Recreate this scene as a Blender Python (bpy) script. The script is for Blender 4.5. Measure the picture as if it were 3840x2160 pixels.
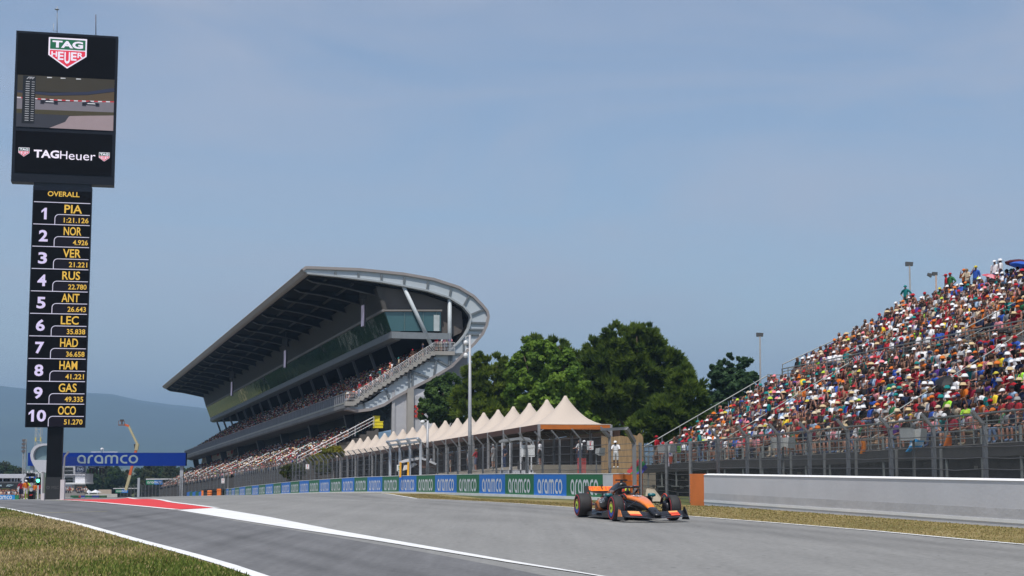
import bpy, bmesh, math, random
import numpy as np
from mathutils import Vector, Matrix
for o in list(bpy.data.objects): bpy.data.objects.remove(o)
SC = bpy.context.scene
COL = SC.collection
R = math.radians
# ---------------------------------------------------------------- camera, sky, sun, exposure
F, CX, CY, HZ, EYE = 5900.0, 1920.0, 1080.0, 1742.0, 1.6      # photograph: 3840 x 2160 px, horizon row, eye height
PITCH = math.atan((HZ - CY) / F)
cam_d = bpy.data.cameras.new('camera'); cam_d.sensor_width = 36; cam_d.lens = F / 3840 * 36
cam_d.clip_start = .1; cam_d.clip_end = 30000
cam = bpy.data.objects.new('camera', cam_d); COL.objects.link(cam)
cam.location = (0, 0, EYE); cam.rotation_euler = (math.pi / 2 + PITCH, 0, 0)
SC.camera = cam
SUN = Vector((-.10, -.49, 1.0)).normalized()                     # towards the sun
sl = bpy.data.lights.new('sun', 'SUN'); sl.energy = 4.3; sl.angle = R(.55); sl.color = (1, .955, .89)
so = bpy.data.objects.new('sun', sl); COL.objects.link(so)
so.rotation_euler = (-SUN).to_track_quat('-Z', 'Y').to_euler()
W = bpy.data.worlds.new('World'); SC.world = W; W.use_nodes = True
nt = W.node_tree; nt.nodes.clear()
sky = nt.nodes.new('ShaderNodeTexSky'); sky.sky_type = 'NISHITA'; sky.sun_disc = False
sky.sun_elevation = math.asin(SUN.z); sky.sun_rotation = math.pi - math.atan2(SUN.x, -SUN.y)
sky.air_density = 1.0; sky.dust_density = 1.0; sky.ozone_density = 1.5; sky.altitude = 100
tc = nt.nodes.new('ShaderNodeTexCoord'); mp = nt.nodes.new('ShaderNodeMapping')
mp.inputs['Scale'].default_value = (2.0, 2.0, 9); mp.inputs['Rotation'].default_value = (0, R(14), 0)
n1 = nt.nodes.new('ShaderNodeTexNoise'); n1.inputs['Scale'].default_value = 1.6; n1.inputs['Detail'].default_value = 7; n1.inputs['Roughness'].default_value = .55; n1.inputs['Distortion'].default_value = .6
rm = nt.nodes.new('ShaderNodeMapRange'); rm.inputs[1].default_value = .40; rm.inputs[2].default_value = .70; rm.inputs[3].default_value = .12; rm.inputs[4].default_value = .62
mx = nt.nodes.new('ShaderNodeMix'); mx.data_type = 'RGBA'; mx.inputs[7].default_value = (4.2, 4.3, 4.95, 1)   # thin cirrus
bg = nt.nodes.new('ShaderNodeBackground'); bg.inputs[1].default_value = .128
wo = nt.nodes.new('ShaderNodeOutputWorld')
L = nt.links.new
L(tc.outputs['Generated'], mp.inputs[0]); L(mp.outputs[0], n1.inputs[0]); L(n1.outputs[0], rm.inputs[0]); L(rm.outputs[0], mx.inputs[0])
L(sky.outputs[0], mx.inputs[6]); L(mx.outputs[2], bg.inputs[0]); L(bg.outputs[0], wo.inputs[0])
SC.view_settings.view_transform = 'Standard'; SC.view_settings.look = 'None'
SC.view_settings.exposure = 0.0; SC.view_settings.gamma = 1.0
SC.render.engine = 'CYCLES'
cy = SC.cycles; cy.max_bounces = 6; cy.diffuse_bounces = 3; cy.glossy_bounces = 3; cy.transparent_max_bounces = 24
cy.volume_bounces = 0; cy.use_denoising = True
try: cy.denoiser = 'OPENIMAGEDENOISE'
except Exception: pass

# ---------------------------------------------------------------- helpers
def ray(px, py):
    u, v = (px - CX) / F, (CY - py) / F
    c, s = math.cos(PITCH), math.sin(PITCH)
    return Vector((u, c - v * s, s + v * c))
def P(px, py, Y):                                               # the point at distance Y ahead seen at that pixel of the photograph
    d = ray(px, py); k = Y / d.y
    return Vector((d.x * k, Y, EYE + d.z * k))
def on_plane(px, py, o, n):
    d = ray(px, py); k = (Vector(o) - Vector((0, 0, EYE))).dot(n) / d.dot(n)
    return Vector((0, 0, EYE)) + d * k
def lerp(a, b, t): return a + (b - a) * t
def ss(a, b, x):
    t = max(0, min(1, (x - a) / (b - a))); return t * t * (3 - 2 * t)
_PY = [-200, 60, 75, 88, 103, 126, 151, 184, 283, 400, 520, 700, 20000]
_PZ = [0, 0, -.03, -.13, -.27, -.62, -1.16, -2.05, -4.15, -7.2, -9.6, -10.5, -10.5]
_WY = [0, 75, 88, 103, 126, 151, 184, 283, 400, 700, 20000]
_WX = [30, 4.4, -.39, -5.05, -12.6, -20.4, -31.2, -55.5, -90, -190, -6000]
def prof(Y): return float(np.interp(Y, _PY, _PZ))
_gy = np.arange(-200, 1001, 4.0)
_gz = np.interp(_gy, _PY, _PZ)
_gz = np.convolve(np.pad(_gz, 3, mode='edge'), np.ones(7) / 7, 'valid')       # smooth vertical curve of the track
def gz(X, Y):                                                   # ground height: level here, falling away down the straight, banked to the left
    z = float(np.interp(Y, _gy, _gz)) if Y < 1000 else -10.5
    k = ss(68, 112, Y)
    if k > 0:
        d = max(-60.0, min(0.0, X - float(np.interp(Y, _WY, _WX))))
        z += .02 * d * k
    return z
def G(px, py, far=420):                                         # the ground point seen at that pixel
    d = ray(px, py)
    lo = 2.0; k = lo
    while k < far:
        if EYE + d.z * k < gz(d.x * k, d.y * k): break
        lo = k; k *= 1.01
    else:
        return Vector((d.x * far, d.y * far, gz(d.x * far, d.y * far)))
    hi = k
    for _ in range(30):
        m = (lo + hi) / 2
        if EYE + d.z * m < gz(d.x * m, d.y * m): hi = m
        else: lo = m
    return Vector((d.x * hi, d.y * hi, gz(d.x * hi, d.y * hi)))

WC = {}                                                          # world offset of a thing, for children written in world coordinates
_MATS = {}
def nd(t, kind, **kw):
    n = t.nodes.new('ShaderNode' + kind)
    for k, v in kw.items(): n.inputs[k].default_value = v
    return n
def M(name, col=(.5, .5, .5), rough=.6, metal=0, var=.12, scale=2.0, bump=0, bscale=20, spec=.5, emit=0, objcol=False, attr=None, coat=0, detail=4, stretch=None, trans=0):
    if name in _MATS: return _MATS[name]
    m = bpy.data.materials.new(name); _MATS[name] = m; m.use_nodes = True
    t = m.node_tree; b = t.nodes['Principled BSDF']
    b.inputs['Roughness'].default_value = rough; b.inputs['Metallic'].default_value = metal
    b.inputs['Specular IOR Level'].default_value = spec; b.inputs['Coat Weight'].default_value = coat
    c4 = (*col, 1)
    co = t.nodes.new('ShaderNodeTexCoord'); src = co.outputs['Object']
    if stretch:
        q = nd(t, 'Mapping'); q.inputs['Scale'].default_value = stretch; t.links.new(src, q.inputs[0]); src = q.outputs[0]
    if objcol: base = t.nodes.new('ShaderNodeObjectInfo').outputs['Color']
    elif attr:
        a = t.nodes.new('ShaderNodeAttribute'); a.attribute_name = attr; base = a.outputs['Color']
    else:
        g = t.nodes.new('ShaderNodeRGB'); g.outputs[0].default_value = c4; base = g.outputs[0]
    if var > 0:
        n = nd(t, 'TexNoise', Scale=scale, Detail=detail, Roughness=.6); t.links.new(src, n.inputs[0])
        r = nd(t, 'MapRange'); r.inputs[1].default_value = .25; r.inputs[2].default_value = .75; r.inputs[3].default_value = 1 - var; r.inputs[4].default_value = 1 + var
        t.links.new(n.outputs[0], r.inputs[0])
        mul = t.nodes.new('ShaderNodeVectorMath'); mul.operation = 'SCALE'
        t.links.new(base, mul.inputs[0]); t.links.new(r.outputs[0], mul.inputs['Scale']); base = mul.outputs[0]
    t.links.new(base, b.inputs['Base Color'])
    if bump > 0:
        n2 = nd(t, 'TexNoise', Scale=bscale, Detail=3); t.links.new(src, n2.inputs[0])
        bp = nd(t, 'Bump', Strength=bump, Distance=.02); t.links.new(n2.outputs[0], bp.inputs['Height']); t.links.new(bp.outputs[0], b.inputs['Normal'])
    if emit > 0:
        t.links.new(base, b.inputs['Emission Color']); b.inputs['Emission Strength'].default_value = emit
    if trans > 0:
        tr = nd(t, 'BsdfTranslucent'); t.links.new(base, tr.inputs[0]); ms = nd(t, 'MixShader', Fac=trans)
        t.links.new(b.outputs[0], ms.inputs[1]); t.links.new(tr.outputs[0], ms.inputs[2])
        t.links.new(ms.outputs[0], t.nodes['Material Output'].inputs[0])
    return m
def tag(o, label=None, cat=None, group=None, kind=None):
    if label: o['label'] = label
    if cat: o['category'] = cat
    if group: o['group'] = group
    if kind: o['kind'] = kind
    return o
def empty(name, loc, label=None, cat=None, group=None, rz=0):
    o = bpy.data.objects.new(name, None); COL.objects.link(o); o.location = loc; o.rotation_euler = (0, 0, rz); o.empty_display_size = .3
    WC[o.name] = Vector(loc)
    return tag(o, label, cat, group)
def link(name, me, mats, parent=None, org=None):
    o = bpy.data.objects.new(name, me); COL.objects.link(o)
    for m in (mats if isinstance(mats, (list, tuple)) else [mats]): me.materials.append(m)
    if parent is not None:
        o.parent = parent; WC[o.name] = WC.get(parent.name, Vector())
    elif org is not None: o.location = org; WC[o.name] = Vector(org)
    return o
class MB:
    """collects faces, then links them as one mesh object"""
    def __init__(s): s.v = []; s.f = []; s.m = []; s.c = []; s.sm = []
    def add(s, vs, fs, mi=0, col=None, smooth=False):
        b = len(s.v); s.v += [tuple(v) for v in vs]
        for f in fs: s.f.append([i + b for i in f]); s.m.append(mi); s.c.append(col); s.sm.append(smooth)
        return s
    def quad(s, a, b, c, d, mi=0, col=None): return s.add([a, b, c, d], [(0, 1, 2, 3)], mi, col)
    def poly(s, pts, mi=0, col=None): return s.add(pts, [tuple(range(len(pts)))], mi, col)
    def box(s, c, size, ax=None, mi=0, col=None):                 # ax: three axis vectors
        c = Vector(c); ax = ax or (Vector((1, 0, 0)), Vector((0, 1, 0)), Vector((0, 0, 1)))
        h = [Vector(a) * (k / 2) for a, k in zip(ax, size)]
        vs = [c + h[0] * i + h[1] * j + h[2] * k for i in (-1, 1) for j in (-1, 1) for k in (-1, 1)]
        return s.add(vs, [(0, 1, 3, 2), (4, 6, 7, 5), (0, 4, 5, 1), (2, 3, 7, 6), (0, 2, 6, 4), (1, 5, 7, 3)], mi, col)
    def bar(s, a, b, w, h=None, mi=0, up=(0, 0, 1), col=None):     # rectangular bar from a to b
        a, b = Vector(a), Vector(b); d = b - a; l = d.length; d = d / max(l, 1e-9)
        x = d.cross(Vector(up))
        if x.length < 1e-4: x = d.cross(Vector((1, 0, 0)))
        x.normalize(); y = x.cross(d)
        return s.box((a + b) / 2, (w, l, h or w), (x, d, y), mi, col)
    def tube(s, pts, r, n=6, mi=0, col=None, cap=True):
        pts = [Vector(p) for p in pts]; rs = r if isinstance(r, (list, tuple)) else [r] * len(pts)
        vs = []; fs = []
        ref = None
        for i, p in enumerate(pts):
            d = (pts[min(i + 1, len(pts) - 1)] - pts[max(i - 1, 0)]).normalized()
            if ref is None: ref = Vector((0, 0, 1)) if abs(d.z) < .9 else Vector((1, 0, 0))
            x = d.cross(ref).normalized(); y = x.cross(d).normalized(); ref = -y if False else y
            for k in range(n):
                a = 2 * math.pi * k / n
                vs.append(p + (x * math.cos(a) + y * math.sin(a)) * rs[i])
        for i in range(len(pts) - 1):
            for k in range(n): fs.append((i * n + k, i * n + (k + 1) % n, (i + 1) * n + (k + 1) % n, (i + 1) * n + k))
        if cap: fs += [tuple(range(n - 1, -1, -1)), tuple((len(pts) - 1) * n + k for k in range(n))]
        return s.add(vs, fs, mi, col, smooth=n > 5)
    def loft(s, rings, mi=0, cap=True, smooth=True, closed=True, col=None):
        n = len(rings[0]); vs = [p for r_ in rings for p in r_]; fs = []
        for i in range(len(rings) - 1):
            for k in range(n if closed else n - 1): fs.append((i * n + k, i * n + (k + 1) % n, (i + 1) * n + (k + 1) % n, (i + 1) * n + k))
        if cap and closed: fs += [tuple(range(n - 1, -1, -1)), tuple((len(rings) - 1) * n + k for k in range(n))]
        return s.add(vs, fs, mi, col, smooth)
    def prism(s, pts, d, mi=0, col=None, smooth=False):            # extrude a 3-D polygon along vector d
        n = len(pts); a = [Vector(p) for p in pts]; b = [p + Vector(d) for p in a]
        return s.add(a + b, [tuple(range(n - 1, -1, -1)), tuple(range(n, 2 * n))] + [(k, (k + 1) % n, n + (k + 1) % n, n + k) for k in range(n)], mi, col, smooth)
    def lathe(s, prof_, c, axis='z', n=24, mi=0, col=None, cap=True):        # prof_: (radius, height)
        rings = []
        for r_, h in prof_:
            ring = []
            for k in range(n):
                a = 2 * math.pi * k / n; x, y = r_ * math.cos(a), r_ * math.sin(a)
                q = (x, y, h) if axis == 'z' else (h, x, y) if axis == 'x' else (x, h, y)
                ring.append(Vector(c) + Vector(q))
            rings.append(ring)
        return s.loft(rings, mi, cap=cap, col=col)
    def text(s, vf, mapf, mi=0, col=None):                         # a third coordinate lifts a stroke that overlaps another
        if len(vf[0][0]) == 2: return s.add([mapf(x, y) for x, y in vf[0]], vf[1], mi, col)
        o = Vector(mapf(0, 0)); n = (Vector(mapf(1, 0)) - o).cross(Vector(mapf(0, 1)) - o).normalized()
        return s.add([Vector(mapf(x, y)) + n * (.003 * k) for x, y, k in vf[0]], vf[1], mi, col)
    def build(s, name, mats, parent=None, org=None):
        if parent is None and org is None:
            a = np.array(s.v); org = Vector(((a[:, 0].min() + a[:, 0].max()) / 2, (a[:, 1].min() + a[:, 1].max()) / 2, a[:, 2].min()))
        off = WC.get(parent.name, Vector()) if parent is not None else Vector(org)
        me = bpy.data.meshes.new(name)
        me.from_pydata([(x - off[0], y - off[1], z - off[2]) for x, y, z in s.v], [], s.f)
        me.polygons.foreach_set('material_index', s.m)
        me.polygons.foreach_set('use_smooth', s.sm)
        if any(c is not None for c in s.c):
            a = me.attributes.new('col', 'FLOAT_COLOR', 'FACE')
            a.data.foreach_set('color', np.array([(*(c or (1, 1, 1)), 1) for c in s.c], dtype=np.float32).ravel())
        me.update()
        return link(name, me, mats, parent, org)
def np_mesh(name, V, Fq, cols, mats, parent=None, org=None, smooth=False):    # big meshes from arrays: V (n,3), Fq (m,k)
    me = bpy.data.meshes.new(name); n, (m, k) = len(V), Fq.shape
    off = np.array(WC.get(parent.name, Vector()) if parent is not None else (org or (0, 0, 0)))
    me.vertices.add(n); me.vertices.foreach_set('co', (V - off).astype(np.float32).ravel())
    me.loops.add(m * k); me.loops.foreach_set('vertex_index', Fq.astype(np.int32).ravel())
    me.polygons.add(m); me.polygons.foreach_set('loop_start', np.arange(0, m * k, k, dtype=np.int32))
    if smooth: me.polygons.foreach_set('use_smooth', np.ones(m, dtype=bool))
    if cols is not None:
        a = me.attributes.new('col', 'FLOAT_COLOR', 'FACE')
        a.data.foreach_set('color', np.hstack([cols, np.ones((m, 1))]).astype(np.float32).ravel())
    me.update(calc_edges=True); me.validate()
    return link(name, me, mats, parent, org if parent is None else None)
KIDS = {}
def copy_tree(o, parent=None):
    c = o.copy(); COL.objects.link(c)
    if parent is not None: c.parent = parent
    for ch in o.children: copy_tree(ch, c)
    return c
# lettering
_TX = {}
def text2d(st, bold=0.0):                                       # flat lettering: [(x, y)], faces; cap height about .7
    k = (st, bold)
    if k in _TX: return _TX[k]
    cu = bpy.data.curves.new('lettering', 'FONT'); cu.body = st; cu.offset = bold; cu.resolution_u = 3
    ob = bpy.data.objects.new('lettering', cu); COL.objects.link(ob)
    bpy.context.view_layer.update()
    me = ob.evaluated_get(bpy.context.evaluated_depsgraph_get()).to_mesh()
    vs = [(v.co.x, v.co.y) for v in me.vertices]; fs = [tuple(p.vertices) for p in me.polygons]
    ob.evaluated_get(bpy.context.evaluated_depsgraph_get()).to_mesh_clear()
    bpy.data.objects.remove(ob); bpy.data.curves.remove(cu)
    x0 = min(v[0] for v in vs); x1 = max(v[0] for v in vs); y0 = min(v[1] for v in vs); y1 = max(v[1] for v in vs)
    _TX[k] = ([((x - x0), (y - y0)) for x, y in vs], fs, x1 - x0, y1 - y0)
    return _TX[k]
def text_fit(st, u0, v0, u1, v1, bold=0.0):                      # scaled to a rectangle
    vs, fs, w, h = text2d(st, bold)
    return [(u0 + x / w * (u1 - u0), v0 + y / h * (v1 - v0)) for x, y in vs], fs
def ribbon(pts, w, closed=False):
    n = len(pts); vs = []; fs = []
    for i, p in enumerate(pts):
        a = pts[(i - 1) % n] if closed or i > 0 else p; b = pts[(i + 1) % n] if closed or i < n - 1 else p
        dx, dy = b[0] - a[0], b[1] - a[1]; l = math.hypot(dx, dy) or 1
        nx, ny = -dy / l * w / 2, dx / l * w / 2
        vs += [(p[0] + nx, p[1] + ny), (p[0] - nx, p[1] - ny)]
    for i in range(n if closed else n - 1):
        j = (i + 1) % n; fs.append((2 * i, 2 * i + 1, 2 * j + 1, 2 * j))
    return vs, fs
def arc(cx, cy_, rx, ry, a0, a1, n=10): return [(cx + rx * math.cos(R(lerp(a0, a1, i / n))), cy_ + ry * math.sin(R(lerp(a0, a1, i / n)))) for i in range(n + 1)]
def rounded_word():                                              # the rounded five-letter-shape wordmark of the barrier and gantry, x-height 1
    w = .19; h = w / 2; parts = []; x = 0.0
    def put(st, cl=False, k=0):
        v, f = ribbon(st, w, cl); parts.append(([(p[0], p[1], k) for p in v], f))
    def a(x):
        put(arc(x + .42, .5, .42 - h, .5 - h, 0, 180, 10) + arc(x + .42, .5, .42 - h, .5 - h, 180, 270, 6)[1:] + [(x + .84 - h, h)])
        put([(x + .84 - h, 0), (x + .84 - h, .5)], k=1)
        return x + 1.0
    def r(x): put([(x + h, 0), (x + h, .5)] + arc(x + .42, .5, .42 - h, .5 - h, 180, 90, 6)[1:] + [(x + .5, 1 - h)]); return x + .62
    def m(x):
        put([(x + h, 0), (x + h, .6)] + arc(x + .36, .64, .36 - h, .36 - h, 180, 0, 8) + [(x + .72 - h, 0)])
        put([(x + .72 - h, .6)] + arc(x + .72 - w + .36, .64, .36 - h, .36 - h, 180, 0, 8)[1:] + [(x + 1.44 - w - h, 0)], k=1)
        return x + 1.42
    def c(x): put([(x + .68, 1 - h)] + arc(x + .45, .5, .45 - h, .5 - h, 95, 265, 12) + [(x + .68, h)]); return x + .8
    def o(x): put(arc(x + .45, .5, .45 - h, .5 - h, 0, 348, 18), True); return x + .9
    x = a(x); x = r(x); x = a(x); x = m(x); x = c(x); x = o(x)
    vs = []; fs = []
    for v, f in parts: b = len(vs); vs += v; fs += [tuple(i + b for i in q) for q in f]
    return [(p / x, q, k) for p, q, k in vs], fs, x                    # width normalised to 1
WORD = rounded_word()
rng = random.Random(11)
NR = np.random.default_rng(5)
# ---------------------------------------------------------------- ground, track and its painted markings
def ground_mat(name, c1, c2, c3, scale, bump=.3):
    m = bpy.data.materials.new(name); m.use_nodes = True; t = m.node_tree; b = t.nodes['Principled BSDF']; b.inputs['Roughness'].default_value = .95; b.inputs['Specular IOR Level'].default_value = .15
    co = t.nodes.new('ShaderNodeTexCoord')
    n1 = nd(t, 'TexNoise', Scale=scale, Detail=6, Roughness=.62); n2 = nd(t, 'TexNoise', Scale=scale * 14, Detail=4, Roughness=.7)
    t.links.new(co.outputs['Object'], n1.inputs[0]); t.links.new(co.outputs['Object'], n2.inputs[0])
    add = t.nodes.new('ShaderNodeMath'); add.operation = 'MULTIPLY_ADD'; add.inputs[1].default_value = .5
    t.links.new(n2.outputs[0], add.inputs[0]); t.links.new(n1.outputs[0], add.inputs[2])
    r = t.nodes.new('ShaderNodeValToRGB'); e = r.color_ramp.elements
    e[0].position = .55; e[0].color = (*c1, 1); e[1].position = .95; e[1].color = (*c3, 1)
    x = e.new(.74); x.color = (*c2, 1)
    t.links.new(add.outputs[0], r.inputs[0]); t.links.new(r.outputs[0], b.inputs['Base Color'])
    bp = nd(t, 'Bump', Strength=bump, Distance=.05); t.links.new(n2.outputs[0], bp.inputs['Height']); t.links.new(bp.outputs[0], b.inputs['Normal'])
    _MATS[name] = m; return m
def asphalt_mat(name, c, streak, spots):
    m = bpy.data.materials.new(name); m.use_nodes = True; t = m.node_tree; b = t.nodes['Principled BSDF']; b.inputs['Roughness'].default_value = .85; b.inputs['Specular IOR Level'].default_value = .25
    co = t.nodes.new('ShaderNodeTexCoord')
    def noise(scale, det, st=None, rot=0):
        n = nd(t, 'TexNoise', Scale=scale, Detail=det, Roughness=.65)
        if st:
            q = nd(t, 'Mapping'); q.inputs['Scale'].default_value = st; q.inputs['Rotation'].default_value = (0, 0, R(rot)); t.links.new(co.outputs['Object'], q.inputs[0]); t.links.new(q.outputs[0], n.inputs[0])
        else: t.links.new(co.outputs['Object'], n.inputs[0])
        return n.outputs[0]
    def rng_(o, a, b_, lo, hi):
        r = nd(t, 'MapRange'); r.inputs[1].default_value = a; r.inputs[2].default_value = b_; r.inputs[3].default_value = lo; r.inputs[4].default_value = hi; t.links.new(o, r.inputs[0]); return r.outputs[0]
    def mul(a, b_):
        x = t.nodes.new('ShaderNodeMath'); x.operation = 'MULTIPLY'; t.links.new(a, x.inputs[0]); t.links.new(b_, x.inputs[1]); return x.outputs[0]
    big = rng_(noise(.09, 5), .3, .7, .9, 1.1)
    fine = rng_(noise(7, 6), .3, .7, .82, 1.18)
    strk = rng_(noise(1.6, 5, (1, .035, 1), -14), .35, .75, 1.0 + streak * .3, 1.0 - streak)
    sp = rng_(noise(4.2, 1), .245, .285, 1.0 - spots, 1.0)
    ra = t.nodes.new('ShaderNodeAttribute'); ra.attribute_name = 'rub'
    inv = t.nodes.new('ShaderNodeMath'); inv.operation = 'MULTIPLY_ADD'; inv.inputs[1].default_value = -1; inv.inputs[2].default_value = 1; t.links.new(mul(ra.outputs['Fac'], rng_(noise(.8, 5, (1, .06, 1), -14), .3, .7, .35, 1.5)), inv.inputs[0])
    k = mul(mul(mul(big, fine), mul(strk, sp)), inv.outputs[0])
    g = t.nodes.new('ShaderNodeRGB'); g.outputs[0].default_value = (*c, 1)
    v = t.nodes.new('ShaderNodeVectorMath'); v.operation = 'SCALE'; t.links.new(g.outputs[0], v.inputs[0]); t.links.new(k, v.inputs['Scale'])
    t.links.new(v.outputs[0], b.inputs['Base Color'])
    bp = nd(t, 'Bump', Strength=.25, Distance=.01); t.links.new(noise(60, 3), bp.inputs['Height']); t.links.new(bp.outputs[0], b.inputs['Normal'])
    _MATS[name] = m; return m
ground_mat('dry_ground', (.055, .075, .022), (.085, .10, .034), (.15, .135, .06), .12)
ground_mat('infield_grass', (.10, .125, .028), (.20, .18, .07), (.34, .265, .13), .22, .5)
ground_mat('verge_grass', (.14, .13, .04), (.23, .185, .075), (.32, .25, .12), .35, .5)
asphalt_mat('track_asphalt', (.235, .232, .222), .13, .55)
asphalt_mat('exit_asphalt', (.155, .155, .158), .30, .2)
M('line_paint', (.74, .74, .73), .7, var=.10, scale=1.2)
M('red_paint', (.62, .035, .035), .75, var=.10, scale=.8)
M('yellow_paint', (.45, .40, .12), .8)

def sheet(name, mat, xs, ys, dz, kind='structure'):
    V = [(x, y, gz(x, y) + dz) for y in ys for x in xs]
    n = len(xs); m = MB(); m.add(V, [(j * n + i, j * n + i + 1, (j + 1) * n + i + 1, (j + 1) * n + i) for j in range(len(ys) - 1) for i in range(n - 1)], smooth=True)
    return tag(m.build(name, mat, org=(0, 0, 0)), kind=kind)
def around(a, b, c, far, step):                                 # fine between a and b, stretching outwards to +-far
    mid = list(np.arange(a, b + .01, step)); lo = []; hi = []; s = step; x = a
    while x > -far: s *= 1.35; x -= s; lo.append(x)
    s = step; x = b
    while x < far: s *= 1.35; x += s; hi.append(x)
    return lo[::-1] + mid + hi
sheet('ground', _MATS['dry_ground'], around(-120, 40, 0, 14000, 4), around(-20, 420, 0, 14000, 4), -.03)
def resample(pts, n):
    pts = [Vector(p) for p in pts]; d = [0]
    for a, b in zip(pts, pts[1:]): d.append(d[-1] + (b - a).length)
    out = []
    for i in range(n):
        t = d[-1] * i / (n - 1); k = 0
        while k < len(d) - 2 and d[k + 1] < t: k += 1
        out.append(pts[k].lerp(pts[k + 1], (t - d[k]) / max(1e-9, d[k + 1] - d[k])))
    return out
def strip(name, mat, left, right, dz, n=90, m=14, rub=None):   # a sheet that follows the ground between two lines
    A, B = resample(left, n), resample(right, n); V = []
    for a, b in zip(A, B):
        for k in range(m + 1):
            p = a.lerp(b, k / m); V.append((p.x, p.y, gz(p.x, p.y) + dz))
    mb = MB(); mb.add(V, [(i * (m + 1) + k, i * (m + 1) + k + 1, (i + 1) * (m + 1) + k + 1, (i + 1) * (m + 1) + k) for i in range(n - 1) for k in range(m)], smooth=True)
    o = mb.build(name, mat, org=(0, 0, 0))
    if rub:
        at = o.data.attributes.new('rub', 'FLOAT', 'POINT'); at.data.foreach_set('value', np.array([sum(a * math.exp(-((k / m - c) / w) ** 2) for c, w, a in rub) for _ in range(n) for k in range(m + 1)], dtype=np.float32))
    return tag(o, kind='structure')
def GL(pts): return [G(x, y) for x, y in pts]
FAR_R = [(-57, 290), (-84, 380)]; FAR_L = [(-72, 290), (-100, 380)]
edge_right = [(30, -30), (19, 4)]
edge_right = [Vector((x, y, 0)) for x, y in edge_right] + GL([(3840, 2045), (3187, 1983.6), (2576, 1936), (2106, 1901), (1920, 1888), (1560, 1870)]) + \
    [Vector((float(np.interp(y, _WY, _WX)) - 1.0, y, 0)) for y in (112, 126, 151, 184, 230, 283, 380)]
edge_exit_l = [Vector((14, -30, 0)), Vector((-1.2, 8, 0))] + GL([(991, 2162), (708, 2078), (522, 2029), (298, 1966), (0, 1903), (-260, 1880)]) + [Vector((-75, 120, 0)), Vector((-95, 200, 0))]
mid_low = GL([(2233, 2160), (1920, 2113), (1416, 2030), (1118, 1986), (894, 1951), (663, 1913.5), (395, 1888), (216, 1878)])
mid_up = GL([(2248, 2160), (1920, 2105.5), (1416, 2017), (1267, 1991), (1006, 1939), (805, 1906), (640, 1885), (477, 1867.5)])
track_l = [Vector((22, -30, 0)), Vector((6.6, 8, 0))] + [lerp(a, b, .5) for a, b in zip(mid_low, mid_up)] + [Vector((-66, 150, 0)), Vector((-76, 200, 0)), Vector((-92, 283, 0)), Vector((-115, 380, 0))]
track_l = [p + Vector((-1.5, 0, 0)) for p in track_l]
strip('track', _MATS['track_asphalt'], track_l, edge_right, 0.0, 120, 60, rub=[(.90, .03, .26), (.80, .045, .20), (.66, .02, .08), (.55, .07, .09), (.30, .05, .07)])
seam = [Vector((24, -30, 0)), Vector((8.2, 8, 0))] + GL([(2100, 2172), (1920, 2134), (1640, 2080), (1118, 1991), (894, 1956), (663, 1915), (395, 1889), (216, 1878)]) + [Vector((-60, 140, 0)), Vector((-90, 200, 0))]
strip('pit_exit_road', _MATS['exit_asphalt'], edge_exit_l, seam, .004, 120, 40, rub=[(.30, .06, .18), (.55, .07, .22), (.80, .05, .10)])
strip('infield_grass', _MATS['infield_grass'], [Vector((-60, -30, 0)), Vector((-60, 20, 0)), Vector((-70, 60, 0)), Vector((-110, 120, 0))], edge_exit_l[:-1], .0, 60, 24)
verge_far = []
strip('verge_grass', _MATS['verge_grass'], edge_right[:-2], [p + Vector((6 if p.y < 70 else 3.2, 0, 0)) for p in edge_right[:-2]], .008, 90, 8)
def line(name, pts, w, dz, mat='line_paint', n=90):
    A = resample(pts, n); V = []
    for i, p in enumerate(A):
        d = (A[min(i + 1, n - 1)] - A[max(0, i - 1)]); d = Vector((-d.y, d.x, 0)).normalized() * w / 2
        for q in (p + d, p - d): V.append((q.x, q.y, gz(q.x, q.y) + dz))
    mb = MB(); mb.add(V, [(2 * i, 2 * i + 1, 2 * i + 3, 2 * i + 2) for i in range(n - 1)])
    return tag(mb.build(name, _MATS[mat], org=(0, 0, 0)), kind='structure')
line('track_edge_line', edge_right, .16, .014)
line('pit_exit_edge_line', edge_exit_l, .24, .014)
line('pit_exit_yellow_line', GL([(134, 1925), (402, 1919)]), .09, .014, 'yellow_paint', 6)
near_low = [Vector((21.7, -30, 0)), Vector((6.4, 8, 0))] + mid_low
near_up = [Vector((21.9, -30, 0)), Vector((6.6, 8, 0))] + mid_up
strip('pit_exit_white_triangle', _MATS['line_paint'], near_low[:8], near_up[:8], .014, 70, 6)
# the painted red tongue between the two white lines
strip('red_painted_tongue', _MATS['red_paint'], GL([(663, 1911.6), (395, 1885.5), (216, 1875)]), GL([(803, 1906), (640, 1886), (480, 1868)]), .014, 40, 8)
line('tongue_edge_line', GL([(663, 1912.4), (395, 1887), (216, 1876.2)]), .28, .020, n=30)
line('tongue_far_line', GL([(812, 1905.5), (640, 1884), (477, 1866.5)]), .26, .020, n=30)

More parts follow.
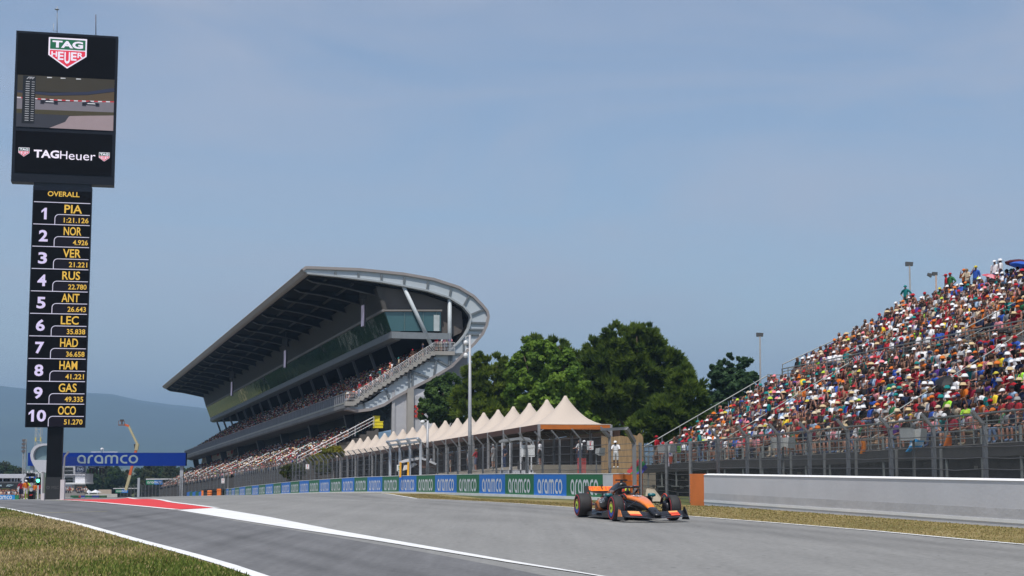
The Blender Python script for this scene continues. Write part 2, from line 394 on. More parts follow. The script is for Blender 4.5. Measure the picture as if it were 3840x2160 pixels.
def tufts(name, n, sampler, hmin, hmax, cols, w=.012):
    V = np.zeros((n, 3, 3)); C = np.zeros((n, 3)); k = 0
    while k < n:
        x, y, g = sampler()
        z = gz(x, y); a = rng.uniform(0, math.tau); h = rng.uniform(hmin, hmax) * (1 + y / 60); ww = w * (1 + y / 22); l = rng.uniform(-.5, .5) * h
        dx, dy = math.cos(a) * ww, math.sin(a) * ww
        V[k] = [(x - dx, y - dy, z - .01), (x + dx, y + dy, z - .01), (x + l, y + rng.uniform(-.5, .5) * h, z + h)]
        c = cols[int(min(.999, max(0, g)) * len(cols))]; j = rng.uniform(.7, 1.3); C[k] = [q * j for q in c]; k += 1
    o = np_mesh(name, V.reshape(-1, 3), np.arange(n * 3).reshape(n, 3), C, M('grass_blade', attr='col', var=0, rough=.8, spec=.2, trans=.25))
    return tag(o, kind='stuff')
def _line_x(line_, y):
    for a, b in zip(line_, line_[1:]):
        if min(a.y, b.y) <= y <= max(a.y, b.y): return a.x + (b.x - a.x) * (y - a.y) / (b.y - a.y or 1)
    return line_[-1].x
def samp_in():
    y = 20 * (70 / 20) ** rng.random()
    x1 = _line_x(edge_exit_l, y) - .22; x0 = -.36 * y - 1
    x = rng.uniform(x0, x1)
    g = .5 + .45 * math.sin(x * .7 + 2 * math.sin(y * .31)) * math.sin(y * .23 + x * .13) + rng.gauss(0, .22)
    return x, y, g
tufts('grass', 60000, samp_in, .015, .05, [(.44, .34, .18), (.36, .29, .13), (.26, .24, .075), (.17, .20, .045), (.11, .155, .03)])
def samp_v():
    y = 29 * (100 / 29) ** rng.random(); e = _line_x(edge_right, y)
    w = 7.35 + (64 - y) * .2255 - e if y < 62 else float(np.interp(y, [62, 75, 100], [2.4, 2.2, 1.8])); u = rng.random(); return e + .12 + u * w, y, rng.gauss(.38 + .3 * u ** 3, .28)
tufts('verge_grass_tufts', 42000, samp_v, .006, .024, [(.38, .29, .14), (.33, .255, .11), (.28, .225, .085), (.20, .195, .06)])
# ---------------------------------------------------------------- timing tower
def screen_mat(name, col, k=1.0): return M(name, col, .35, var=.04, emit=k)
EX = Vector((.974, .226, 0)).normalized(); NX = Vector((EX.y, -EX.x, 0)); UP = Vector((0, 0, 1))
TB = P(199, 1872, 120); TB.z = gz(TB.x, TB.y)
tower = empty('timing_tower', TB, 'tall black timing tower with a video screen and ranking column on one pole', 'timing tower')
def tz(py): return on_plane(205 + (1740 - py) * .0325, py, TB, NX).z
def T(a, z, d=0): return TB + EX * a + NX * d + UP * (z - TB.z)
ppm = 5900 / 120 / 1.0063
black = M('tower_black', (.004, .0045, .006), .4, var=.15, spec=.2)
M('tower_frame', (.02, .024, .032), .4, metal=.3); M('led_black', (.0025, .0025, .004), .5, var=.05, spec=.1)
W_LED = screen_mat('led_lilac', (.50, .44, .62), .55); Y_LED = screen_mat('led_amber', (.58, .36, .05), .55); L_LED = screen_mat('led_line', (.5, .48, .6), .5)
pw = 27.5 / ppm
m = MB(); m.box(T(0, (tz(1600) + TB.z) / 2 - .2, -.5), (2 * pw, 1.4, tz(1600) - TB.z + .4), (EX, NX, UP)); m.build('pole', black, tower)
m = MB(); m.box(T(0, lerp(tz(1792), TB.z, .5) - .1, -.45), (2 * pw + .06, 1.5, tz(1792) - TB.z + .3), (EX, NX, UP)); base = m.build('pole_base', M('tower_base', (.02, .021, .023), .5), tower)
m = MB(); zb_ = tz(1834)
m.text(text_fit('MSC', -.12, zb_, .42, zb_ + .24), lambda x, y: T(x, y, .32))
for k in range(12):
    a = R(30 * k); c = (-.38 + .1 * math.cos(a), zb_ + .12 + .1 * math.sin(a)); m.add([T(c[0] + math.cos(a + q) * .035, c[1] + math.sin(a + q) * .035, .32) for q in (0, 1.57, 3.14, 4.71)], [(0, 1, 2, 3)])
m.build('lettering', M('sign_grey', (.10, .10, .10), .6, var=0), base)
# ranking column
cw = 107 / ppm; zt, zb = tz(703), tz(1603)
m = MB(); m.box(T(0, (zt + zb) / 2, 0), (2 * cw, .9, zt - zb), (EX, NX, UP)); colm = m.build('ranking_column', M('column_case', (.010, .014, .024), .45, spec=.2), tower)
m = MB(); m.box(T(0, (zt + zb) / 2 - .15, .47), (2 * cw - .16, .06, zt - zb - .42), (EX, NX, UP)); m.build('display_panel', _MATS['led_black'], colm)
m = MB(); m.box(T(0, zt + .25, 0), (2 * cw - .1, .8, .9), (EX, NX, UP)); m.build('neck', M('tower_frame'), tower)
rank = [('PIA', '1:21.126'), ('NOR', '4.926'), ('VER', '21.221'), ('RUS', '22.780'), ('ANT', '26.643'), ('LEC', '35.838'), ('HAD', '36.658'), ('HAM', '41.221'), ('GAS', '49.335'), ('OCO', '51.270')]
z0 = tz(764); rh = (z0 - tz(1601)) / 10; D = .52
lines, cells = MB(), MB()
f_ = lambda x, y: T(x, y, D)
w_ = 2 * cw
ov = MB(); ov.text(text_fit('OVERALL', -.25 * w_, z0 + rh * .27, .29 * w_, z0 + rh * .50, .015), f_)
for i, (nm, tm) in enumerate(rank):
    zt_ = z0 - i * rh
    lines.box(T(0, zt_, D - .02), (w_ - .2, .05, .05), (EX, NX, UP))
    s = str(i + 1); wd = .15 if len(s) == 1 and s != '1' else .075 if s == '1' else .27; row = MB()
    one = [(.50, 0), (1, 0), (1, 1), (.62, 1), (0, .74), (0, .56), (.50, .74)]; zl0, zh0 = zt_ - rh * .78, zt_ - rh * .26
    def one_at(x0, x1): row.poly([T(lerp(x0, x1, x), lerp(zl0, zh0, y), D) for x, y in one])
    if s == '1': one_at(-.345 * w_, -.255 * w_)
    elif s == '10': one_at(-.445 * w_, -.355 * w_); row.text(text_fit('0', -.31 * w_, zl0, -.155 * w_, zh0, .03), f_, 0)
    else: row.text(text_fit(s, -.30 * w_ - wd * w_ / 2, zl0, -.30 * w_ + wd * w_ / 2, zh0, .03), f_, 0)
    row.text(text_fit(nm, .04 * w_, zt_ - rh * .47, (.04 + .3) * w_, zt_ - rh * .09, .014), f_, 1)
    tw = .055 * len(tm) - .02
    row.text(text_fit(tm, (.46 - tw) * w_ - .02, zt_ - rh * .90, .46 * w_ - .02, zt_ - rh * .67, .014), f_, 1)
    row.build('row_lettering', [W_LED, Y_LED], colm)
    x0, x1, zc, zl = -.115 * w_, .475 * w_, zt_ - rh * .54, zt_ - rh * .985; rr = .3
    pts = [(x0, zl), (x0, zc - rr)] + arc(x0 + rr, zc - rr, rr, rr, 180, 90, 5)[1:] + [(x1, zc)]
    lines.text(ribbon(pts, .05), f_)
    cells.poly([T(x, z, D - .015) for x, z in pts + [(x1, zl)]])
ov.build('header_lettering', Y_LED, colm); lines.build('row_lines', L_LED, colm)
cells.build('time_cells', M('led_cell', (.012, .010, .017), .5, var=.05, spec=.1), colm)
# screen board on top
bw = 187 / ppm; zt, zb = tz(132), tz(692); bc = .25
m = MB(); m.box(T(0, (zt + zb) / 2, -.1), (2 * bw, 1.2, zt - zb), (EX, NX, UP)); board = m.build('screen_board', M('board_case', (.012, .015, .023), .45, spec=.2), tower)
def U(u, v, d=.5):                                               # u, v 0..1 on the board front
    return T(lerp(-bw, bw, u) , lerp(zb, zt, v), d)
def panel(name, u0, v0, u1, v1, mat, d=.51): 
    q = MB(); a = U(u0, v0, d); b = U(u1, v1, d); q.box((a + b) / 2, (2 * bw * (u1 - u0), .05, (zt - zb) * (v1 - v0)), (EX, NX, UP)); return q.build(name, mat, board)
top = panel('top_panel', .018, .705, .975, .985, _MATS['led_black'])
low = panel('lower_panel', .03, .06, .97, .335, _MATS['led_black'])
scr = panel('video_screen', .03, .362, .975, .705, M('video_backing', (.014, .012, .008), .4, var=.3, scale=.6, emit=.4), .515)
def shield(cx, cz, w, h, parts, d=.56):
    def S(x, y, dd=0): return T(cx + x * w, cz + y * h, d + dd)
    def pent(k): return [(-.5 * k, .5 * k), (.5 * k, .5 * k), (.5 * k, -.08 * k), (0, -.5 * k), (-.5 * k, -.08 * k)]
    parts[0].poly([S(x, y) for x, y in pent(1)])
    parts[1].poly([S(x, y, .012) for x, y in [(-.46, .45), (.46, .45), (.46, .12), (-.46, .12)]])
    parts[2].poly([S(x, y, .012) for x, y in [(-.46, .085), (.46, .085), (.46, -.06), (0, -.445), (-.46, -.06)]])
    parts[0].text(text_fit('TAG', -.40, .165, .40, .40, .045), lambda x, y: S(x, y, .024))
    for i, ch in enumerate('HEUER'):                             # letters grow towards the point of the shield
        lo = [-.13, -.23, -.34, -.23, -.13][i]; a = -.42 + i * .17
        parts[0].text(text_fit(ch, a, lo, a + .15, .04, .03), lambda x, y: S(x, y, .024))
LW, LG, LR = screen_mat('led_white', (.72, .66, .76), .45), screen_mat('led_green', (.008, .10, .045), .5), screen_mat('led_red', (.60, .025, .055), .5)
ps = [MB(), MB(), MB()]
shield(T(lerp(-bw, bw, .505), 0).x and lerp(-bw, bw, .505), lerp(zb, zt, .865), 2 * bw * .375, (zt - zb) * .205, ps)
for q, nme, mt in zip(ps, ('shield_border_and_letters', 'shield_green_field', 'shield_red_field'), (LW, LG, LR)): q.build(nme, mt, top)
ps = [MB(), MB(), MB()]
shield(lerp(-bw, bw, .115), lerp(zb, zt, .195), 2 * bw * .105, (zt - zb) * .06, ps); shield(lerp(-bw, bw, .895), lerp(zb, zt, .185), 2 * bw * .105, (zt - zb) * .06, ps)
vt = lambda x, y: T(x, y, .565)
u_ = lambda u: lerp(-bw, bw, u)
ps[0].text(text_fit('TAG', u_(.21), lerp(zb, zt, .162), u_(.455), lerp(zb, zt, .215), .035), vt)
ps[0].text(text_fit('H', u_(.465), lerp(zb, zt, .160), u_(.535), lerp(zb, zt, .213)), vt)
ps[0].text(text_fit('euer', u_(.548), lerp(zb, zt, .157), u_(.81), lerp(zb, zt, .196)), vt)
for q, nme, mt in zip(ps, ('wordmark_letters', 'small_shield_green', 'small_shield_red'), (LW, LG, LR)): q.build(nme, mt, low)
# picture shown on the video screen: race footage with a timing list
def sc_(name, pts, col, d, e=.40): q = MB(); q.poly([U(lerp(.03, .975, x), lerp(.362, .705, y), d) for x, y in pts]); return q.build(name, screen_mat('pix_' + name, col, e), scr)
sc_('picture_hillside', [(0, .7), (0, 1), (1, 1), (1, .82), (.72, .72), (.3, .7)], (.035, .028, .016), .545)
sc_('picture_barrier', [(0, .66), (.35, .63), (.72, .68), (1, .77), (1, .84), (.72, .735), (.35, .68), (0, .70)], (.022, .025, .05), .55)
sc_('picture_verge', [(0, .55), (0, .66), (.35, .62), (.72, .67), (1, .76), (1, .56)], (.075, .05, .025), .548)
sc_('picture_track', [(0, .34), (0, .55), (.4, .51), (1, .575), (1, .36)], (.15, .135, .155), .552)
sc_('picture_grass', [(0, .25), (0, .34), (1, .36), (1, .27)], (.05, .04, .018), .552)
sc_('picture_gravel', [(.33, 0), (.55, .25), (1, .30), (1, 0)], (.26, .20, .21), .554)
sc_('picture_shade', [(0, 0), (0, .26), (.545, .26), (.5, .13), (.34, .0)], (.03, .03, .038), .556)
q = MB()
for k in range(24):
    x0, x1 = k / 24, (k + 1) / 24; yy = lambda x: .535 + .05 * abs(x - .45) ** 1.5
    q.poly([U(lerp(.03, .975, x), lerp(.362, .705, y), .56) for x, y in [(x0, yy(x0)), (x1, yy(x1)), (x1, yy(x1) + .022), (x0, yy(x0) + .022)]], k % 2)
q.build('picture_kerb', [screen_mat('pix_white', (.5, .46, .5), .5), screen_mat('pix_red', (.4, .03, .04), .5)], scr)
q = MB()
for cx_, c in ((.33, 0), (.76, 0)):
    for pts in ([(-.08, 0), (.08, 0), (.085, .05), (.02, .055), (-.01, .085), (-.05, .06), (-.09, .05)], [(-.09, -.02), (-.05, -.02), (-.05, .04), (-.09, .04)], [(.05, -.02), (.09, -.02), (.09, .035), (.05, .035)]):
        q.poly([U(lerp(.03, .975, cx_ + x), lerp(.362, .705, .475 + y), .562) for x, y in pts])
q.build('picture_cars', screen_mat('pix_dark', (.02, .02, .03), .4), scr)
q = MB()
for cx_ in (.33, .76): q.poly([U(lerp(.03, .975, cx_ + x), lerp(.362, .705, .5 + y), .566) for x, y in [(-.04, 0), (.05, 0), (.04, .018), (-.03, .018)]])
for x in (0, .2, .34, .5): q.poly([U(lerp(.03, .975, .1 + x + a), lerp(.362, .705, .965 + b), .566) for a, b in [(0, 0), (.05, .005), (.05, .02), (0, .02)]])
q.build('picture_highlights', screen_mat('pix_pale', (.5, .5, .52), .5), scr)
q = MB(); q.poly([U(lerp(.03, .975, x), lerp(.362, .705, y), .57) for x, y in [(.055, .07), (.185, .07), (.185, .99), (.055, .99)]]); q.build('picture_list', screen_mat('pix_list', (.008, .008, .01), .3), scr)
q = MB()
for k in range(18):
    y = .12 + k * .044
    q.poly([U(lerp(.03, .975, a), lerp(.362, .705, b), .575) for a, b in [(.085, y), (.125, y), (.125, y + .014), (.085, y + .014)]])
    q.poly([U(lerp(.03, .975, a), lerp(.362, .705, b), .575) for a, b in [(.145, y), (.175, y), (.175, y + .010), (.145, y + .010)]])
for pts in ([(.09, .925), (.10, .925), (.118, .955), (.15, .955), (.155, .97), (.112, .97)], [(.117, .925), (.127, .925), (.135, .94), (.148, .94), (.151, .95), (.127, .95)], [(.145, .925), (.155, .925), (.175, .97), (.162, .97)]):
    q.poly([U(lerp(.03, .975, a), lerp(.362, .705, b), .575) for a, b in pts])
q.build('picture_list_text', screen_mat('pix_grey', (.3, .3, .32), .5), scr)
# masts on the roof
m = MB(); a = on_plane(214, 131, TB, NX); b = on_plane(214.5, 24, TB, NX); m.tube([a, b], .03); m.lathe([(.02, -.05), (.18, 0), (.18, .03), (.02, .06)], on_plane(213.5, 36, TB, NX), n=10)
m.tube([a + UP * .3, a + UP * .3 - EX * .28, a + UP * .9 - EX * .28], .025); m.build('antenna_mast', M('mast_grey', (.32, .34, .36), .5, metal=.4), tower)
m = MB(); m.tube([on_plane(359.5, 142, TB, NX), on_plane(359.5, 55, TB, NX)], .035); m.build('lightning_rod', M('rod_dark', (.08, .06, .07), .5), tower)
# ---------------------------------------------------------------- people (posed bodies grown from a skeleton)
def person_mesh(pose, sub=1):
    """pose: joints -> one continuous skinned body; returns vertices, quads and a region per face (0 skin, 1 shirt, 2 trousers, 3 hair)"""
    J, E, RR, REG = pose
    names_ = list(J); bm = bmesh.new(); vs = [bm.verts.new(J[k]) for k in names_]
    for a, b in E: bm.edges.new((vs[names_.index(a)], vs[names_.index(b)]))
    me = bpy.data.meshes.new('person_body'); bm.to_mesh(me); bm.free()
    ob = bpy.data.objects.new('person_body', me); COL.objects.link(ob)
    md = ob.modifiers.new('skin', 'SKIN'); md.use_smooth_shade = True
    for i, k in enumerate(names_):
        sv = me.skin_vertices[0].data[i]; r_ = RR[k]; sv.radius = r_ if isinstance(r_, tuple) else (r_, r_); sv.use_root = k == 'pelvis'
    if sub: sm = ob.modifiers.new('sub', 'SUBSURF'); sm.levels = sub; sm.render_levels = sub
    bpy.context.view_layer.update()
    ev = ob.evaluated_get(bpy.context.evaluated_depsgraph_get()); m2 = ev.to_mesh()
    V = np.array([v.co[:] for v in m2.vertices]); Fs = [tuple(p.vertices) for p in m2.polygons]
    ev.to_mesh_clear(); bpy.data.objects.remove(ob)
    regs = []
    segs = [(np.array(J[a]), np.array(J[b]), REG.get((a, b), 0)) for a, b in E]
    for f in Fs:
        c = V[list(f)].mean(0); best = 9; rg = 0
        for a, b, g in segs:
            t = max(0, min(1, np.dot(c - a, b - a) / (np.dot(b - a, b - a) + 1e-9))); d = np.linalg.norm(c - a - t * (b - a))
            if d < best: best = d; rg = g
        if J['head'][2] + .02 < c[2] and rg == 0 and c[1] < J['head'][1] + .045 and c[2] > J['neck'][2] + .1 and abs(c[0] - J['head'][0]) < .12: rg = 3
        if c[2] > J['crown'][2] - .045 and abs(c[0] - J['head'][0]) < .13: rg = 3
        regs.append(rg)
    return V, Fs, regs
def pose(seated=True, lean=0, arms='rest', turn=0, sleeve=True, shorts=True):
    J = {}; ph = .11 if seated else .93
    J['pelvis'] = (0, 0, ph); J['belly'] = (0, .01 + lean * .25, ph + .16); J['chest'] = (0, .0 + lean * .75, ph + .36); J['collar'] = (0, lean, ph + .47)
    hx = turn * .03; J['neck'] = (hx, .015 + lean, ph + .535); J['head'] = (hx, .03 + lean * 1.05, ph + .63); J['crown'] = (hx, .02 + lean * 1.05, ph + .745)
    J['nose'] = (hx * 2, .125 + lean * 1.05, ph + .635)
    for s, S in ((-1, 'l'), (1, 'r')):
        sx = .19 * s; J['sh' + S] = (sx, -.005 + lean * .95, ph + .455)
        a = arms if isinstance(arms, str) else arms[0 if s < 0 else 1]
        if a == 'rest':
            e = (sx * 1.25, .06 + lean * .8, ph + .20); w = (sx * .75, .27 + lean * .5, ph + .13 if seated else ph + .16)
            if not seated: e = (sx * 1.25, -.02, ph + .18); w = (sx * 1.25, .07, ph - .04)
        elif a == 'face': e = (sx * 1.3, .16 + lean, ph + .25); w = (sx * .5, .17 + lean, ph + .55)
        elif a == 'rail': e = (sx * 1.35, .16, ph + .22); w = (sx * 1.2, .4, ph + .17)
        elif a == 'up': e = (sx * 1.4, .10 + lean, ph + .58); w = (sx * 1.1, .10 + lean, ph + .86)
        elif a == 'hip': e = (sx * 2.0, -.07, ph + .22); w = (sx * 1.05, .04, ph + .06)
        J['el' + S] = e; J['wr' + S] = w; J['ha' + S] = tuple(w[i] + (w[i] - e[i]) * .28 for i in range(3))
        J['hip' + S] = (.095 * s, .01, ph - .01)
        if seated:
            J['kn' + S] = (.12 * s + turn * .03, .43, ph + .02); J['an' + S] = (.12 * s, .40 + turn * .08 * s, ph - .40); J['to' + S] = (.13 * s, .55 + turn * .08 * s, ph - .45)
        else:
            J['kn' + S] = (.11 * s, .03, ph - .43); J['an' + S] = (.115 * s, -.01, ph - .85); J['to' + S] = (.135 * s, .15, ph - .90)
    E = [('pelvis', 'belly'), ('belly', 'chest'), ('chest', 'collar'), ('collar', 'neck'), ('neck', 'head'), ('head', 'crown'), ('head', 'nose')]
    RR = dict(pelvis=(.155, .115), belly=(.15, .11), chest=(.165, .115), collar=(.10, .08), neck=.055, head=(.078, .092), crown=(.06, .07), nose=.018)
    REG = {('pelvis', 'belly'): 1, ('belly', 'chest'): 1, ('chest', 'collar'): 1}
    for S in 'lr':
        E += [('collar', 'sh' + S), ('sh' + S, 'el' + S), ('el' + S, 'wr' + S), ('wr' + S, 'ha' + S), ('pelvis', 'hip' + S), ('hip' + S, 'kn' + S), ('kn' + S, 'an' + S), ('an' + S, 'to' + S)]
        RR.update({'sh' + S: .068, 'el' + S: .044, 'wr' + S: .030, 'ha' + S: .036, 'hip' + S: .098, 'kn' + S: .062, 'an' + S: .04, 'to' + S: .036})
        REG[('collar', 'sh' + S)] = 1; REG[('pelvis', 'hip' + S)] = 2; REG[('hip' + S, 'kn' + S)] = 2
        if sleeve: REG[('sh' + S, 'el' + S)] = 1
        if not shorts: REG[('kn' + S, 'an' + S)] = 2
        REG[('an' + S, 'to' + S)] = 2
    return J, E, RR, REG
POSES = [pose(), pose(lean=.12), pose(lean=.05, arms=('rest', 'face'), turn=1), pose(lean=.02, arms='face', turn=-1), pose(lean=.2, sleeve=False), pose(lean=-.04, turn=1, shorts=False)]
STAND = [pose(False), pose(False, arms='hip', shorts=False), pose(False, arms='rail', turn=1), pose(False, arms=('rest', 'face'), turn=-1)]
FIG = [person_mesh(p, 1) for p in POSES]; FIG_ST = [person_mesh(p, 1) for p in STAND]
LOW = [person_mesh(p, 0) for p in POSES]
def hat_mesh(kind):
    m = MB()
    if kind == 'cap':
        m.lathe([(.108, 0), (.107, .04), (.085, .085), (.04, .11), (.0, .115)], (0, 0, 0), n=10)
        m.add([(-.085, .05, .012), (.085, .05, .012), (.075, .16, -.005), (.03, .195, -.012), (-.03, .195, -.012), (-.075, .16, -.005), (-.085, .05, .022), (.085, .05, .022), (.075, .16, .006), (.03, .195, -.002), (-.03, .195, -.002), (-.075, .16, .006)],
              [(5, 4, 3, 2, 1, 0), (6, 7, 8, 9, 10, 11), (0, 1, 7, 6), (1, 2, 8, 7), (2, 3, 9, 8), (3, 4, 10, 9), (4, 5, 11, 10), (5, 0, 6, 11)])
    elif kind == 'bucket hat': m.lathe([(.17, -.03), (.115, .02), (.10, .085), (.06, .105), (0, .107)], (0, 0, 0), n=10)
    elif kind == 'straw hat': m.lathe([(.24, -.005), (.24, .005), (.115, .025), (.10, .10), (.06, .115), (0, .117)], (0, 0, 0), n=12)
    else: m.lathe([(.078, -.10), (.097, -.04), (.094, .02), (.07, .062), (0, .078)], (0, -.022, 0), n=10)
    return m
HATS = {k: hat_mesh(k) for k in ('cap', 'bucket hat', 'straw hat', 'hair')}
def hat_at(p): J = p[0]; return (J['head'][0], J['head'][1], J['head'][2] + .045)
def low_hat(kind):
    n = 6; r = {'cap': .112, 'bucket hat': .15, 'straw hat': .19, 'hair': .098}[kind]; top = .12
    V = [(r * math.cos(i * math.tau / n), r * math.sin(i * math.tau / n) + (.05 if kind == 'cap' else 0), -.01 if kind != 'hair' else -.07) for i in range(n)] + [(r * .62 * math.cos(i * math.tau / n), r * .62 * math.sin(i * math.tau / n), top * .75) for i in range(n)] + [(0, 0, top)]
    Fq = [(i, (i + 1) % n, n + (i + 1) % n, n + i) for i in range(n)] + [(n + i, n + (i + 1) % n, 2 * n, 2 * n) for i in range(n)]
    return np.array(V), Fq
SKIN = [(.34, .18, .13), (.40, .23, .165), (.30, .15, .105), (.24, .125, .085), (.12, .06, .042), (.38, .19, .14)]
SHIRT = {'white': (.72, .71, .72), 'black': (.018, .018, .02), 'navy': (.018, .025, .06), 'red': (.36, .016, .026), 'dark red': (.22, .012, .03), 'teal': (.008, .16, .16), 'orange': (.60, .15, .02), 'grey': (.26, .26, .27), 'pale blue': (.30, .42, .58), 'beige': (.52, .42, .30), 'green': (.03, .15, .06), 'purple': (.10, .04, .22), 'yellow': (.75, .55, .04), 'pink': (.65, .25, .28), 'lime': (.35, .75, .05), 'blue': (.03, .09, .40), 'brown': (.10, .055, .035)}
SW = dict(zip(SHIRT, [25, 23, 15, 14, 8, 7, 4, 6, 5, 3, 2, 3, 1, 4, .7, 5, 3]))
HATC = {'white': (.75, .75, .76), 'red': (.40, .018, .028), 'black': (.02, .02, .022), 'orange': (.62, .16, .025), 'teal': (.01, .20, .19), 'navy': (.02, .03, .09), 'beige': (.58, .48, .33), 'yellow': (.55, .46, .06), 'lime': (.45, .60, .06), 'grey': (.3, .3, .3), 'pink': (.75, .22, .25)}
HW = dict(zip(HATC, [21, 15, 17, 8, 6, 11, 8, 1.8, 1.2, 6, 2.5]))
HAIR = {'dark': (.015, .010, .008), 'brown': (.06, .03, .015), 'blond': (.22, .15, .07), 'grey': (.17, .16, .155)}
def pick(w): return rng.choices(list(w), list(w.values()))[0]
def outfit():
    sh = pick(SW); k = rng.random()
    kind = 'cap' if k < .46 else 'bucket hat' if k < .56 else 'straw hat' if k < .585 else 'hair'
    hc = pick(HW) if kind in ('cap', 'bucket hat') else 'straw' if kind == 'straw hat' else pick({'dark': 8, 'brown': 6, 'blond': 1.2, 'grey': .8})
    return sh, kind, hc
def hat_col(kind, hc): return HATC[hc] if kind in ('cap', 'bucket hat') else (.55, .42, .24) if kind == 'straw hat' else HAIR[hc]
TROUS = [(.03, .03, .035), (.04, .06, .12), (.36, .31, .24), (.10, .15, .25), (.02, .02, .02), (.02, .025, .05), (.16, .14, .10)]
class CROWD:
    """many small far people in one mesh"""
    def __init__(s): s.V = []; s.F = []; s.C = []; s.n = 0
    def put(s, fig, pz, loc, rot, sc, fit, skin):
        V, Fs, rg = fig; c, sn = math.cos(rot), math.sin(rot); sh, kind, hc = fit
        Rm = np.array([[c, -sn, 0], [sn, c, 0], [0, 0, 1]]) * sc
        hv, hf = low_hat(kind)
        hv = hv + np.array(hat_at(pz))
        A = np.vstack([V, hv]) @ Rm.T + np.array(loc); off = s.n; s.V.append(A); nv = len(V)
        tcol = rng.choice(TROUS); pal = [skin, SHIRT[sh], tcol, hat_col(kind, hc) if kind == 'hair' else HAIR['dark']]
        j = rng.uniform(.8, 1.15)
        for f, r_ in zip(Fs, rg):
            s.F.append([i + off for i in (f if len(f) == 4 else (f + (f[-1],)))][:4]); s.C.append([q * j for q in pal[r_]])
        hcx = hat_col(kind, hc)
        for f in hf: s.F.append([i + off + nv for i in f]); s.C.append(hcx)
        s.n += len(A)
    def build(s, name, parent=None):
        Fq = np.array(s.F); C = np.array(s.C)
        quad = Fq[:, 2] != Fq[:, 3]
        tri = np.vstack([Fq[quad][:, [0, 1, 2]], Fq[quad][:, [0, 2, 3]], Fq[~quad][:, :3]]); CC = np.vstack([C[quad], C[quad], C[~quad]])
        return np_mesh(name, np.vstack(s.V), tri, CC, M('crowd_cloth', attr='col', var=0, rough=.85, spec=.2), parent)
# smallest figure for people a couple of pixels high: hips, torso, head, hat and thighs
def tiny_fig():
    m = MB(); R6 = lambda r, ry, y, z: [(r * math.cos(i * math.tau / 6), y + ry * math.sin(i * math.tau / 6), z) for i in range(6)]
    m.loft([R6(.15, .12, 0, 0), R6(.17, .12, 0, .3), R6(.19, .1, .02, .5), R6(.06, .06, .03, .57)], 1); n1 = len(m.f)
    m.loft([R6(.07, .08, .03, .56), R6(.1, .11, .04, .68), R6(.07, .09, .04, .78)], 0); n2 = len(m.f)
    for s in (-1, 1): m.tube([(.1 * s, 0, .1), (.13 * s, .42, .12), (.12 * s, .42, -.3)], [.09, .07, .05], 4, 2)
    for s in (-1, 1): m.tube([(.2 * s, .02, .46), (.25 * s, .1, .22), (.12 * s, .28, .15)], [.06, .05, .04], 4, 0)
    return np.array(m.v), [tuple(f) for f in m.f], list(m.m)
TINY = tiny_fig()

# ---------------------------------------------------------------- covered main grandstand
GY0 = 180.0
_d0 = P(1145, 1008, GY0); GB = Vector((_d0.x, _d0.y, 0))
GN = Vector((.953, .301, 0)).normalized(); GU = Vector((-.3161, 1, 0)).normalized(); GSL = -.0308 * GU.y
GP0 = GB
def gs(px, py):                                                  # photo pixel -> (s across, z) in the near end plane
    p = on_plane(px, py, GB, GU); return ((p - GB).dot(GN), p.z)
def gw(s, z, t=0): return GB + GN * s + GU * t + UP * (z + GSL * t)
GL_ = 176.0
DV = GU * GL_ + UP * (GSL * GL_)
stand = empty('main_grandstand', gw(8, -1.5), 'long covered grandstand with a sweeping curved end and dark overhanging roof', 'grandstand')
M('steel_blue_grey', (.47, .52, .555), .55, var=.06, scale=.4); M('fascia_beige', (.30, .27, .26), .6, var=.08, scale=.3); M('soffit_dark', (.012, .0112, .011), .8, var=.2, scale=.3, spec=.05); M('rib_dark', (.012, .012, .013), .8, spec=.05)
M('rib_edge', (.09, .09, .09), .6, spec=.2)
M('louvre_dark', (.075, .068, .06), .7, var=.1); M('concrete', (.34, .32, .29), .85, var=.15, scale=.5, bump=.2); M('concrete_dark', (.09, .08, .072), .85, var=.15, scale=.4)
M('rail_white', (.62, .62, .63), .5); M('steel_dark', (.03, .03, .032), .6); M('beam_grey', (.17, .175, .185), .6, var=.1)
def glass_mat(name, tint, rough=.03, base=.0):
    m = bpy.data.materials.new(name); m.use_nodes = True; t = m.node_tree; b = t.nodes['Principled BSDF']
    b.inputs['Base Color'].default_value = (*tint, 1); b.inputs['Roughness'].default_value = rough; b.inputs['Specular IOR Level'].default_value = .9; b.inputs['Metallic'].default_value = base
    co = t.nodes.new('ShaderNodeTexCoord'); n = nd(t, 'TexNoise', Scale=.35, Detail=2); bp = nd(t, 'Bump', Strength=.22, Distance=.12)
    t.links.new(co.outputs['Object'], n.inputs[0]); t.links.new(n.outputs[0], bp.inputs['Height']); t.links.new(bp.outputs[0], b.inputs['Normal'])
    _MATS[name] = m; return m
glass_mat('box_glass', (.018, .05, .022), .03, .12); glass_mat('end_glass', (.05, .125, .13), .05, .15); glass_mat('dark_glass', (.02, .025, .028), .05)
def lo(lst): return [gs(*p) for p in lst]
outer = lo([(1133, 1013), (1145, 1004), (1160, 1004), (1346, 1011), (1514, 1028), (1626, 1048), (1719, 1078), (1775, 1112), (1808, 1146), (1826, 1169), (1830, 1190), (1823, 1221), (1808, 1254), (1779, 1288), (1741, 1325), (1693, 1374), (1626, 1415), (1533, 1463), (1480, 1492), (1439, 1519), (1390, 1536), (1343, 1542), (1298, 1532)])
inner = lo([(1150, 1025), (1160, 1026), (1272, 1037), (1428, 1057), (1510, 1072), (1600, 1090), (1682, 1116), (1736, 1149), (1762, 1180), (1765, 1194), (1762, 1206), (1756, 1232), (1741, 1258), (1719, 1284), (1682, 1318), (1655, 1334), (1633, 1336), (1560, 1378), (1480, 1430), (1391, 1499), (1360, 1512), (1335, 1518), (1298, 1518)])
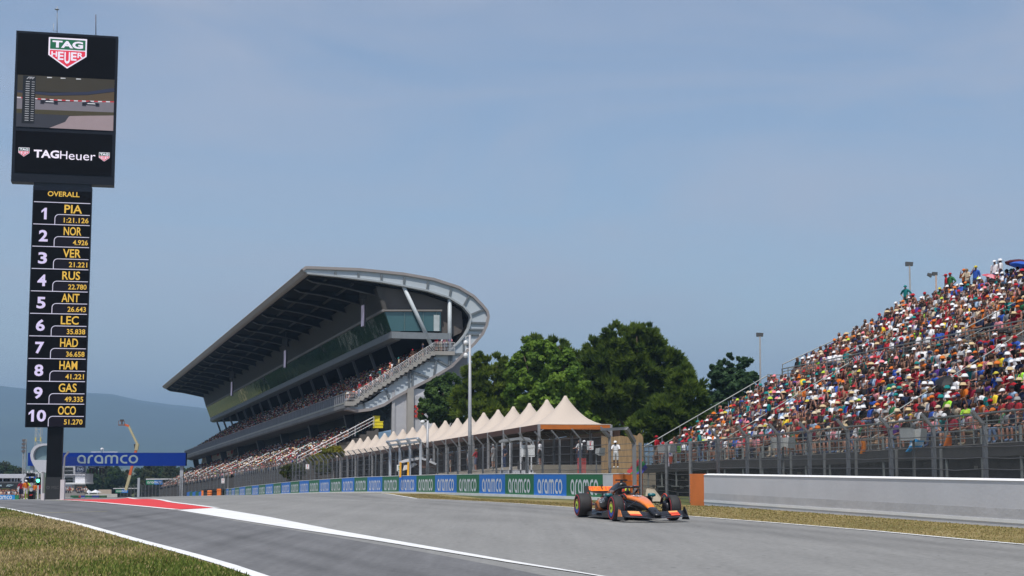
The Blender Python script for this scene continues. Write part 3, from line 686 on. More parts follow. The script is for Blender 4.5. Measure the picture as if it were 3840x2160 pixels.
def band(a, b, t0, t1, mat, name, parent, mi=None):              # a curved plate between two profiles with equal numbers of points
    m = MB(); n = len(a)
    A = [gw(*p, t0) for p in a]; B = [gw(*p, t0) for p in b]; A2 = [gw(*p, t1) for p in a]; B2 = [gw(*p, t1) for p in b]
    m.add(A + B + A2 + B2, [f for i in range(n - 1) for f in ((i, n + i, n + i + 1, i + 1), (2 * n + i, 2 * n + i + 1, 3 * n + i + 1, 3 * n + i), (i, i + 1, 2 * n + i + 1, 2 * n + i), (n + i, 3 * n + i, 3 * n + i + 1, n + i + 1))] + [(0, 2 * n, 3 * n, n), (n - 1, 2 * n - 1, 4 * n - 1, 3 * n - 1)])
    return m.build(name, mat, parent)
def off(lst, d):                                                  # offset a profile outwards
    out = []
    for i, p in enumerate(lst):
        a = lst[max(0, i - 1)]; b = lst[min(len(lst) - 1, i + 1)]; dx, dz = b[0] - a[0], b[1] - a[1]; l = math.hypot(dx, dz) or 1
        out.append((p[0] - dz / l * d, p[1] + dx / l * d))
    return out
# end frame: steel plates between two flanges
endf = band(off(outer, -.16), off(inner, .05), -.1, .25, _MATS['steel_blue_grey'], 'end_frame', stand)
band(off(outer, .14), off(outer, -.18), -.34, 1.2, _MATS['fascia_beige'], 'outer_flange', endf)
band(off(inner[:17], .10), off(inner[:17], -.10), -.30, .9, M('flange_pale', (.36, .39, .41), .6), 'inner_flange', endf)
m = MB()
def stiff(a, b, w=.14):
    (s0, z0), (s1, z1) = gs(*a), gs(*b); m.bar(gw(s0, z0, -.20), gw(s1, z1, -.20), .22, w, up=GU)
for a, b in [((1257, 1020), (1257, 1034)), ((1343, 1024), (1343, 1046)), ((1429, 1030), (1429, 1056)), ((1515, 1040), (1513, 1071)), ((1604, 1056), (1600, 1087)), ((1690, 1079), (1684, 1114)), ((1758, 1107), (1738, 1147)), ((1812, 1161), (1764, 1181)), ((1820, 1212), (1766, 1211)), ((1812, 1237), (1760, 1236)), ((1795, 1256), (1745, 1254)),
             ((1737, 1275), (1737, 1318)), ((1756, 1297), (1742, 1278)), ((1735, 1328), (1664, 1327)), ((1683, 1332), (1683, 1372)), ((1691, 1330), (1691, 1368)), ((1678, 1372), (1640, 1350)), ((1634, 1352), (1626, 1408)), ((1632, 1354), (1618, 1342)), ((1607, 1416), (1546, 1394)), ((1532, 1398), (1532, 1455)), ((1545, 1394), (1545, 1450)), ((1447, 1463), (1458, 1494)), ((1363, 1513), (1366, 1532)), ((1626, 1354), (1610, 1354))]: stiff(a, b)
m.build('stiffener_plates', M('stiffener', (.14, .16, .175), .6), endf)
# roof and soffit shells along the whole length
ro = off(outer, -.05)
band(ro[:16], off(outer, -.5)[:16], .25, GL_, _MATS['fascia_beige'], 'roof_shell', stand)
tip = lo([(1133, 1013), (1143, 1004), (1190, 1026), (1152, 1028)])
m = MB(); m.prism([gw(*p, .0) for p in lo([(1131, 1012), (1140, 1003), (1150, 1004), (1163, 1030), (1152, 1029)])], DV, smooth=False); m.build('front_fascia', M('fascia_brown', (.27, .235, .22), .6, var=.08, scale=.2), stand)
sof = lo([(1160, 1030), (1272, 1041), (1428, 1061), (1510, 1078), (1600, 1096), (1682, 1122), (1736, 1155), (1758, 1190), (1750, 1228), (1719, 1280), (1690, 1312)])
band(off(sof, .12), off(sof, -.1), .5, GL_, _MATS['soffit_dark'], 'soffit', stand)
nr = 21
for k in range(nr):
    t = 2.2 + k * (GL_ - 3.5) / (nr - 1); top_ = lo([(1163, 1031), (1272, 1043), (1428, 1063)])
    bot = lo([(1163, 1036), (1185, 1047), (1272, 1061), (1340, 1077), (1424, 1098), (1432, 1084)])
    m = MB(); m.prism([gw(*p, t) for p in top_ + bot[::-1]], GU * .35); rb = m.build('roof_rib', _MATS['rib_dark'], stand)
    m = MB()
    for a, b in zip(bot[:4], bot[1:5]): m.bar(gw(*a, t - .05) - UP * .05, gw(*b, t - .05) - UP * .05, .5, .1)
    m.build('rib_bottom_flange', _MATS['rib_edge'], rb)
m = MB()
for px, py in ((1230, 1052), (1330, 1070)):
    s, z = gs(px, py - 10); m.bar(gw(s, z, 1), gw(s, z, GL_), .25, .2)
m.build('roof_purlins', M('purlin', (.03, .028, .027), .7), stand)
# louvred wall above the boxes and on the box end
a, b = gs(1417, 1076), gs(1443, 1166)
m = MB(); m.prism([gw(*p, .6) for p in (a, b, (b[0] + .5, b[1]), (a[0] + .5, a[1]))], DV)
lv = m.build('louvre_wall', _MATS['louvre_dark'], stand)
m = MB()
for k in range(22):
    q = (lerp(a[0], b[0], (k + .5) / 22) - .10, lerp(a[1], b[1], (k + .5) / 22)); m.prism([gw(*p, .6) for p in ((q[0], q[1] - .04), (q[0], q[1] + .03), (q[0] + .16, q[1] + .10), (q[0] + .16, q[1] + .03))], DV)
m.build('louvre_slats', M('louvre_slat', (.055, .048, .042), .65), lv)
m = MB(); m.prism([gw(*p, 1.0) for p in lo([(1418, 1068), (1510, 1082), (1600, 1102), (1690, 1132), (1740, 1165), (1746, 1240), (1700, 1262), (1660, 1262), (1660, 1163), (1447, 1163)])], GU * .4 + UP * GSL * .4)
m.build('end_louvre_wall', M('end_wall', (.115, .10, .09), .75, var=.1, scale=1, stretch=(.3, .3, 12)), stand)
# hospitality boxes: outward leaning glass, end glazing, floor beam
c = gs(1470, 1240)
m = MB(); m.prism([gw(*p, .6) for p in (b, c, (c[0] + .12, c[1]), (b[0] + .12, b[1]))], DV); gb = m.build('box_glazing', _MATS['box_glass'], stand)
m = MB(); m.bar(gw(b[0] - .05, b[1] + .1, .4), gw(b[0] - .05, b[1] + .1, GL_), .3, .28); m.build('glazing_head_rail', M('head_rail', (.2, .185, .175), .6), stand)
m = MB(); m.prism([gw(*p, .45) for p in lo([(1447, 1168), (1657, 1168), (1657, 1240), (1471, 1240)])], GU * .06); eg = m.build('end_glazing', _MATS['end_glass'], stand)
m = MB()
for px in (1520, 1590, 1640):
    m.bar(gw(*gs(px, 1169), .4), gw(*gs(px, 1239), .4), .08, .08)
m.build('end_glazing_mullions', M('mullion_teal', (.10, .16, .16), .5), eg)
m = MB(); m.bar(gw(*gs(1443, 1163), .38), gw(*gs(1660, 1163), .38), .2, .3, up=GU); m.build('end_glazing_head_rail', M('head_beige', (.22, .20, .18), .7), stand)
m = MB(); m.box(gw(gs(1640, 1205)[0], gs(1640, 1210)[1], .35), (.7, .05, 1.9), (GN, GU, UP)); wb = m.build('window_banner', M('banner_pale', (.45, .5, .5), .6), stand)
bs, bz = gs(1472, 1242)
m = MB(); m.prism([gw(*p, .2) for p in ((bs - .1, bz), (bs - .1, bz - .75), (bs + .5, bz - 1.0), (bs + 1.0, bz - 1.0), (bs + 1.0, bz))], DV); m.build('box_floor_beam', _MATS['beam_grey'], stand)
m = MB(); m.prism([gw(*p, .3) for p in ((bs + .6, bz - .1), (bs + .6, bz - .9), (gs(1700, 1262)[0], bz - .6), (gs(1700, 1262)[0], bz - .1))], DV); m.build('box_floor_slab', _MATS['soffit_dark'], stand)
m = MB(); m.bar(gw(bs - .1, bz - .45, .05), gw(gs(1690, 1250)[0], bz - .45, .05), .35, .75); m.build('end_floor_beam', M('end_beam', (.20, .22, .235), .6), stand)
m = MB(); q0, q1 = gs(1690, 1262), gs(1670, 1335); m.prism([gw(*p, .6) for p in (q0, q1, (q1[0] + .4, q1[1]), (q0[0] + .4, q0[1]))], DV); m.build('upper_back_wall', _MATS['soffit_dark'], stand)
# upper deck
d0, d1 = gs(1322, 1506), gs(1627, 1318); NRW = 13
pts = []
for k in range(NRW):
    s0 = lerp(d0[0], d1[0], k / NRW); s1 = lerp(d0[0], d1[0], (k + 1) / NRW); z0 = lerp(d0[1], d1[1], (k + .0) / NRW); pts += [(s0, z0), (s1, z0)]
pts += [(d1[0], d1[1]), (d1[0] + 2.4, d1[1])]
und = [(d1[0] + 2.4, d1[1] - .5), (d1[0], d1[1] - .7), (d0[0] + .3, d0[1] - .7), (d0[0] - .1, d0[1] - .4)]
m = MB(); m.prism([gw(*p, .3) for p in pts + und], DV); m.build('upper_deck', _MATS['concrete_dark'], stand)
m = MB(); st = 18                                                # open stair along the near end
for k in range(st):
    s0, s1 = lerp(d0[0] + .2, d1[0], k / st), lerp(d0[0] + .2, d1[0], (k + 1) / st); z0 = lerp(d0[1], d1[1], k / st); zz = lerp(d0[1], d1[1], (k + 1) / st)
    m.box(gw((s0 + s1) / 2, (z0 + zz) / 2 - .12, -.12), (s1 - s0 + .02, .9, .50), (GN, GU, UP))
m.box(gw(d1[0] + 1.2, d1[1] - .2, -.1), (2.4, .95, .45), (GN, GU, UP)); m.box(gw(d0[0] - .3, d0[1] - .25, -.1), (1.3, .95, .5), (GN, GU, UP))
m.build('end_stair', _MATS['concrete'], stand)
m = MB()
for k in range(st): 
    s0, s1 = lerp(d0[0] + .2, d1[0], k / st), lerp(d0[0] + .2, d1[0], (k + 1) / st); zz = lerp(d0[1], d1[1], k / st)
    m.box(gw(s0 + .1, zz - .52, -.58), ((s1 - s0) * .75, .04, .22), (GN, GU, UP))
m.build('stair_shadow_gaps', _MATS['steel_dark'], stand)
m = MB()
def rail(mb, pts_, h=1.05, nb=6, step=1.2, r=.028):
    for j in range(nb): mb.tube([p + UP * (h * (j + 1) / nb) for p in pts_], r if j == nb - 1 else r * .6, 5)
    for a, b in zip(pts_, pts_[1:]):
        k = max(1, int((b - a).length / step))
        for i in range(k + 1): p = a.lerp(b, i / k); mb.tube([p, p + UP * h], r * .8, 5)
rail(m, [gw(d0[0] - .85, d0[1], -.5), gw(d0[0] + .2, d0[1], -.5), gw(d1[0], d1[1], -.5), gw(d1[0] + 2.4, d1[1], -.5)]); m.build('end_stair_railing', _MATS['rail_white'], stand)
# parapet, slab edge and railing along the front of the upper deck
p0 = gs(1300, 1532)
m = MB(); m.prism([gw(*p, -.2) for p in [(p0[0] - .25, p0[1] + .55), (p0[0] - .25, p0[1] + .1), (p0[0] - .05, p0[1] - .08), (p0[0] + .9, p0[1] + .55)]], DV); m.build('slab_edge', M('slab_grey', (.20, .195, .19), .8, var=.2, scale=.3), stand)
m = MB(); m.prism([gw(*p, -.2) for p in [(p0[0] - .28, p0[1] + .70), (p0[0] - .28, p0[1] + .58), (p0[0] + .3, p0[1] + .58), (p0[0] + .3, p0[1] + .70)]], DV); m.build('slab_lip', M('slab_lip', (.40, .39, .34), .8), stand)
m = MB(); m.prism([gw(*p, 0) for p in off(outer[16:], .05)] + [gw(*p, 0) for p in off(outer[16:], -.35)[::-1]], DV); m.build('deck_soffit', M('deck_soffit', (.10, .088, .078), .85, var=.15, scale=.2), stand)
m = MB(); m.box(gw(p0[0] - .22, p0[1] + 1.2, GL_ / 2), (.04, GL_, .95), (GN, (DV).normalized(), UP)); m.build('parapet_mesh', M('parapet_mesh', (.10, .10, .115), .7, var=.35, scale=.8), stand)
m = MB()
for zz in (.75, 1.75): m.bar(gw(p0[0] - .26, p0[1] + zz, -.2), gw(p0[0] - .26, p0[1] + zz, GL_), .06, .06)
for k in range(150): t = k * GL_ / 149; m.bar(gw(p0[0] - .26, p0[1] + .7, t), gw(p0[0] - .26, p0[1] + 1.75, t), .05, .05)
m.build('parapet_railing', M('rail_grey', (.26, .26, .27), .5), stand)
# raking columns under the boxes and piers under the deck
for k in range(17):
    t = 6 + k * 10.4
    m = MB(); m.bar(gw(bs + .9, bz - .9, t), gw(bs + 2.3, bz - 4.6, t), .22, .35); m.build('raking_column', M('raker', (.11, .11, .115), .6), stand)
for k in range(8):
    t = 7 + k * 23.5
    m = MB(); u0 = gs(1343, 1536); u1 = gs(1372, 1610); m.prism([gw(*p, t) for p in ((u0[0] - .3, u0[1] + .2), (u1[0] - .5, u1[1] - .6), (u1[0] + .5, u1[1] - .6), (u0[0] + .9, u0[1] + .2))], GU * .8); m.build('deck_pier', _MATS['steel_dark'], stand)
# lower concourse glass, lower tier
u0, u1 = gs(1392, 1520), gs(1400, 1600)
m = MB(); m.prism([gw(*p, 1) for p in ((u0[0] + .8, u0[1] + .8), (u1[0], u1[1] - .5), (u1[0] + .1, u1[1] - .5), (u0[0] + .9, u0[1] + .8))], GU * 122 + UP * GSL * 122); m.build('concourse_glazing', M('concourse_glass', (.32, .36, .36), .06, metal=.8, var=.25, scale=.25), stand)
m = MB(); m.prism([gw(*p, 123) for p in ((u0[0] + .8, u0[1] + .8), (u1[0], u1[1] - .5), (u1[0] + .1, u1[1] - .5), (u0[0] + .9, u0[1] + .8))], GU * 52 + UP * GSL * 52); cw_ = m.build('concourse_wall', M('wall_cream', (.5, .45, .38), .8), stand)
m = MB()
for k in range(26):
    t = 124 + rng.random() * 46; z = lerp(u0[1] + .5, u1[1], rng.random()); m.box(gw(u0[0] + .55, z, t), (.04, 1.0, .6), (GN, GU, UP))
m.build('red_chequers', M('chequer_red', (.55, .05, .04), .7), cw_)
e0, e1 = gs(1122, 1752), gs(1402, 1602); NL = 11
pts = []
for k in range(NL):
    s0 = lerp(e0[0], e1[0], k / NL); s1 = lerp(e0[0], e1[0], (k + 1) / NL); z0 = lerp(e0[1], e1[1], k / NL); pts += [(s0, z0), (s1, z0)]
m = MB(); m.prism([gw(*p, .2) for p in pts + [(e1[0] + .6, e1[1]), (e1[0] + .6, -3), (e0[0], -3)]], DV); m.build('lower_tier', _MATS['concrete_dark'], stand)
m = MB(); rail(m, [gw(e0[0] - .2, e0[1] + .1, 0), gw(e1[0], e1[1] + .1, 0)], 1.1, 3, 2.0, .045); m.build('lower_end_railing', _MATS['rail_white'], stand)
for k in range(9):
    t = 16 + 17 * k; m = MB(); rail(m, [gw(e0[0], e0[1] + .2, t), gw(lerp(e0[0], e1[0], .5), lerp(e0[1], e1[1], .5) + .2, t)], 1.0, 2, 1.6, .05); m.build('aisle_handrail', _MATS['rail_white'], stand)
# ground-floor end: dark glazing, white louvres, concrete pier, red chequer panel, stair tower
m = MB(); m.prism([gw(*p, .35) for p in lo([(1385, 1543), (1440, 1518), (1474, 1500), (1474, 1610), (1400, 1625)])], GU * .3); m.build('ground_floor_glazing', _MATS['dark_glass'], stand)
m = MB(); m.box(gw(*gs(1474, 1560), .0), (.35, .4, 6), (GN, GU, UP)); m.build('glazing_post', M('post_pale', (.4, .4, .41), .6), stand)
m = MB(); m.prism([gw(*p, .0) for p in lo([(1476, 1496), (1545, 1456), (1700, 1470), (1700, 1640), (1476, 1640)])], GU * .3); lw = m.build('white_louvre_wall', M('louvre_white', (.62, .62, .64), .6, var=.05), stand)
m = MB(); zt_, zb_ = gs(1480, 1480)[1], gs(1480, 1640)[1]
for k in range(38):
    z = lerp(zb_, zt_, k / 38); a = gs(1477, 1500)[0]; b_ = gs(1610, 1500)[0]
    m.box(gw((a + b_) / 2, z, -.001), (b_ - a, .012, .04), (GN, GU, UP))
m.build('louvre_grooves', M('groove', (.22, .22, .24), .7), lw)
m = MB(); m.box(gw(gs(1536, 1500)[0], gs(1536, 1545)[1], -.15), (.75, .8, gs(1536, 1465)[1] - gs(1536, 1640)[1]), (GN, GU, UP)); m.build('concrete_pier', _MATS['concrete'], stand)
m = MB()
for i, j in ((0, 0), (2, 0), (1, 1), (0, 2), (2, 2), (1, 3), (2, 3), (0, 4), (1, 4), (2, 4), (3, 1), (3, 3)):
    px, py = 1557 + i * 9, 1525 + j * 9; m.box(gw(*gs(px, py), -.08), (.3, .05, .3), (GN, GU, UP))
m.build('red_chequer_squares', _MATS['chequer_red'], lw)
m = MB(); m.prism([gw(*p, 3) for p in lo([(1560, 1452), (1697, 1372), (1780, 1310), (1783, 1470), (1560, 1600)])], GU * 5); m.build('stair_tower', M('tower_grey', (.33, .33, .38), .7), stand)
m = MB(); m.prism([gw(*p, 2.0) for p in lo([(1546, 1468), (1640, 1412), (1640, 1476), (1546, 1476)])], GU * .3); m.build('service_window', _MATS['dark_glass'], stand)
# struts of the end frame
m = MB(); m.tube([gw(*gs(1513, 1072), .1), gw(*gs(1621, 1300), .1)], .24, 8); m.build('diagonal_strut', M('strut_pale', (.50, .54, .56), .5), stand)
m = MB(); m.tube([gw(*gs(1687, 1120), .1), gw(*gs(1687, 1335), .1)], .24, 8); m.build('vertical_strut', _MATS['strut_pale'], stand)
# hanging screens and loudspeakers under the roof
for k, (t, px, py) in enumerate(((4.5, 1360, 1184), (54, 1068, 1346), (112, 868, 1458))):
    c0 = on_plane(px, py, GB + GU * t, GU); nx = (GN * .99 + GU * .06).normalized(); xx = Vector((nx.y, -nx.x, 0))
    e = empty('hanging_screen', c0, ['pale video screen hung from the roof nearest the curved end', 'second pale video screen hung under the roof', 'farthest pale video screen hung under the roof'][k], 'screen', 'video screens hung under the grandstand roof')
    m = MB(); m.box(c0 + nx * .12, (1.3, .2, 2.7), (xx, nx, UP)); m.build('casing', _MATS['steel_dark'], e)
    m = MB(); m.box(c0, (1.2, .05, 2.5), (xx, nx, UP)); m.build('display', M('pale_display', (.34, .30, .40), .5, var=.5, scale=.5, emit=.3), e)
    m = MB(); m.tube([c0 + UP * 1.4 + nx * .1, c0 + UP * 4.2 + nx * .1], .10); m.box(c0 + UP * 2.6, (.8, .8, 1.2)); m.build('hanger', _MATS['steel_dark'], e)
# yellow crates stacked behind the glass
for k, (px, py, w, h) in enumerate([(1413, 1571, .75, .75), (1419, 1586, 1.15, .45), (1419, 1598, 1.15, .4)]):
    s, z = gs(px, py); m = MB(); m.box(gw(s, z, .45), (w, .6, h), (GN, GU, UP)); m.box(gw(s, z + h / 2 - .04, .45), (w + .08, .68, .08), (GN, GU, UP)); o = m.build('yellow_crate', M('crate_yellow', (.75, .62, .02), .6), None)
    tag(o, ['small yellow crate on top of the stack by the dark glazing', 'middle yellow crate of the stack by the dark glazing', 'bottom yellow crate of the stack by the dark glazing'][k], 'crate', 'yellow crates stacked by the grandstand glazing')
# people in the stand (one far mass)
cr = CROWD(); face = math.atan2(GN.x, -GN.y)                      # local +Y looks to the track
def seat_row(n, d0_, d1_, rows, first, dens, t0=.8, t1=GL_ - 1, step=.56):
    for k in range(first, rows):
        s = lerp(d0_[0], d1_[0], (k + .55) / rows); z = lerp(d0_[1], d1_[1], k / rows) + .42
        t = t0 + rng.random() * .5
        while t < t1:
            if rng.random() < dens:
                q = gw(s + rng.uniform(-.08, .08), z, t); f = outfit()
                cr.put(TINY, POSES[0], (q.x, q.y, q.z), face + rng.uniform(-.5, .5), rng.uniform(.92, 1.08), f, rng.choice(SKIN))
            t += step * rng.uniform(.9, 1.15) * (1 + t / 300)
seat_row(0, d0, d1, NRW, 0, .9); seat_row(0, e0, e1, NL, 0, .92)
for k in range(16):                                              # standing people on the end stair and landing
    u = rng.random(); q = gw(lerp(d0[0], d1[0], u), lerp(d0[1], d1[1], u) + .1, .1)
    if k < 7: q = gw(d1[0] + .3 + k * .3, d1[1] + .05, .1)
    cr.put(LOW_ST[k % 4] if False else FIG_ST[k % 4], STAND[k % 4], tuple(q), face + rng.uniform(-1, 1.2), 1, outfit(), rng.choice(SKIN))
tag(cr.build('crowd'), 'dense mass of seated spectators filling both tiers of the covered grandstand', 'crowd', kind='stuff')
# ---------------------------------------------------------------- terrace with the row of peaked tents
TU = GU; TN = GN; TSL = -.0275                                   # the row runs along the straight and follows its fall
TP = P(2120, 1481, 111.5); TP0 = Vector((TP.x, TP.y, 0))          # foot of the first peak
ZE = P(2022, 1594, 109).z; PIT = 4.06; TW = 5.3; HP = TP.z
def tw_(s, t, z): return TP0 + TN * s + TU * t + UP * (z + TSL * t)
M('tent_canvas', (.595, .505, .425), .75, var=.05, scale=.4, trans=.12); M('tent_valance', (.10, .045, .032), .7, var=.1); M('tent_valance_orange', (.50, .14, .02), .7); M('tent_post', (.36, .36, .37), .45, metal=.3)
M('tent_lining', (.22, .06, .02), .8)
TGZ = 1.45
m = MB(); m.prism([tw_(s, -5, z) for s, z in ((-5.2, -1.5), (-4.6, TGZ - 1.0), (-4.0, TGZ), (14, TGZ), (14, -1.5))], TU * 84 + UP * TSL * 84)
tag(m.build('tent_terrace', M('terrace_sand', (.25, .215, .17), .9, var=.25, scale=.6, bump=.4)), kind='structure')
words_n = ['nearest', 'second', 'third', 'fourth', 'fifth', 'sixth', 'seventh', 'eighth', 'ninth', 'tenth', 'eleventh', 'twelfth', 'thirteenth', 'fourteenth', 'fifteenth', 'sixteenth', 'seventeenth', 'eighteenth', 'farthest']
NT = 19
for k in range(NT):
    c = k * PIT; h = PIT / 2; w = TW / 2
    lab = 'cream peaked canopy tent, ' + ('nearest of the row with an orange valance on its open end' if k == 0 else 'farthest of the row beside the grandstand' if k == NT - 1 else words_n[k] + ' of the row counted from the orange valance end')
    e = empty('peaked_tent', tw_(0, c, TGZ), lab, 'tent', 'cream peaked tents in a row along the fence')
    m = MB(); N = 14; rings = []
    for j in range(N + 1):                                       # tensioned canopy: square at the eaves, round and steep at the peak
        f = j / N; r_ = 1 - f; zz = ZE + (HP - ZE) * (.10 * f + .90 * f ** 1.75 if f < .93 else 0) 
        zz = ZE + (HP - ZE) * min(.55 * f ** 1.25 + .45 * f ** 2.6, 1)
        if j >= N - 1: zz -= .06 if j == N else .05; r_ = [.085, .03][j - N + 1]
        ring = []
        for q in range(24):
            a = math.tau * q / 24 + math.pi / 4; ca, sa = math.cos(a), math.sin(a); sq = 1 / max(abs(ca), abs(sa)); rr = lerp(sq, 1.05, f ** .7)
            ring.append(tw_(ca * rr * w * max(r_, .0), c + sa * rr * h * r_, zz - (.06 * (1 - abs(math.cos(2 * a))) * (1 - f) if 0 < f else 0)))
        rings.append(ring)
    m.loft(rings, cap=True); cano = m.build('canopy', _MATS['tent_canvas'], e)
    m = MB()
    for (a, b_) in (((-w, -h), (-w, h)), ((w, -h), (w, h))):
        A, B = tw_(a[0], c + a[1], ZE), tw_(b_[0], c + b_[1], ZE); m.box((A + B) / 2 - UP * .20, (.05, PIT - .03, .40), (TN, (B - A).normalized(), UP))
    if k not in (0,): A, B = tw_(-w, c - h, ZE), tw_(w, c - h, ZE); m.box((A + B) / 2 - UP * .10, (TW - .1, .03, .18), (TN, TU, UP))
    m.build('valance', _MATS['tent_valance'], e)
    if k == 0:
        A, B = tw_(-w, -h, ZE), tw_(w, -h, ZE); m = MB(); m.box((A + B) / 2 - UP * .17, (TW, .06, .34), (TN, TU, UP)); m.build('end_valance', _MATS['tent_valance_orange'], e)
        m = MB(); m.tube([A, B], .045); m.build('eave_edge', M('canvas_edge', (.6, .5, .42), .7), e)
    for s in (-w, w):
        for d in ((-h,) if k < NT - 1 else (-h, h)):
            m = MB(); A = tw_(s, c + d, ZE); m.box((A + tw_(s, c + d, TGZ)) / 2, (.16, .16, ZE - TGZ), (TN, TU, UP))
            m.bar(A - UP * .55, A - UP * .1 + TN * (.7 if s < 0 else -.7), .05); m.build('post', _MATS['tent_post'], e)
# timber back wall and end hoarding behind the tents
def thing_mb(m, name, mat, label, cat, group=None, kind=None): return tag(m.build(name, mat), label, cat, group, kind)
m = MB(); m.box(tw_(2.9, 37, TGZ + 1.25), (.12, 80, 2.4), (TN, (TU + UP * TSL).normalized(), UP)); thing_mb(m, 'timber_wall', M('timber_brown', (.06, .03, .018), .8, var=.25, scale=1.2, stretch=(8, 8, .6)), 'long brown timber wall along the back of the peaked tents', 'wall')
a, b = P(2262, 1740, 104), P(2412, 1740, 106)
m = MB(); m.prism([P(x, y, 105) for x, y in [(2255, 1790), (2414, 1790), (2412, 1640), (2406, 1630), (2398, 1624), (2390, 1634), (2372, 1630), (2355, 1638), (2330, 1634), (2300, 1638), (2255, 1634)]], (0, .25, 0))
thing_mb(m, 'reed_screen', M('reed_tan', (.32, .21, .11), .9, var=.35, scale=1.5, stretch=(6, 6, .7)), 'tan reed screen standing between the tents and the open stand', 'screen')
# people and things under the tents
def indiv(name, label, fig, pz, loc, rz, fit, skin, tcol, group=None, sc=1.0, cat='person'):
    k = id(fig)
    if k not in KIDS:
        V, Fs, rg = fig
        b = MB(); b.add(V, Fs, 0, smooth=True); me = b; KIDS[k] = {}
        def sub(regs, infl, nm):
            idx = [i for i, r_ in enumerate(rg) if r_ in regs]; bm = bmesh.new(); vm = {}
            for i in idx:
                vv = []
                for q in Fs[i]:
                    if q not in vm: vm[q] = bm.verts.new(V[q])
                    vv.append(vm[q])
                try: bm.faces.new(vv)
                except ValueError: pass
            bm.normal_update()
            for v in bm.verts: v.co += v.normal * infl
            for f in bm.faces: f.smooth = True
            mm = bpy.data.meshes.new(nm); bm.to_mesh(mm); bm.free(); return mm
        def whole(nm):
            mm = bpy.data.meshes.new(nm); mm.from_pydata([tuple(v) for v in V], [], Fs); mm.polygons.foreach_set('use_smooth', [True] * len(Fs)); return mm
        KIDS[k]['body'] = whole('person_skin'); KIDS[k]['shirt'] = sub((1,), .014, 'shirt'); KIDS[k]['trousers'] = sub((2,), .012, 'trousers')
        for kk in ('body', 'shirt', 'trousers'): KIDS[k][kk].materials.append(M('skin_tone' if kk == 'body' else 'clothing', objcol=True, var=.10 if kk != 'body' else .05, scale=9, rough=.8 if kk != 'body' else .55, spec=.2))
    if 'hats' not in KIDS:
        KIDS['hats'] = {}
        for hk, mb in HATS.items():
            mm = bpy.data.meshes.new(hk.replace(' ', '_')); mm.from_pydata(mb.v, [], mb.f); mm.materials.append(M('clothing', objcol=True, var=.1, scale=9, rough=.8, spec=.2)); mm.polygons.foreach_set('use_smooth', mb.sm); KIDS['hats'][hk] = mm
    sh, hk, hc = fit
    o = bpy.data.objects.new(name, KIDS[k]['body']); COL.objects.link(o); o.location = loc; o.rotation_euler = (0, 0, rz); o.scale = (sc,) * 3; o.color = (*skin, 1)
    tag(o, label, cat, group)
    for nm, me, cl, off_ in (('shirt', KIDS[k]['shirt'], SHIRT[sh], (0, 0, 0)), ('trousers', KIDS[k]['trousers'], tcol, (0, 0, 0)), (hk.replace(' ', '_'), KIDS['hats'][hk], hat_col(hk, hc), hat_at(pz))):
        c = bpy.data.objects.new(nm, me); COL.objects.link(c); c.parent = o; c.location = off_; c.color = (*cl, 1)
    return o
def hat_words(hk, hc): return f'{hc} {hk}' if hk in ('cap', 'bucket hat') else 'straw hat' if hk == 'straw hat' else f'{hc} hair'
tent_people = [  # px, py of the feet, distance, standing pose, turn, outfit, trousers, words
    (2026, 1738, 108, 3, 1.2, ('white', 'hair', 'dark'), (.02, .02, .02), 'standing under the nearest tent in black shorts'),
    (2176, 1742, 107, 2, 2.2, ('white', 'hair', 'brown'), (.05, .07, .16), 'in blue jeans standing at the open tent end'),
    (2192, 1742, 108.5, 0, 2.6, ('black', 'cap', 'white'), (.02, .02, .02), 'beside the fire extinguisher sign at the tent end'),
    (2165, 1741, 109, 1, 1.9, ('navy', 'hair', 'dark'), (.02, .02, .03), 'arm raised by the open tent end'),
    (2310, 1755, 100, 2, 2.9, ('white', 'cap', 'white'), (.5, .5, .5), 'leaning on a rail before the reed screen'),
    (1850, 1736, 114, 0, 1.0, ('grey', 'cap', 'grey'), (.4, .4, .4), 'standing under the second tent behind the white pole'),
    (1892, 1737, 116, 1, 2.0, ('navy', 'hair', 'brown'), (.03, .05, .12), 'standing deep under the third tent'),
    (1785, 1745, 122, 2, 1.3, ('red', 'hair', 'blond'), (.1, .12, .2), 'with bare legs under the fifth tent'),
    (1760, 1742, 124, 0, 2.2, ('white', 'bucket hat', 'beige'), (.3, .2, .15), 'in a beige hat under the sixth tent'),
    (1690, 1738, 131, 3, 1.6, ('black', 'cap', 'black'), (.4, .35, .3), 'in black under the eighth tent'),
    (1618, 1742, 138, 0, 1.5, ('white', 'hair', 'dark'), (.02, .02, .02), 'deep in the tents beyond the lamp post'),
]
for px, py, Y, fi, rz, fit, tc_, wds in tent_people:
    p = P(px, py, Y); s = (p - TP0).dot(TN); t = (p - TP0).dot(TU); z = TGZ + TSL * t if px != 2310 else P(2310, 1755, 100).z
    indiv('person', f'person in {fit[0]} top, {hat_words(*fit[1:])}, {wds}', FIG_ST[fi], STAND[fi], (p.x, p.y, z), rz, fit, rng.choice(SKIN), tc_, 'people around the tents', 1.0)
for k in range(9):                                               # high tables
    p = tw_(-.6 + .9 * (k % 3), 1.2 + k * 4.3, TGZ); e = empty('high_table', p, 'slim high table standing under the peaked tents', 'table', 'high tables under the tents')
    m = MB(); m.lathe([(.32, 1.06), (.32, 1.10)], p, n=12); m.build('table_top', M('table_dark', (.05, .04, .035), .5), e)
    m = MB(); m.tube([p, p + UP * 1.06], .035); m.lathe([(.25, 0), (.05, .04)], p, n=10); m.build('pedestal', _MATS['steel_dark'], e)

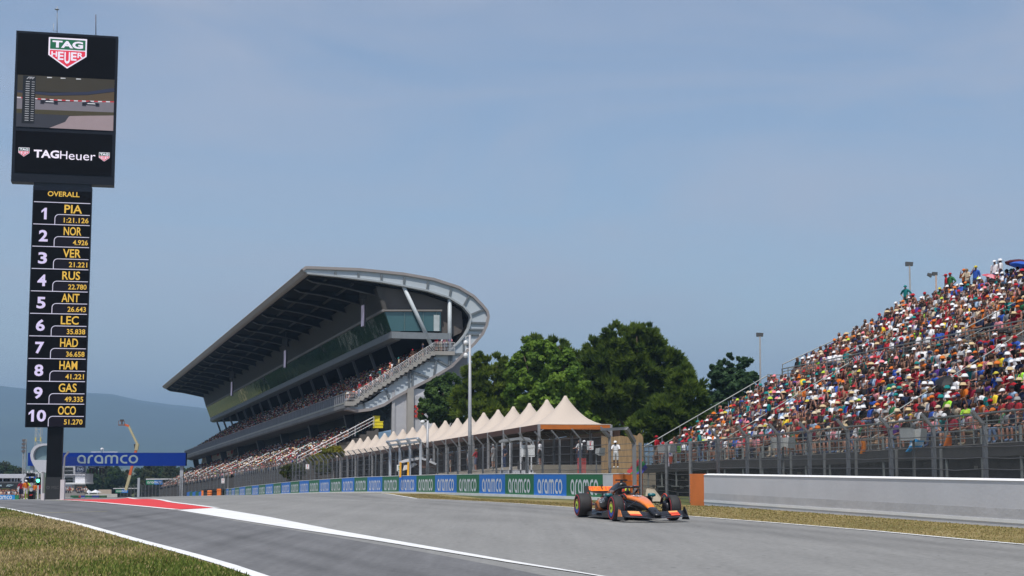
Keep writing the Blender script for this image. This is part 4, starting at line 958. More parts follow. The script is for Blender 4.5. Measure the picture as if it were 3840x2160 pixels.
# ---------------------------------------------------------------- trees
def leaf_mesh(name, blobs, n_cl, n_leaf, size, pal, parent, up=.3, needle=False, spread=.30, matname='foliage'):
    """many small leaf faces in clumps spread through the crown's volume"""
    wts = np.array([b[3] * b[4] * b[5] for b in blobs]) ** .7; wts /= wts.sum(); n = n_cl * n_leaf
    bi = NR.choice(len(blobs), n_cl, p=wts); B = np.array(blobs)[bi]
    d = NR.normal(size=(n_cl, 3)); d /= np.linalg.norm(d, axis=1)[:, None]; rr = NR.uniform(.45, 1.0, n_cl) ** .5
    Cc = B[:, :3] + d * B[:, 3:6] * rr[:, None]; csz = B[:, 3:6].mean(1) * spread * NR.uniform(.55, 1.25, n_cl)
    ck = np.repeat(np.arange(n_cl), n_leaf)
    Q = NR.normal(size=(n, 3)); Q *= (NR.uniform(.3, 1, n) / np.linalg.norm(Q, axis=1))[:, None]
    C0 = Cc[ck] + Q * csz[ck][:, None] * np.array([1, 1, .8])
    out = Q / np.linalg.norm(Q, axis=1)[:, None] * .6 + d[ck] * .5 + np.array([0, 0, up]); out /= np.linalg.norm(out, axis=1)[:, None]
    rnd = NR.normal(size=(n, 3)); a = np.cross(out, rnd); a /= np.linalg.norm(a, axis=1)[:, None] + 1e-9
    sz = size * NR.uniform(.6, 1.4, n)[:, None]
    if needle: L_, W_ = out * sz * 1.6, a * sz * .35
    else:
        nrm = out + NR.normal(size=(n, 3)) * .5; nrm /= np.linalg.norm(nrm, axis=1)[:, None]; L_ = np.cross(nrm, a); L_ /= np.linalg.norm(L_, axis=1)[:, None] + 1e-9; W_ = np.cross(nrm, L_) * sz * .62; L_ = L_ * sz
    V = np.stack([C0 - L_ * .8, C0 + W_, C0 + L_, C0 - W_], 1).reshape(-1, 3)
    p0, p1 = np.array(pal[0]), np.array(pal[1]); k = (NR.uniform(0, 1, n_cl)[ck] * .6 + NR.uniform(0, 1, n) * .4)[:, None]
    cols = p0 + (p1 - p0) * k
    return np_mesh(name, V, np.arange(4 * n).reshape(n, 4), cols, M(matname, attr='col', var=0, rough=.7, spec=.25, trans=.45), parent)
M('bark', (.12, .085, .06), .95, var=.3, scale=3, stretch=(4, 4, .6))
def tree(name, label, px_blobs, Y, base_px, pal, cl=260, lf=70, size=.2, needle=False, group=None, trunk_r=.28, ground=None, spread=.3, limbs=7, up=.3):
    bl = []
    for (cx, cy_, rx, ry) in px_blobs:
        yy = Y + rng.uniform(-.25, .25) * rx / F * Y * 2; c = P(cx, cy_, yy); bl.append((c.x, c.y, c.z, rx / F * Y, max(rx, ry) * .9 / F * Y, ry / F * Y))
    bp = P(base_px[0], base_px[1], Y); gz_ = ground if ground is not None else min(bp.z, gz(bp.x, bp.y) + 1.2)
    base = Vector((bp.x, bp.y, gz_)); e = empty(name, base, label, 'tree', group)
    m = MB(); top = Vector(bl[0][:3]); N = 7
    pts = [base.lerp(top, j / N) + Vector((math.sin(j * 1.3) * .18, math.cos(j * 1.7) * .18, 0)) * (1 if j else 0) for j in range(N + 1)]
    m.tube(pts, [trunk_r * (1 - .8 * j / N) for j in range(N + 1)], 8)
    for k in range(limbs):
        b = bl[k % len(bl)]; j = 2 + k % (N - 2); s = pts[j]; q = Vector(b[:3]) + Vector((rng.uniform(-.6, .6) * b[3], rng.uniform(-.6, .6) * b[4], rng.uniform(-.3, .5) * b[5])); mid = s.lerp(q, .5) + UP * .3
        m.tube([s, mid, q], [trunk_r * .4, trunk_r * .25, .03], 6)
    m.build('trunk', _MATS['bark'], e)
    leaf_mesh('crown', bl, int(cl * 1.25), int(lf * 1.45) if Y < 200 else lf, size * (.72 if Y < 200 else 1), pal, e, up, needle, spread)
    return e
DG_ = ((.030, .068, .013), (.18, .25, .035)); MG = ((.065, .14, .016), (.22, .34, .04)); PG = ((.06, .11, .016), (.24, .31, .04)); FG = ((.022, .058, .022), (.075, .14, .05))
tree('stone_pine', 'large dark pine with a broad rounded crown behind the nearest tent', [(2390, 1370, 150, 110), (2330, 1330, 120, 90), (2450, 1400, 130, 110), (2390, 1290, 90, 70), (2300, 1470, 130, 100), (2470, 1510, 130, 100), (2250, 1390, 80, 90), (2360, 1270, 60, 50), (2420, 1270, 60, 55), (2385, 1500, 120, 90), (2200, 1420, 30, 60), (2230, 1330, 40, 60), (2300, 1250, 45, 40), (2520, 1380, 55, 80)], 150, (2400, 1660), DG_, 520, 75, .30, True, trunk_r=.42, spread=.21, limbs=12)
tree('pine', 'lower dark pine lobe leaning over the open stand stair', [(2575, 1480, 75, 90), (2560, 1420, 50, 50), (2520, 1560, 100, 80), (2600, 1540, 60, 70), (2440, 1600, 90, 60), (2470, 1530, 50, 40)], 143, (2500, 1690), DG_, 230, 75, .28, True, trunk_r=.3, spread=.23)
tree('broadleaf_tree', 'bright green broadleaf tree in the middle behind the peaked tents', [(2040, 1420, 100, 80), (1990, 1330, 50, 60), (2040, 1350, 60, 70), (2110, 1400, 70, 80), (2000, 1440, 90, 60), (2090, 1500, 110, 70), (1945, 1330, 22, 35), (1985, 1290, 25, 28), (2150, 1450, 60, 80), (1960, 1480, 70, 50), (2130, 1340, 28, 35), (2060, 1560, 110, 50), (2190, 1590, 60, 60), (1930, 1390, 40, 50)], 146, (2060, 1660), MG, 420, 62, .27, False, trunk_r=.35, spread=.3, limbs=12)
tree('pine', 'tall dark pine standing just behind the bright broadleaf tree', [(2140, 1370, 60, 80), (2000, 1300, 40, 50), (2180, 1470, 60, 100), (2160, 1560, 70, 80), (2080, 1310, 50, 45)], 152, (2140, 1660), DG_, 200, 60, .28, True, trunk_r=.3)
tree('pine', 'yellow green pine behind the lamp post and the tents', [(1830, 1440, 90, 75), (1790, 1400, 50, 60), (1850, 1380, 60, 50), (1900, 1420, 50, 70), (1780, 1490, 70, 70), (1870, 1510, 100, 60), (1790, 1350, 25, 25), (1880, 1350, 22, 25), (1730, 1500, 40, 60), (1820, 1545, 120, 45), (1930, 1540, 60, 50)], 158, (1830, 1660), PG, 380, 70, .27, True, trunk_r=.32, limbs=10, spread=.21)
tree('broadleaf_tree', 'small dark green tree right beside the curved end of the grandstand', [(1650, 1480, 60, 50), (1690, 1440, 35, 45), (1640, 1450, 35, 35), (1670, 1530, 70, 50), (1620, 1540, 50, 45), (1700, 1510, 45, 60), (1600, 1500, 25, 30), (1690, 1580, 60, 40)], 170, (1660, 1660), ((.026, .062, .012), (.09, .16, .03)), 260, 60, .27, False, trunk_r=.25)
tree('broadleaf_tree', 'loose blue green tree growing behind the left end of the open stand', [(2740, 1430, 60, 55), (2720, 1380, 35, 35), (2790, 1370, 40, 40), (2690, 1400, 30, 40), (2700, 1470, 50, 40), (2730, 1345, 22, 22), (2770, 1460, 60, 50), (2680, 1520, 50, 40), (2810, 1430, 40, 50), (2655, 1560, 40, 50)], 165, (2740, 1660), FG, 260, 45, .30, False, trunk_r=.3, spread=.32)
for i, (bl, Y, pal, nm, lb) in enumerate([
    ([(1960, 1560, 80, 60), (1920, 1600, 70, 45)], 175, DG_, 'pine', 'low dark pine filling the gap behind the middle tents'),
    ([(2240, 1560, 70, 90), (2290, 1610, 80, 50)], 165, DG_, 'pine', 'shaded pine behind the nearest tent beneath the large pine'),
    ([(2620, 1590, 70, 60), (2590, 1640, 80, 40)], 160, DG_, 'shrub', 'dark shrub at the foot of the open stand stair')]):
    tree(nm, lb, bl, Y, (bl[0][0], 1700), pal, 130, 60, .28, True)
# ---------------------------------------------------------------- advertising barrier along the straight
M('panel_green', (.012, .145, .055), .55, var=.08, scale=1.5); M('panel_blue', (.012, .165, .58), .55, var=.08, scale=1.5); M('letter_pale', (.62, .64, .68), .6); M('barrier_white', (.56, .56, .58), .7, var=.1, scale=.8, bump=.3); M('barrier_orange', (.78, .20, .035), .6, var=.10, scale=1)
BXS = [2261, 2124, 2002, 1894, 1797, 1712, 1631, 1561, 1495.6, 1433, 1377, 1328, 1281, 1237, 1196.7, 1158, 1122, 1088, 1054, 1024, 995, 969, 944, 919, 897, 880, 868, 857, 847, 838]
_bx = [2600, 2261, 1894, 1631, 1328, 1122, 919, 868, 780]; _bd = [66, 75, 88, 103, 126, 151, 184, 200, 283]
_bt = [1775, 1778, 1777.5, 1781, 1790.7, 1804, 1824.5, 1832, 1840]
def bar_pt(px):
    iv = float(np.interp(-px, [-x for x in _bx], [1 / d for d in _bd])); Y = 1 / iv; d = ray(px, 1860); k = Y / d.y
    X = d.x * k; zt = P(px, float(np.interp(-px, [-x for x in _bx], _bt)), Y).z; z0 = gz(X, Y) - .05
    return Vector((X, Y, z0)), max(zt, z0 + .8)
bar0, _ = bar_pt(1600)
barrier = empty('advertising_barrier', bar0, 'long low concrete barrier of alternating blue and green panels below the fence', 'barrier')
def wall_seg(pa, pb, th=.35):
    (A, za), (B, zb_) = bar_pt(pa), bar_pt(pb); d = (B - A); d.z = 0; n = Vector((-d.y, d.x, 0)).normalized()   # n points to the right, away from the track
    if n.x < 0: n = -n
    return A, za, B, zb_, n
for i in range(len(BXS) - 1):
    A, za, B, zb_, n = wall_seg(BXS[i], BXS[i + 1])
    m = MB(); q = [A, B, Vector((B.x, B.y, zb_)), Vector((A.x, A.y, za))]; m.prism(q, n * .35); pn = m.build('panel', _MATS['panel_green' if i % 2 == 0 else 'panel_blue'], barrier)
    m = MB()
    def pm(u, v): return Vector(B).lerp(A, u) * 1.0 + UP * (lerp(zb_, za, u) - lerp(B.z, A.z, u)) * v - n * .006
    m.text(([(.12 + .76 * x, .20 + .60 * y, k) for x, y, k in WORD[0]], WORD[1]), pm); m.build('lettering', _MATS['letter_pale'], pn)
A, za, B, zb_, n = wall_seg(2299, 2261); BE, zbe = bar_pt(2337)
m = MB(); m.prism([A, B, Vector((B.x, B.y, zb_)), Vector((A.x, A.y, za))], n * .35); m.build('white_end_panel', _MATS['barrier_white'], barrier)
m = MB(); m.prism([BE, A, Vector((A.x, A.y, za)), Vector((BE.x, BE.y, zbe))], n * 1.0); m.build('orange_end_block', _MATS['barrier_orange'], barrier)
m = MB()
for i in range(-2, len(BXS) - 1):
    a_ = BXS[i] if i >= 0 else [2337, 2299][i + 2]; b_ = BXS[i + 1] if i >= -1 else 2299
    A, za, B, zb_, n = wall_seg(a_, b_); m.prism([A - n * .10, B - n * .10, B - n * .10 + UP * .16, A - n * .10 + UP * .16], n * .09)
    m.prism([Vector((A.x, A.y, za)) - n * .01, Vector((B.x, B.y, zb_)) - n * .01, Vector((B.x, B.y, zb_ + .035)) - n * .01, Vector((A.x, A.y, za + .035)) - n * .01], n * .37)
m.build('white_base_strip', _MATS['line_paint'], barrier)
# second stretch of barrier beyond the gap, with its dark opening and orange ends
for (x0, x1, Y0, Y1, lab) in ((757, 700, 235, 262, 'far blue and green barrier stretch ending in an orange block beyond the gap'),):
    a, b = P(x0, 1866, Y0), P(x1, 1866, Y1); e = empty('far_barrier', a, lab, 'barrier'); d = b - a
    for k in range(5):
        m = MB(); p, q = a + d * k / 5, a + d * (k + 1) / 5; m.prism([p, q, q + UP * .85, p + UP * .95], (.3, .1, 0)); m.build('panel', _MATS['panel_blue' if k % 2 == 0 else 'panel_green'], e)
    m = MB(); m.box(a + UP * .5 + Vector((.5, -.3, 0)), (.9, .9, 1.1)); m.build('orange_end_block', _MATS['barrier_orange'], e)
a = P(820, 1866, 214); m = MB(); m.box(P(802, 1849, 215), (2.6, 1.2, 1.15)); m.box(P(802, 1838, 215), (2.8, 1.4, .12)); thing_mb(m, 'dark_opening', _MATS['steel_dark'], 'dark covered opening in the barrier between two orange blocks', 'opening')
m = MB()
for k in range(3): m.lathe([(.28, k * .30), (.34, k * .30 + .05), (.34, k * .30 + .25), (.28, k * .30 + .29)], P(786, 1864, 214), n=12)
thing_mb(m, 'orange_drum_stack', _MATS['barrier_orange'], 'stack of three orange ring drums beside the dark barrier opening', 'drum')
m = MB(); m.box(P(822, 1850, 206), (.5, .6, 1.2)); m.box(P(822, 1838, 206), (.56, .66, .08)); thing_mb(m, 'orange_end_post', _MATS['barrier_orange'], 'orange post closing the far end of the panelled barrier', 'post')

# ---------------------------------------------------------------- catch fences
def net_mat(name, col, cover, cell=.075, kind='diamond'):
    m = bpy.data.materials.new(name); m.use_nodes = True; t = m.node_tree; b = t.nodes['Principled BSDF']; b.inputs['Base Color'].default_value = (*col, 1); b.inputs['Roughness'].default_value = .6
    uv = t.nodes.new('ShaderNodeUVMap'); uv.uv_map = 'net'; sp = t.nodes.new('ShaderNodeSeparateXYZ'); t.links.new(uv.outputs[0], sp.inputs[0])
    def mth(op, a, b_=None):
        x = t.nodes.new('ShaderNodeMath'); x.operation = op
        for i, q in enumerate((a, b_)):
            if q is None: continue
            if isinstance(q, (int, float)): x.inputs[i].default_value = q
            else: t.links.new(q, x.inputs[i])
        return x.outputs[0]
    def ln(o): return mth('LESS_THAN', mth('FRACT', mth('DIVIDE', o, cell)), cover)
    u, v = sp.outputs[0], sp.outputs[1]
    if kind == 'diamond': f = mth('MAXIMUM', ln(mth('ADD', u, v)), ln(mth('SUBTRACT', u, v)))
    else: f = mth('MAXIMUM', ln(u), ln(v))
    tr = nd(t, 'BsdfTransparent'); ms = nd(t, 'MixShader'); t.links.new(f, ms.inputs[0]); t.links.new(tr.outputs[0], ms.inputs[1]); t.links.new(b.outputs[0], ms.inputs[2]); t.links.new(ms.outputs[0], t.nodes['Material Output'].inputs[0])
    _MATS[name] = m; return m
net_mat('chain_link', (.10, .10, .10), .13); net_mat('chain_link_dark', (.07, .07, .07), .13)
M('galvanised', (.20, .205, .215), .55, metal=.3, var=.12, scale=1.5); M('galvanised_dull', (.15, .155, .155), .6, metal=.2, var=.15); M('cable', (.07, .07, .072), .5)
def net(pts, zl, zh, parent, mat='chain_link', name='netting', bend=None):
    """netting along a line of foot points; zl, zh heights above them; bend: outward vector for the cranked top"""
    V = []; Fs = []; UV = []; d = 0
    for i, p in enumerate(pts):
        if i: d += (Vector(p) - Vector(pts[i - 1])).length
        row = [(zl, Vector()), (zh, Vector())] + ([(zh + .5, Vector(bend[i]))] if bend else [])
        for z, o in row: V.append(Vector(p) + UP * z + o); UV.append((d, z))
    k = 3 if bend else 2
    for i in range(len(pts) - 1):
        for j in range(k - 1): Fs.append((i * k + j, (i + 1) * k + j, (i + 1) * k + j + 1, i * k + j + 1))
    mb = MB(); mb.add(V, Fs); o = mb.build(name, _MATS[mat], parent); ul = o.data.uv_layers.new(name='net')
    for l in o.data.loops: ul.data[l.index].uv = UV[l.vertex_index]
    return o
def fence(name, label, feet, normals, hgt, group=None, lean=.45, rise=.5, cables=8, w=.085, mat='chain_link', sizes=None):
    e = empty(name, feet[len(feet) // 2], label, 'fence', group)
    for p, n in zip(feet, normals):
        m = MB(); t = p + UP * hgt; q = t - n * lean + UP * rise
        m.bar(p, t + UP * .04, w, w * 1.1, up=n); m.bar(t, q, w, w * .8, up=n); m.build('post', _MATS['galvanised'], e)
    bend = [-n * lean for n in normals]; net([p - n * .09 for p, n in zip(feet, normals)], .05, hgt, e, mat, bend=bend)
    m = MB()
    for k in range(cables):
        z = .25 + (hgt - .2) * k / (cables - 1)
        for a, b, n in zip(feet, feet[1:], normals):
            mid = (a + b) / 2 + UP * (z - rng.uniform(.0, .05)); m.tube([a + UP * z - n * .1, mid - n * .1, b + UP * z - n * .1], .013, 4, cap=False)
    m.build('cables', _MATS['cable'], e)
    return e
# behind the advertising barrier
feet = []; nrm = []
pxs = [2345, 2236, 2128, 2052, 1989, 1929, 1873, 1818, 1768, 1720, 1676, 1640, 1602, 1568, 1536, 1506, 1477, 1449, 1423, 1398, 1374, 1351, 1329, 1308, 1288, 1268, 1250, 1232, 1215, 1198, 1182, 1166, 1151, 1136, 1122, 1108, 1095, 1082, 1070, 1058, 1046, 1035, 1024, 1014, 1004, 994, 985, 976, 967, 959, 951, 943, 936, 929, 922, 915, 908, 902, 896, 890, 884, 878, 873, 868, 863, 858]
pxs = [2236, 2128, 2052, 1989, 1929, 1873, 1818, 1768, 1720, 1676, 1640, 1602, 1568, 1536] + pxs[15:]
for px in pxs:
    A, za = bar_pt(px); B, _ = bar_pt(px - 8); d = B - A; d.z = 0; n = Vector((-d.y, d.x, 0)).normalized(); n = n if n.x > 0 else -n
    feet.append(Vector((A.x, A.y, A.z + .05)) + n * .7); nrm.append(n)
fence('catch_fence', 'long grey catch fence with cranked posts behind the blue and green barrier', feet, nrm, 2.95)
# fence of the far straight, beyond the gap
ff = [P(lerp(812, 430, k / 30), 1868, lerp(215, 420, (k / 30) ** 1.3)) for k in range(31)]
ff = [Vector((p.x + 1.5, p.y, gz(p.x, p.y))) for p in ff]
fence('catch_fence', 'far grey catch fence below the crowd running on beyond the barrier gap', ff, [Vector((.95, .3, 0)).normalized()] * 31, 3.2, cables=5, mat='chain_link_dark', w=.13)
# ---------------------------------------------------------------- plain concrete wall on the right with its fence
WA, WB = Vector((7.42, 64.0, 0)), Vector((21.4, 2.0, 0)); WU = (WA - WB).normalized(); WN = Vector((WU.y, -WU.x, 0))
if WN.x < 0: WN = -WN
def wp(px, py, off_=0.0): return on_plane(px, py, WA + WN * off_, WN)
wa = wp(2590, 1893); wm = wp(2641, 1893); wb = Vector((WB.x, WB.y, 0)); H = 1.19
wallR = empty('concrete_wall', (wa.x, wa.y, 0), 'smooth pale grey concrete wall with an orange end section beside the track', 'wall')
def wseg(a, b, z0, z1, d0, th, mat, name, parent=wallR):
    m = MB(); a, b = Vector((a.x, a.y, 0)) + WN * d0, Vector((b.x, b.y, 0)) + WN * d0; m.prism([a + UP * z0, b + UP * z0, b + UP * z1, a + UP * z1], WN * th); return m.build(name, mat, parent)
cw2 = M('wall_grey', (.59, .59, .625), .8, var=.08, scale=.4, bump=.22, bscale=9)
wseg(wm, wb, -.1, H, 0, .4, cw2, 'grey_face'); wseg(wm, wb, .21, .48, -.002, .01, M('wall_dirty', (.50, .495, .515), .85, var=.12, scale=.9, bump=.4, bscale=8), 'dirty_band'); capm = MB(); _a, _b = Vector((wm.x, wm.y, H)), Vector((wb.x, wb.y, H)); capm.prism([_a - WN * .02, _a + WN * .16 + UP * .05, _a + WN * .42 + UP * .05, _a + WN * .42], _b - _a); capm.build('white_cap', M('cap_paint', (.80, .80, .80), .7, var=.05), wallR); wseg(wm, wb, .12, .21, -.012, .03, _MATS['cap_paint'], 'white_stripe')
og = wseg(wa, wm, -.1, H + .03, -.004, .41, _MATS['barrier_orange'], 'orange_end')
m = MB()
for k in range(11): m.box(Vector((wa.x, wa.y, .08 + k * .11)) + WN * .18 + WU * .01, (.38, rng.uniform(.05, .14), .08), (WN, WU, UP))
m.build('crumbled_edge', _MATS['barrier_orange'], og)
feet = []; k = 0
for px in (2694, 2803, 2923, 3037, 3182, 3343, 3504, 3697): feet.append(wp(px, 1780, .75))
dlt = feet[-1] - feet[-2]
for k in range(1, 9): feet.append(feet[7] + dlt * k)
feet = [Vector((p.x, p.y, 0)) for p in feet]
fence('catch_fence', 'tall grey catch fence with cranked posts along the plain concrete wall', feet, [WN] * len(feet), 2.66, lean=.36, rise=.40, cables=9, w=.10)
for i, dd in enumerate([2.2]):                                    # second row of plain posts with netting
    e = empty('post_row', feet[3] + WN * dd, 'second row of plain grey netting posts between wall and open stand', 'fence')
    fp = [p + WN * dd + WU * 1.0 for p in feet]
    for p in fp: m = MB(); m.bar(p, p + UP * 2.1, .09); m.build('post', _MATS['galvanised_dull'], e)
    net(fp, .1, 2.05, e, 'chain_link_dark')
# return fence and gate frame between the two barriers
e = empty('gate_frame', P(2378, 1850, 70), 'tall cranked gate frame of grey tube closing the gap between the barriers', 'gate')
pl = P(2378, 1608, 71); pr = P(2284, 1625, 76)
m = MB(); b0 = Vector((pl.x, pl.y, 0)); m.bar(b0, P(2378, 1660, 71), .17); m.bar(P(2378, 1658, 71), P(2348, 1606, 70.5), .17); m.build('near_post', _MATS['galvanised'], e)
b1 = P(2286, 1640, 76); m = MB(); m.bar(Vector((b1.x, b1.y, 0)), P(2286, 1640, 76), .14); m.bar(P(2286, 1640, 76), P(2258, 1610, 75.5), .14); m.build('far_post', _MATS['galvanised'], e)
m = MB(); m.bar(P(2348, 1607, 70.5), P(2258, 1611, 75.5), .16, .12); m.build('top_beam', _MATS['galvanised'], e)
m = MB()
for k in range(9): m.tube([b0 + UP * (.3 + k * .28), Vector((b1.x, b1.y, .3 + k * .28))], .012, 4)
m.build('cables', _MATS['cable'], e)
fp = [Vector((b0.x, b0.y, 0)), Vector((P(2405, 1800, 72).x, 72.5, 0)), Vector((P(2500, 1800, 74).x, 74, 0)), Vector((P(2590, 1800, 68).x, 68, 0)), feet[0]]
e = empty('return_fence', fp[2], 'set back netting fence with thin wires closing the gap behind the race car', 'fence')
for p in fp[1:4]: m = MB(); m.bar(p, p + UP * 2.6, .14); m.build('post', _MATS['galvanised'], e)
net(fp, .05, 2.5, e); m = MB()
for k in range(10):
    for a, b in zip(fp, fp[1:]): m.tube([a + UP * (.15 + k * .26), (a + b) / 2 + UP * (.1 + k * .26), b + UP * (.15 + k * .26)], .011, 4, cap=False)
m.build('cables', _MATS['cable'], e)
# small frame gate in front of the tents
e = empty('gate_frame', P(1500, 1790, 112), 'pale steel gate frame with cranked top in the catch fence before the tents', 'gate')
gA, gB = P(1463, 1790, 117), P(1577, 1790, 108)
for k, px in enumerate((1463, 1499, 1537, 1577)):
    q = gA.lerp(gB, k / 3); q.z = gz(q.x, q.y); t = P(px, [1670, 1663, 1660, 1655][k], q.y); m = MB(); m.bar(q, t, .16); m.bar(t, P(px - 12, [1655, 1648, 1645, 1643][k], q.y - .3), .16); m.build('post', M('galvanised_pale', (.45, .48, .52), .45, metal=.3), e)
m = MB(); m.bar(P(1451, 1656, 116.7), P(1563, 1643, 107.7), .16, .1); m.bar(P(1463, 1670, 117), P(1577, 1655, 108), .14); m.build('top_beam', _MATS['galvanised_pale'], e)
# ---------------------------------------------------------------- poles, signs and things behind the barrier
def sign(px, py, w, h, Y, label, marks, mat=None):
    c = P(px, py, Y); e = empty('safety_sign', c - UP * h / 2, label, 'sign'); n = Vector((c.x, c.y, 0)).normalized(); x = Vector((n.y, -n.x, 0))
    m = MB(); m.box(c, (w, .03, h), (x, n, UP)); m.build('board', mat or M('sign_white', (.72, .72, .72), .5), e)
    if marks:
        m = MB()
        for pts in marks: m.poly([c - n * .02 + x * (a * w) + UP * (b * h) for a, b in pts])
        m.build('pictogram', M('sign_red', (.62, .02, .04), .5) if 'fire' in label or 'red' in label else M('sign_green', (.02, .22, .08), .5), e)
    return e
ext = [[(-.06, -.08), (.10, -.08), (.10, .28), (-.06, .28)], [(-.03, .28), (.07, .28), (.07, .36), (-.03, .36)], [(-.12, .36), (.3, .38), (.3, .42), (-.12, .42)], [(-.3, -.40), (.1, -.28), (.25, -.40), (.0, -.36)]]
sign(2213, 1670, .33, .45, 78.5, 'white fire extinguisher sign on a fence post near the barrier end', ext)
sign(1496, 1755, .30, .45, 112, 'white sign with a green running figure on the pale gate frame', [[(-.15, .35), (.1, .35), (.2, .1), (-.05, .0)], [(-.2, -.1), (.2, .0), (.1, -.15)], [(-.3, -.3), (.3, -.3), (.2, -.42), (-.3, -.42)]])
sign(1153, 1750, .32, .45, 146, 'small white sign with red symbol on the fence below the yellow bushes', ext)
sign(836, 1803, .4, .65, 205, 'distant white sign with red symbol near the barrier opening', ext)
c = P(1980, 1691, 87); e = empty('blank_board', c - UP * 1.6, 'blank white square board on a thin post behind the fence', 'board')
m = MB(); m.box(c, (.74, .04, .64)); m.build('board', _MATS['sign_white'], e); m = MB(); m.bar(Vector((c.x, c.y + .05, gz(c.x, c.y))), c - UP * .3 + Vector((0, .05, 0)), .08); m.build('post', _MATS['rail_white'], e)
b = P(1762, 1880, 99); b.z = gz(b.x, b.y)
e = empty('camera_pole', b, 'tall grey pole with two white dome cameras in front of the tents', 'pole')
tp = P(1762, 1256, 99); m = MB(); m.tube([b, b.lerp(tp, .4), tp], [.15, .12, .075], 10); m.build('pole', M('pole_grey', (.36, .37, .39), .5, metal=.2), e)
for py in (1263, 1310):
    q = P(1762, py, 99); m = MB(); m.tube([q, q + Vector((-.15, 0, .05)), q + Vector((-.25, -.03, .0)), q + Vector((-.26, -.03, -.25))], .03); m.build('bracket', _MATS['rail_white'], e)
    m = MB(); m.lathe([(.04, -.22), (.13, -.30), (.14, -.42), (.10, -.52), (0, -.56)], q + Vector((-.26, -.03, 0)), n=12); m.build('dome_camera', M('dome_white', (.7, .7, .7), .35), e)
b = P(1601, 1800, 108); b.z = gz(b.x, b.y) + .4
e = empty('lamp_post', b, 'thin grey post with a white dome camera standing before the tents', 'pole'); q = P(1604, 1578, 108)
m = MB(); m.tube([b, q], [.09, .075], 8); m.tube([q, q + Vector((-.12, 0, .06)), q + Vector((-.35, 0, .02))], .03); m.build('pole', _MATS['pole_grey'], e); m = MB(); m.lathe([(.05, .1), (.16, .02), (.15, -.1), (0, -.2)], q + Vector((-.36, 0, -.05)), n=12); m.build('dome_camera', _MATS['dome_white'], e)
# golf buggy with curved grey roof, recovery buggy with white awning, white water tank, red fencing
c = P(1935, 1790, 91); c.z = gz(c.x, c.y)
e = empty('golf_buggy', c, 'white golf buggy with a grey curved roof parked behind the fence', 'buggy')
def cb(px0, px1, py0, py1, Y, dep, mat, name, par): a, b_ = P(px0, py0, Y), P(px1, py1, Y); m = MB(); m.box((a + b_) / 2 + Vector((0, dep / 2, 0)), (abs(b_.x - a.x), dep, abs(a.z - b_.z))); return m.build(name, mat, par)
rp = [P(x, y, 91) for x, y in [(1870, 1655), (1880, 1648), (1960, 1638), (1985, 1642), (2000, 1655), (2008, 1680), (2002, 1682), (1990, 1660), (1975, 1652), (1940, 1650), (1900, 1656), (1872, 1660)]]
m = MB(); m.prism(rp, (0, 1.3, 0)); m.build('roof', M('roof_grey', (.30, .31, .33), .4), e)
for px in (1882, 1912, 1952, 1992): cb(px - 2, px + 3, 1656, 1785, 91, .08, _MATS['rail_white'], 'roof_post', e)
body = cb(1875, 2000, 1762, 1800, 91, 1.3, M('buggy_white', (.6, .6, .62), .35), 'body', e)
cb(1940, 1985, 1730, 1762, 91.3, .5, _MATS['steel_dark'], 'seat', e)
for px in (1895, 1980): m = MB(); m.lathe([(.14, -.08), (.24, -.08), (.24, .08), (.14, .08)], P(px, 1805, 90.95), axis='y', n=14); m.build('wheel', _MATS['steel_dark'], e)
c = P(1985, 1790, 88.5); e = empty('water_tank', Vector((c.x, c.y, gz(c.x, c.y))), 'white moulded plastic water tank with red band standing behind the barrier', 'tank')
m = MB(); z0 = gz(c.x, c.y); m.lathe([(.45, 0), (.55, .1), (.56, .95), (.5, 1.15), (.35, 1.28), (0, 1.3)], (c.x, c.y, z0), n=20); m.build('body', M('tank_white', (.62, .60, .60), .4, var=.05), e)
m = MB(); m.lathe([(.565, .3), (.572, .32), (.572, .55), (.565, .57)], (c.x, c.y, z0), n=20); m.build('band', M('band_red', (.5, .12, .09), .6), e)
m = MB(); m.box((c.x - .05, c.y - .57, z0 + .85), (.42, .06, .5)); m.build('hatch', M('hatch_pale', (.7, .7, .7), .5), e)
c = P(1590, 1750, 111); e = empty('small_vehicle', Vector((c.x, c.y, gz(c.x, c.y))), 'small vehicle with a white sloping roof and brown body behind the fence gate', 'buggy')
m = MB(); m.prism([P(x, y, 111) for x, y in [(1497, 1731), (1520, 1722), (1565, 1715), (1580, 1715), (1634, 1738), (1634, 1744), (1580, 1722), (1500, 1737)]], (0, 1.6, 0)); m.build('roof', M('buggy_white', (.6, .6, .62), .35), e)
m = MB(); m.prism([P(x, y, 111.2) for x, y in [(1560, 1725), (1580, 1724), (1633, 1745), (1632, 1760), (1575, 1758)]], (0, 1.3, 0)); m.build('body', M('body_brown', (.16, .08, .05), .6), e)
m = MB(); m.prism([P(x, y, 111.1) for x, y in [(1515, 1745), (1555, 1735), (1563, 1742), (1545, 1755), (1510, 1765)]], (0, 1.2, 0)); m.build('windscreen_frame', _MATS['rail_white'], e)
for px in (1502, 1531): m = MB(); m.bar(P(px, 1733, 110.8), P(px - 1, 1790, 110.8), .13); m.build('yellow_post', M('post_yellow', (.75, .36, .02), .6), e)
m = MB(); m.box(P(1590, 1768, 111.6), (1.6, 1.2, .5)); m.build('chassis', _MATS['steel_dark'], e)
a, b = P(2165, 1790, 84), P(2198, 1718, 84); e = None
m = MB(); m.box(((a.x + b.x) / 2, 84, (max(a.z, 0) + b.z) / 2), (b.x - a.x, .06, b.z - max(a.z, 0)))
o = thing_mb(m, 'red_mesh_barrier', net_mat('red_net', (.60, .05, .05), .30, .06, 'grid'), 'red plastic mesh hung below the extinguisher sign behind the fence', 'netting')
ul = o.data.uv_layers.new(name='net')
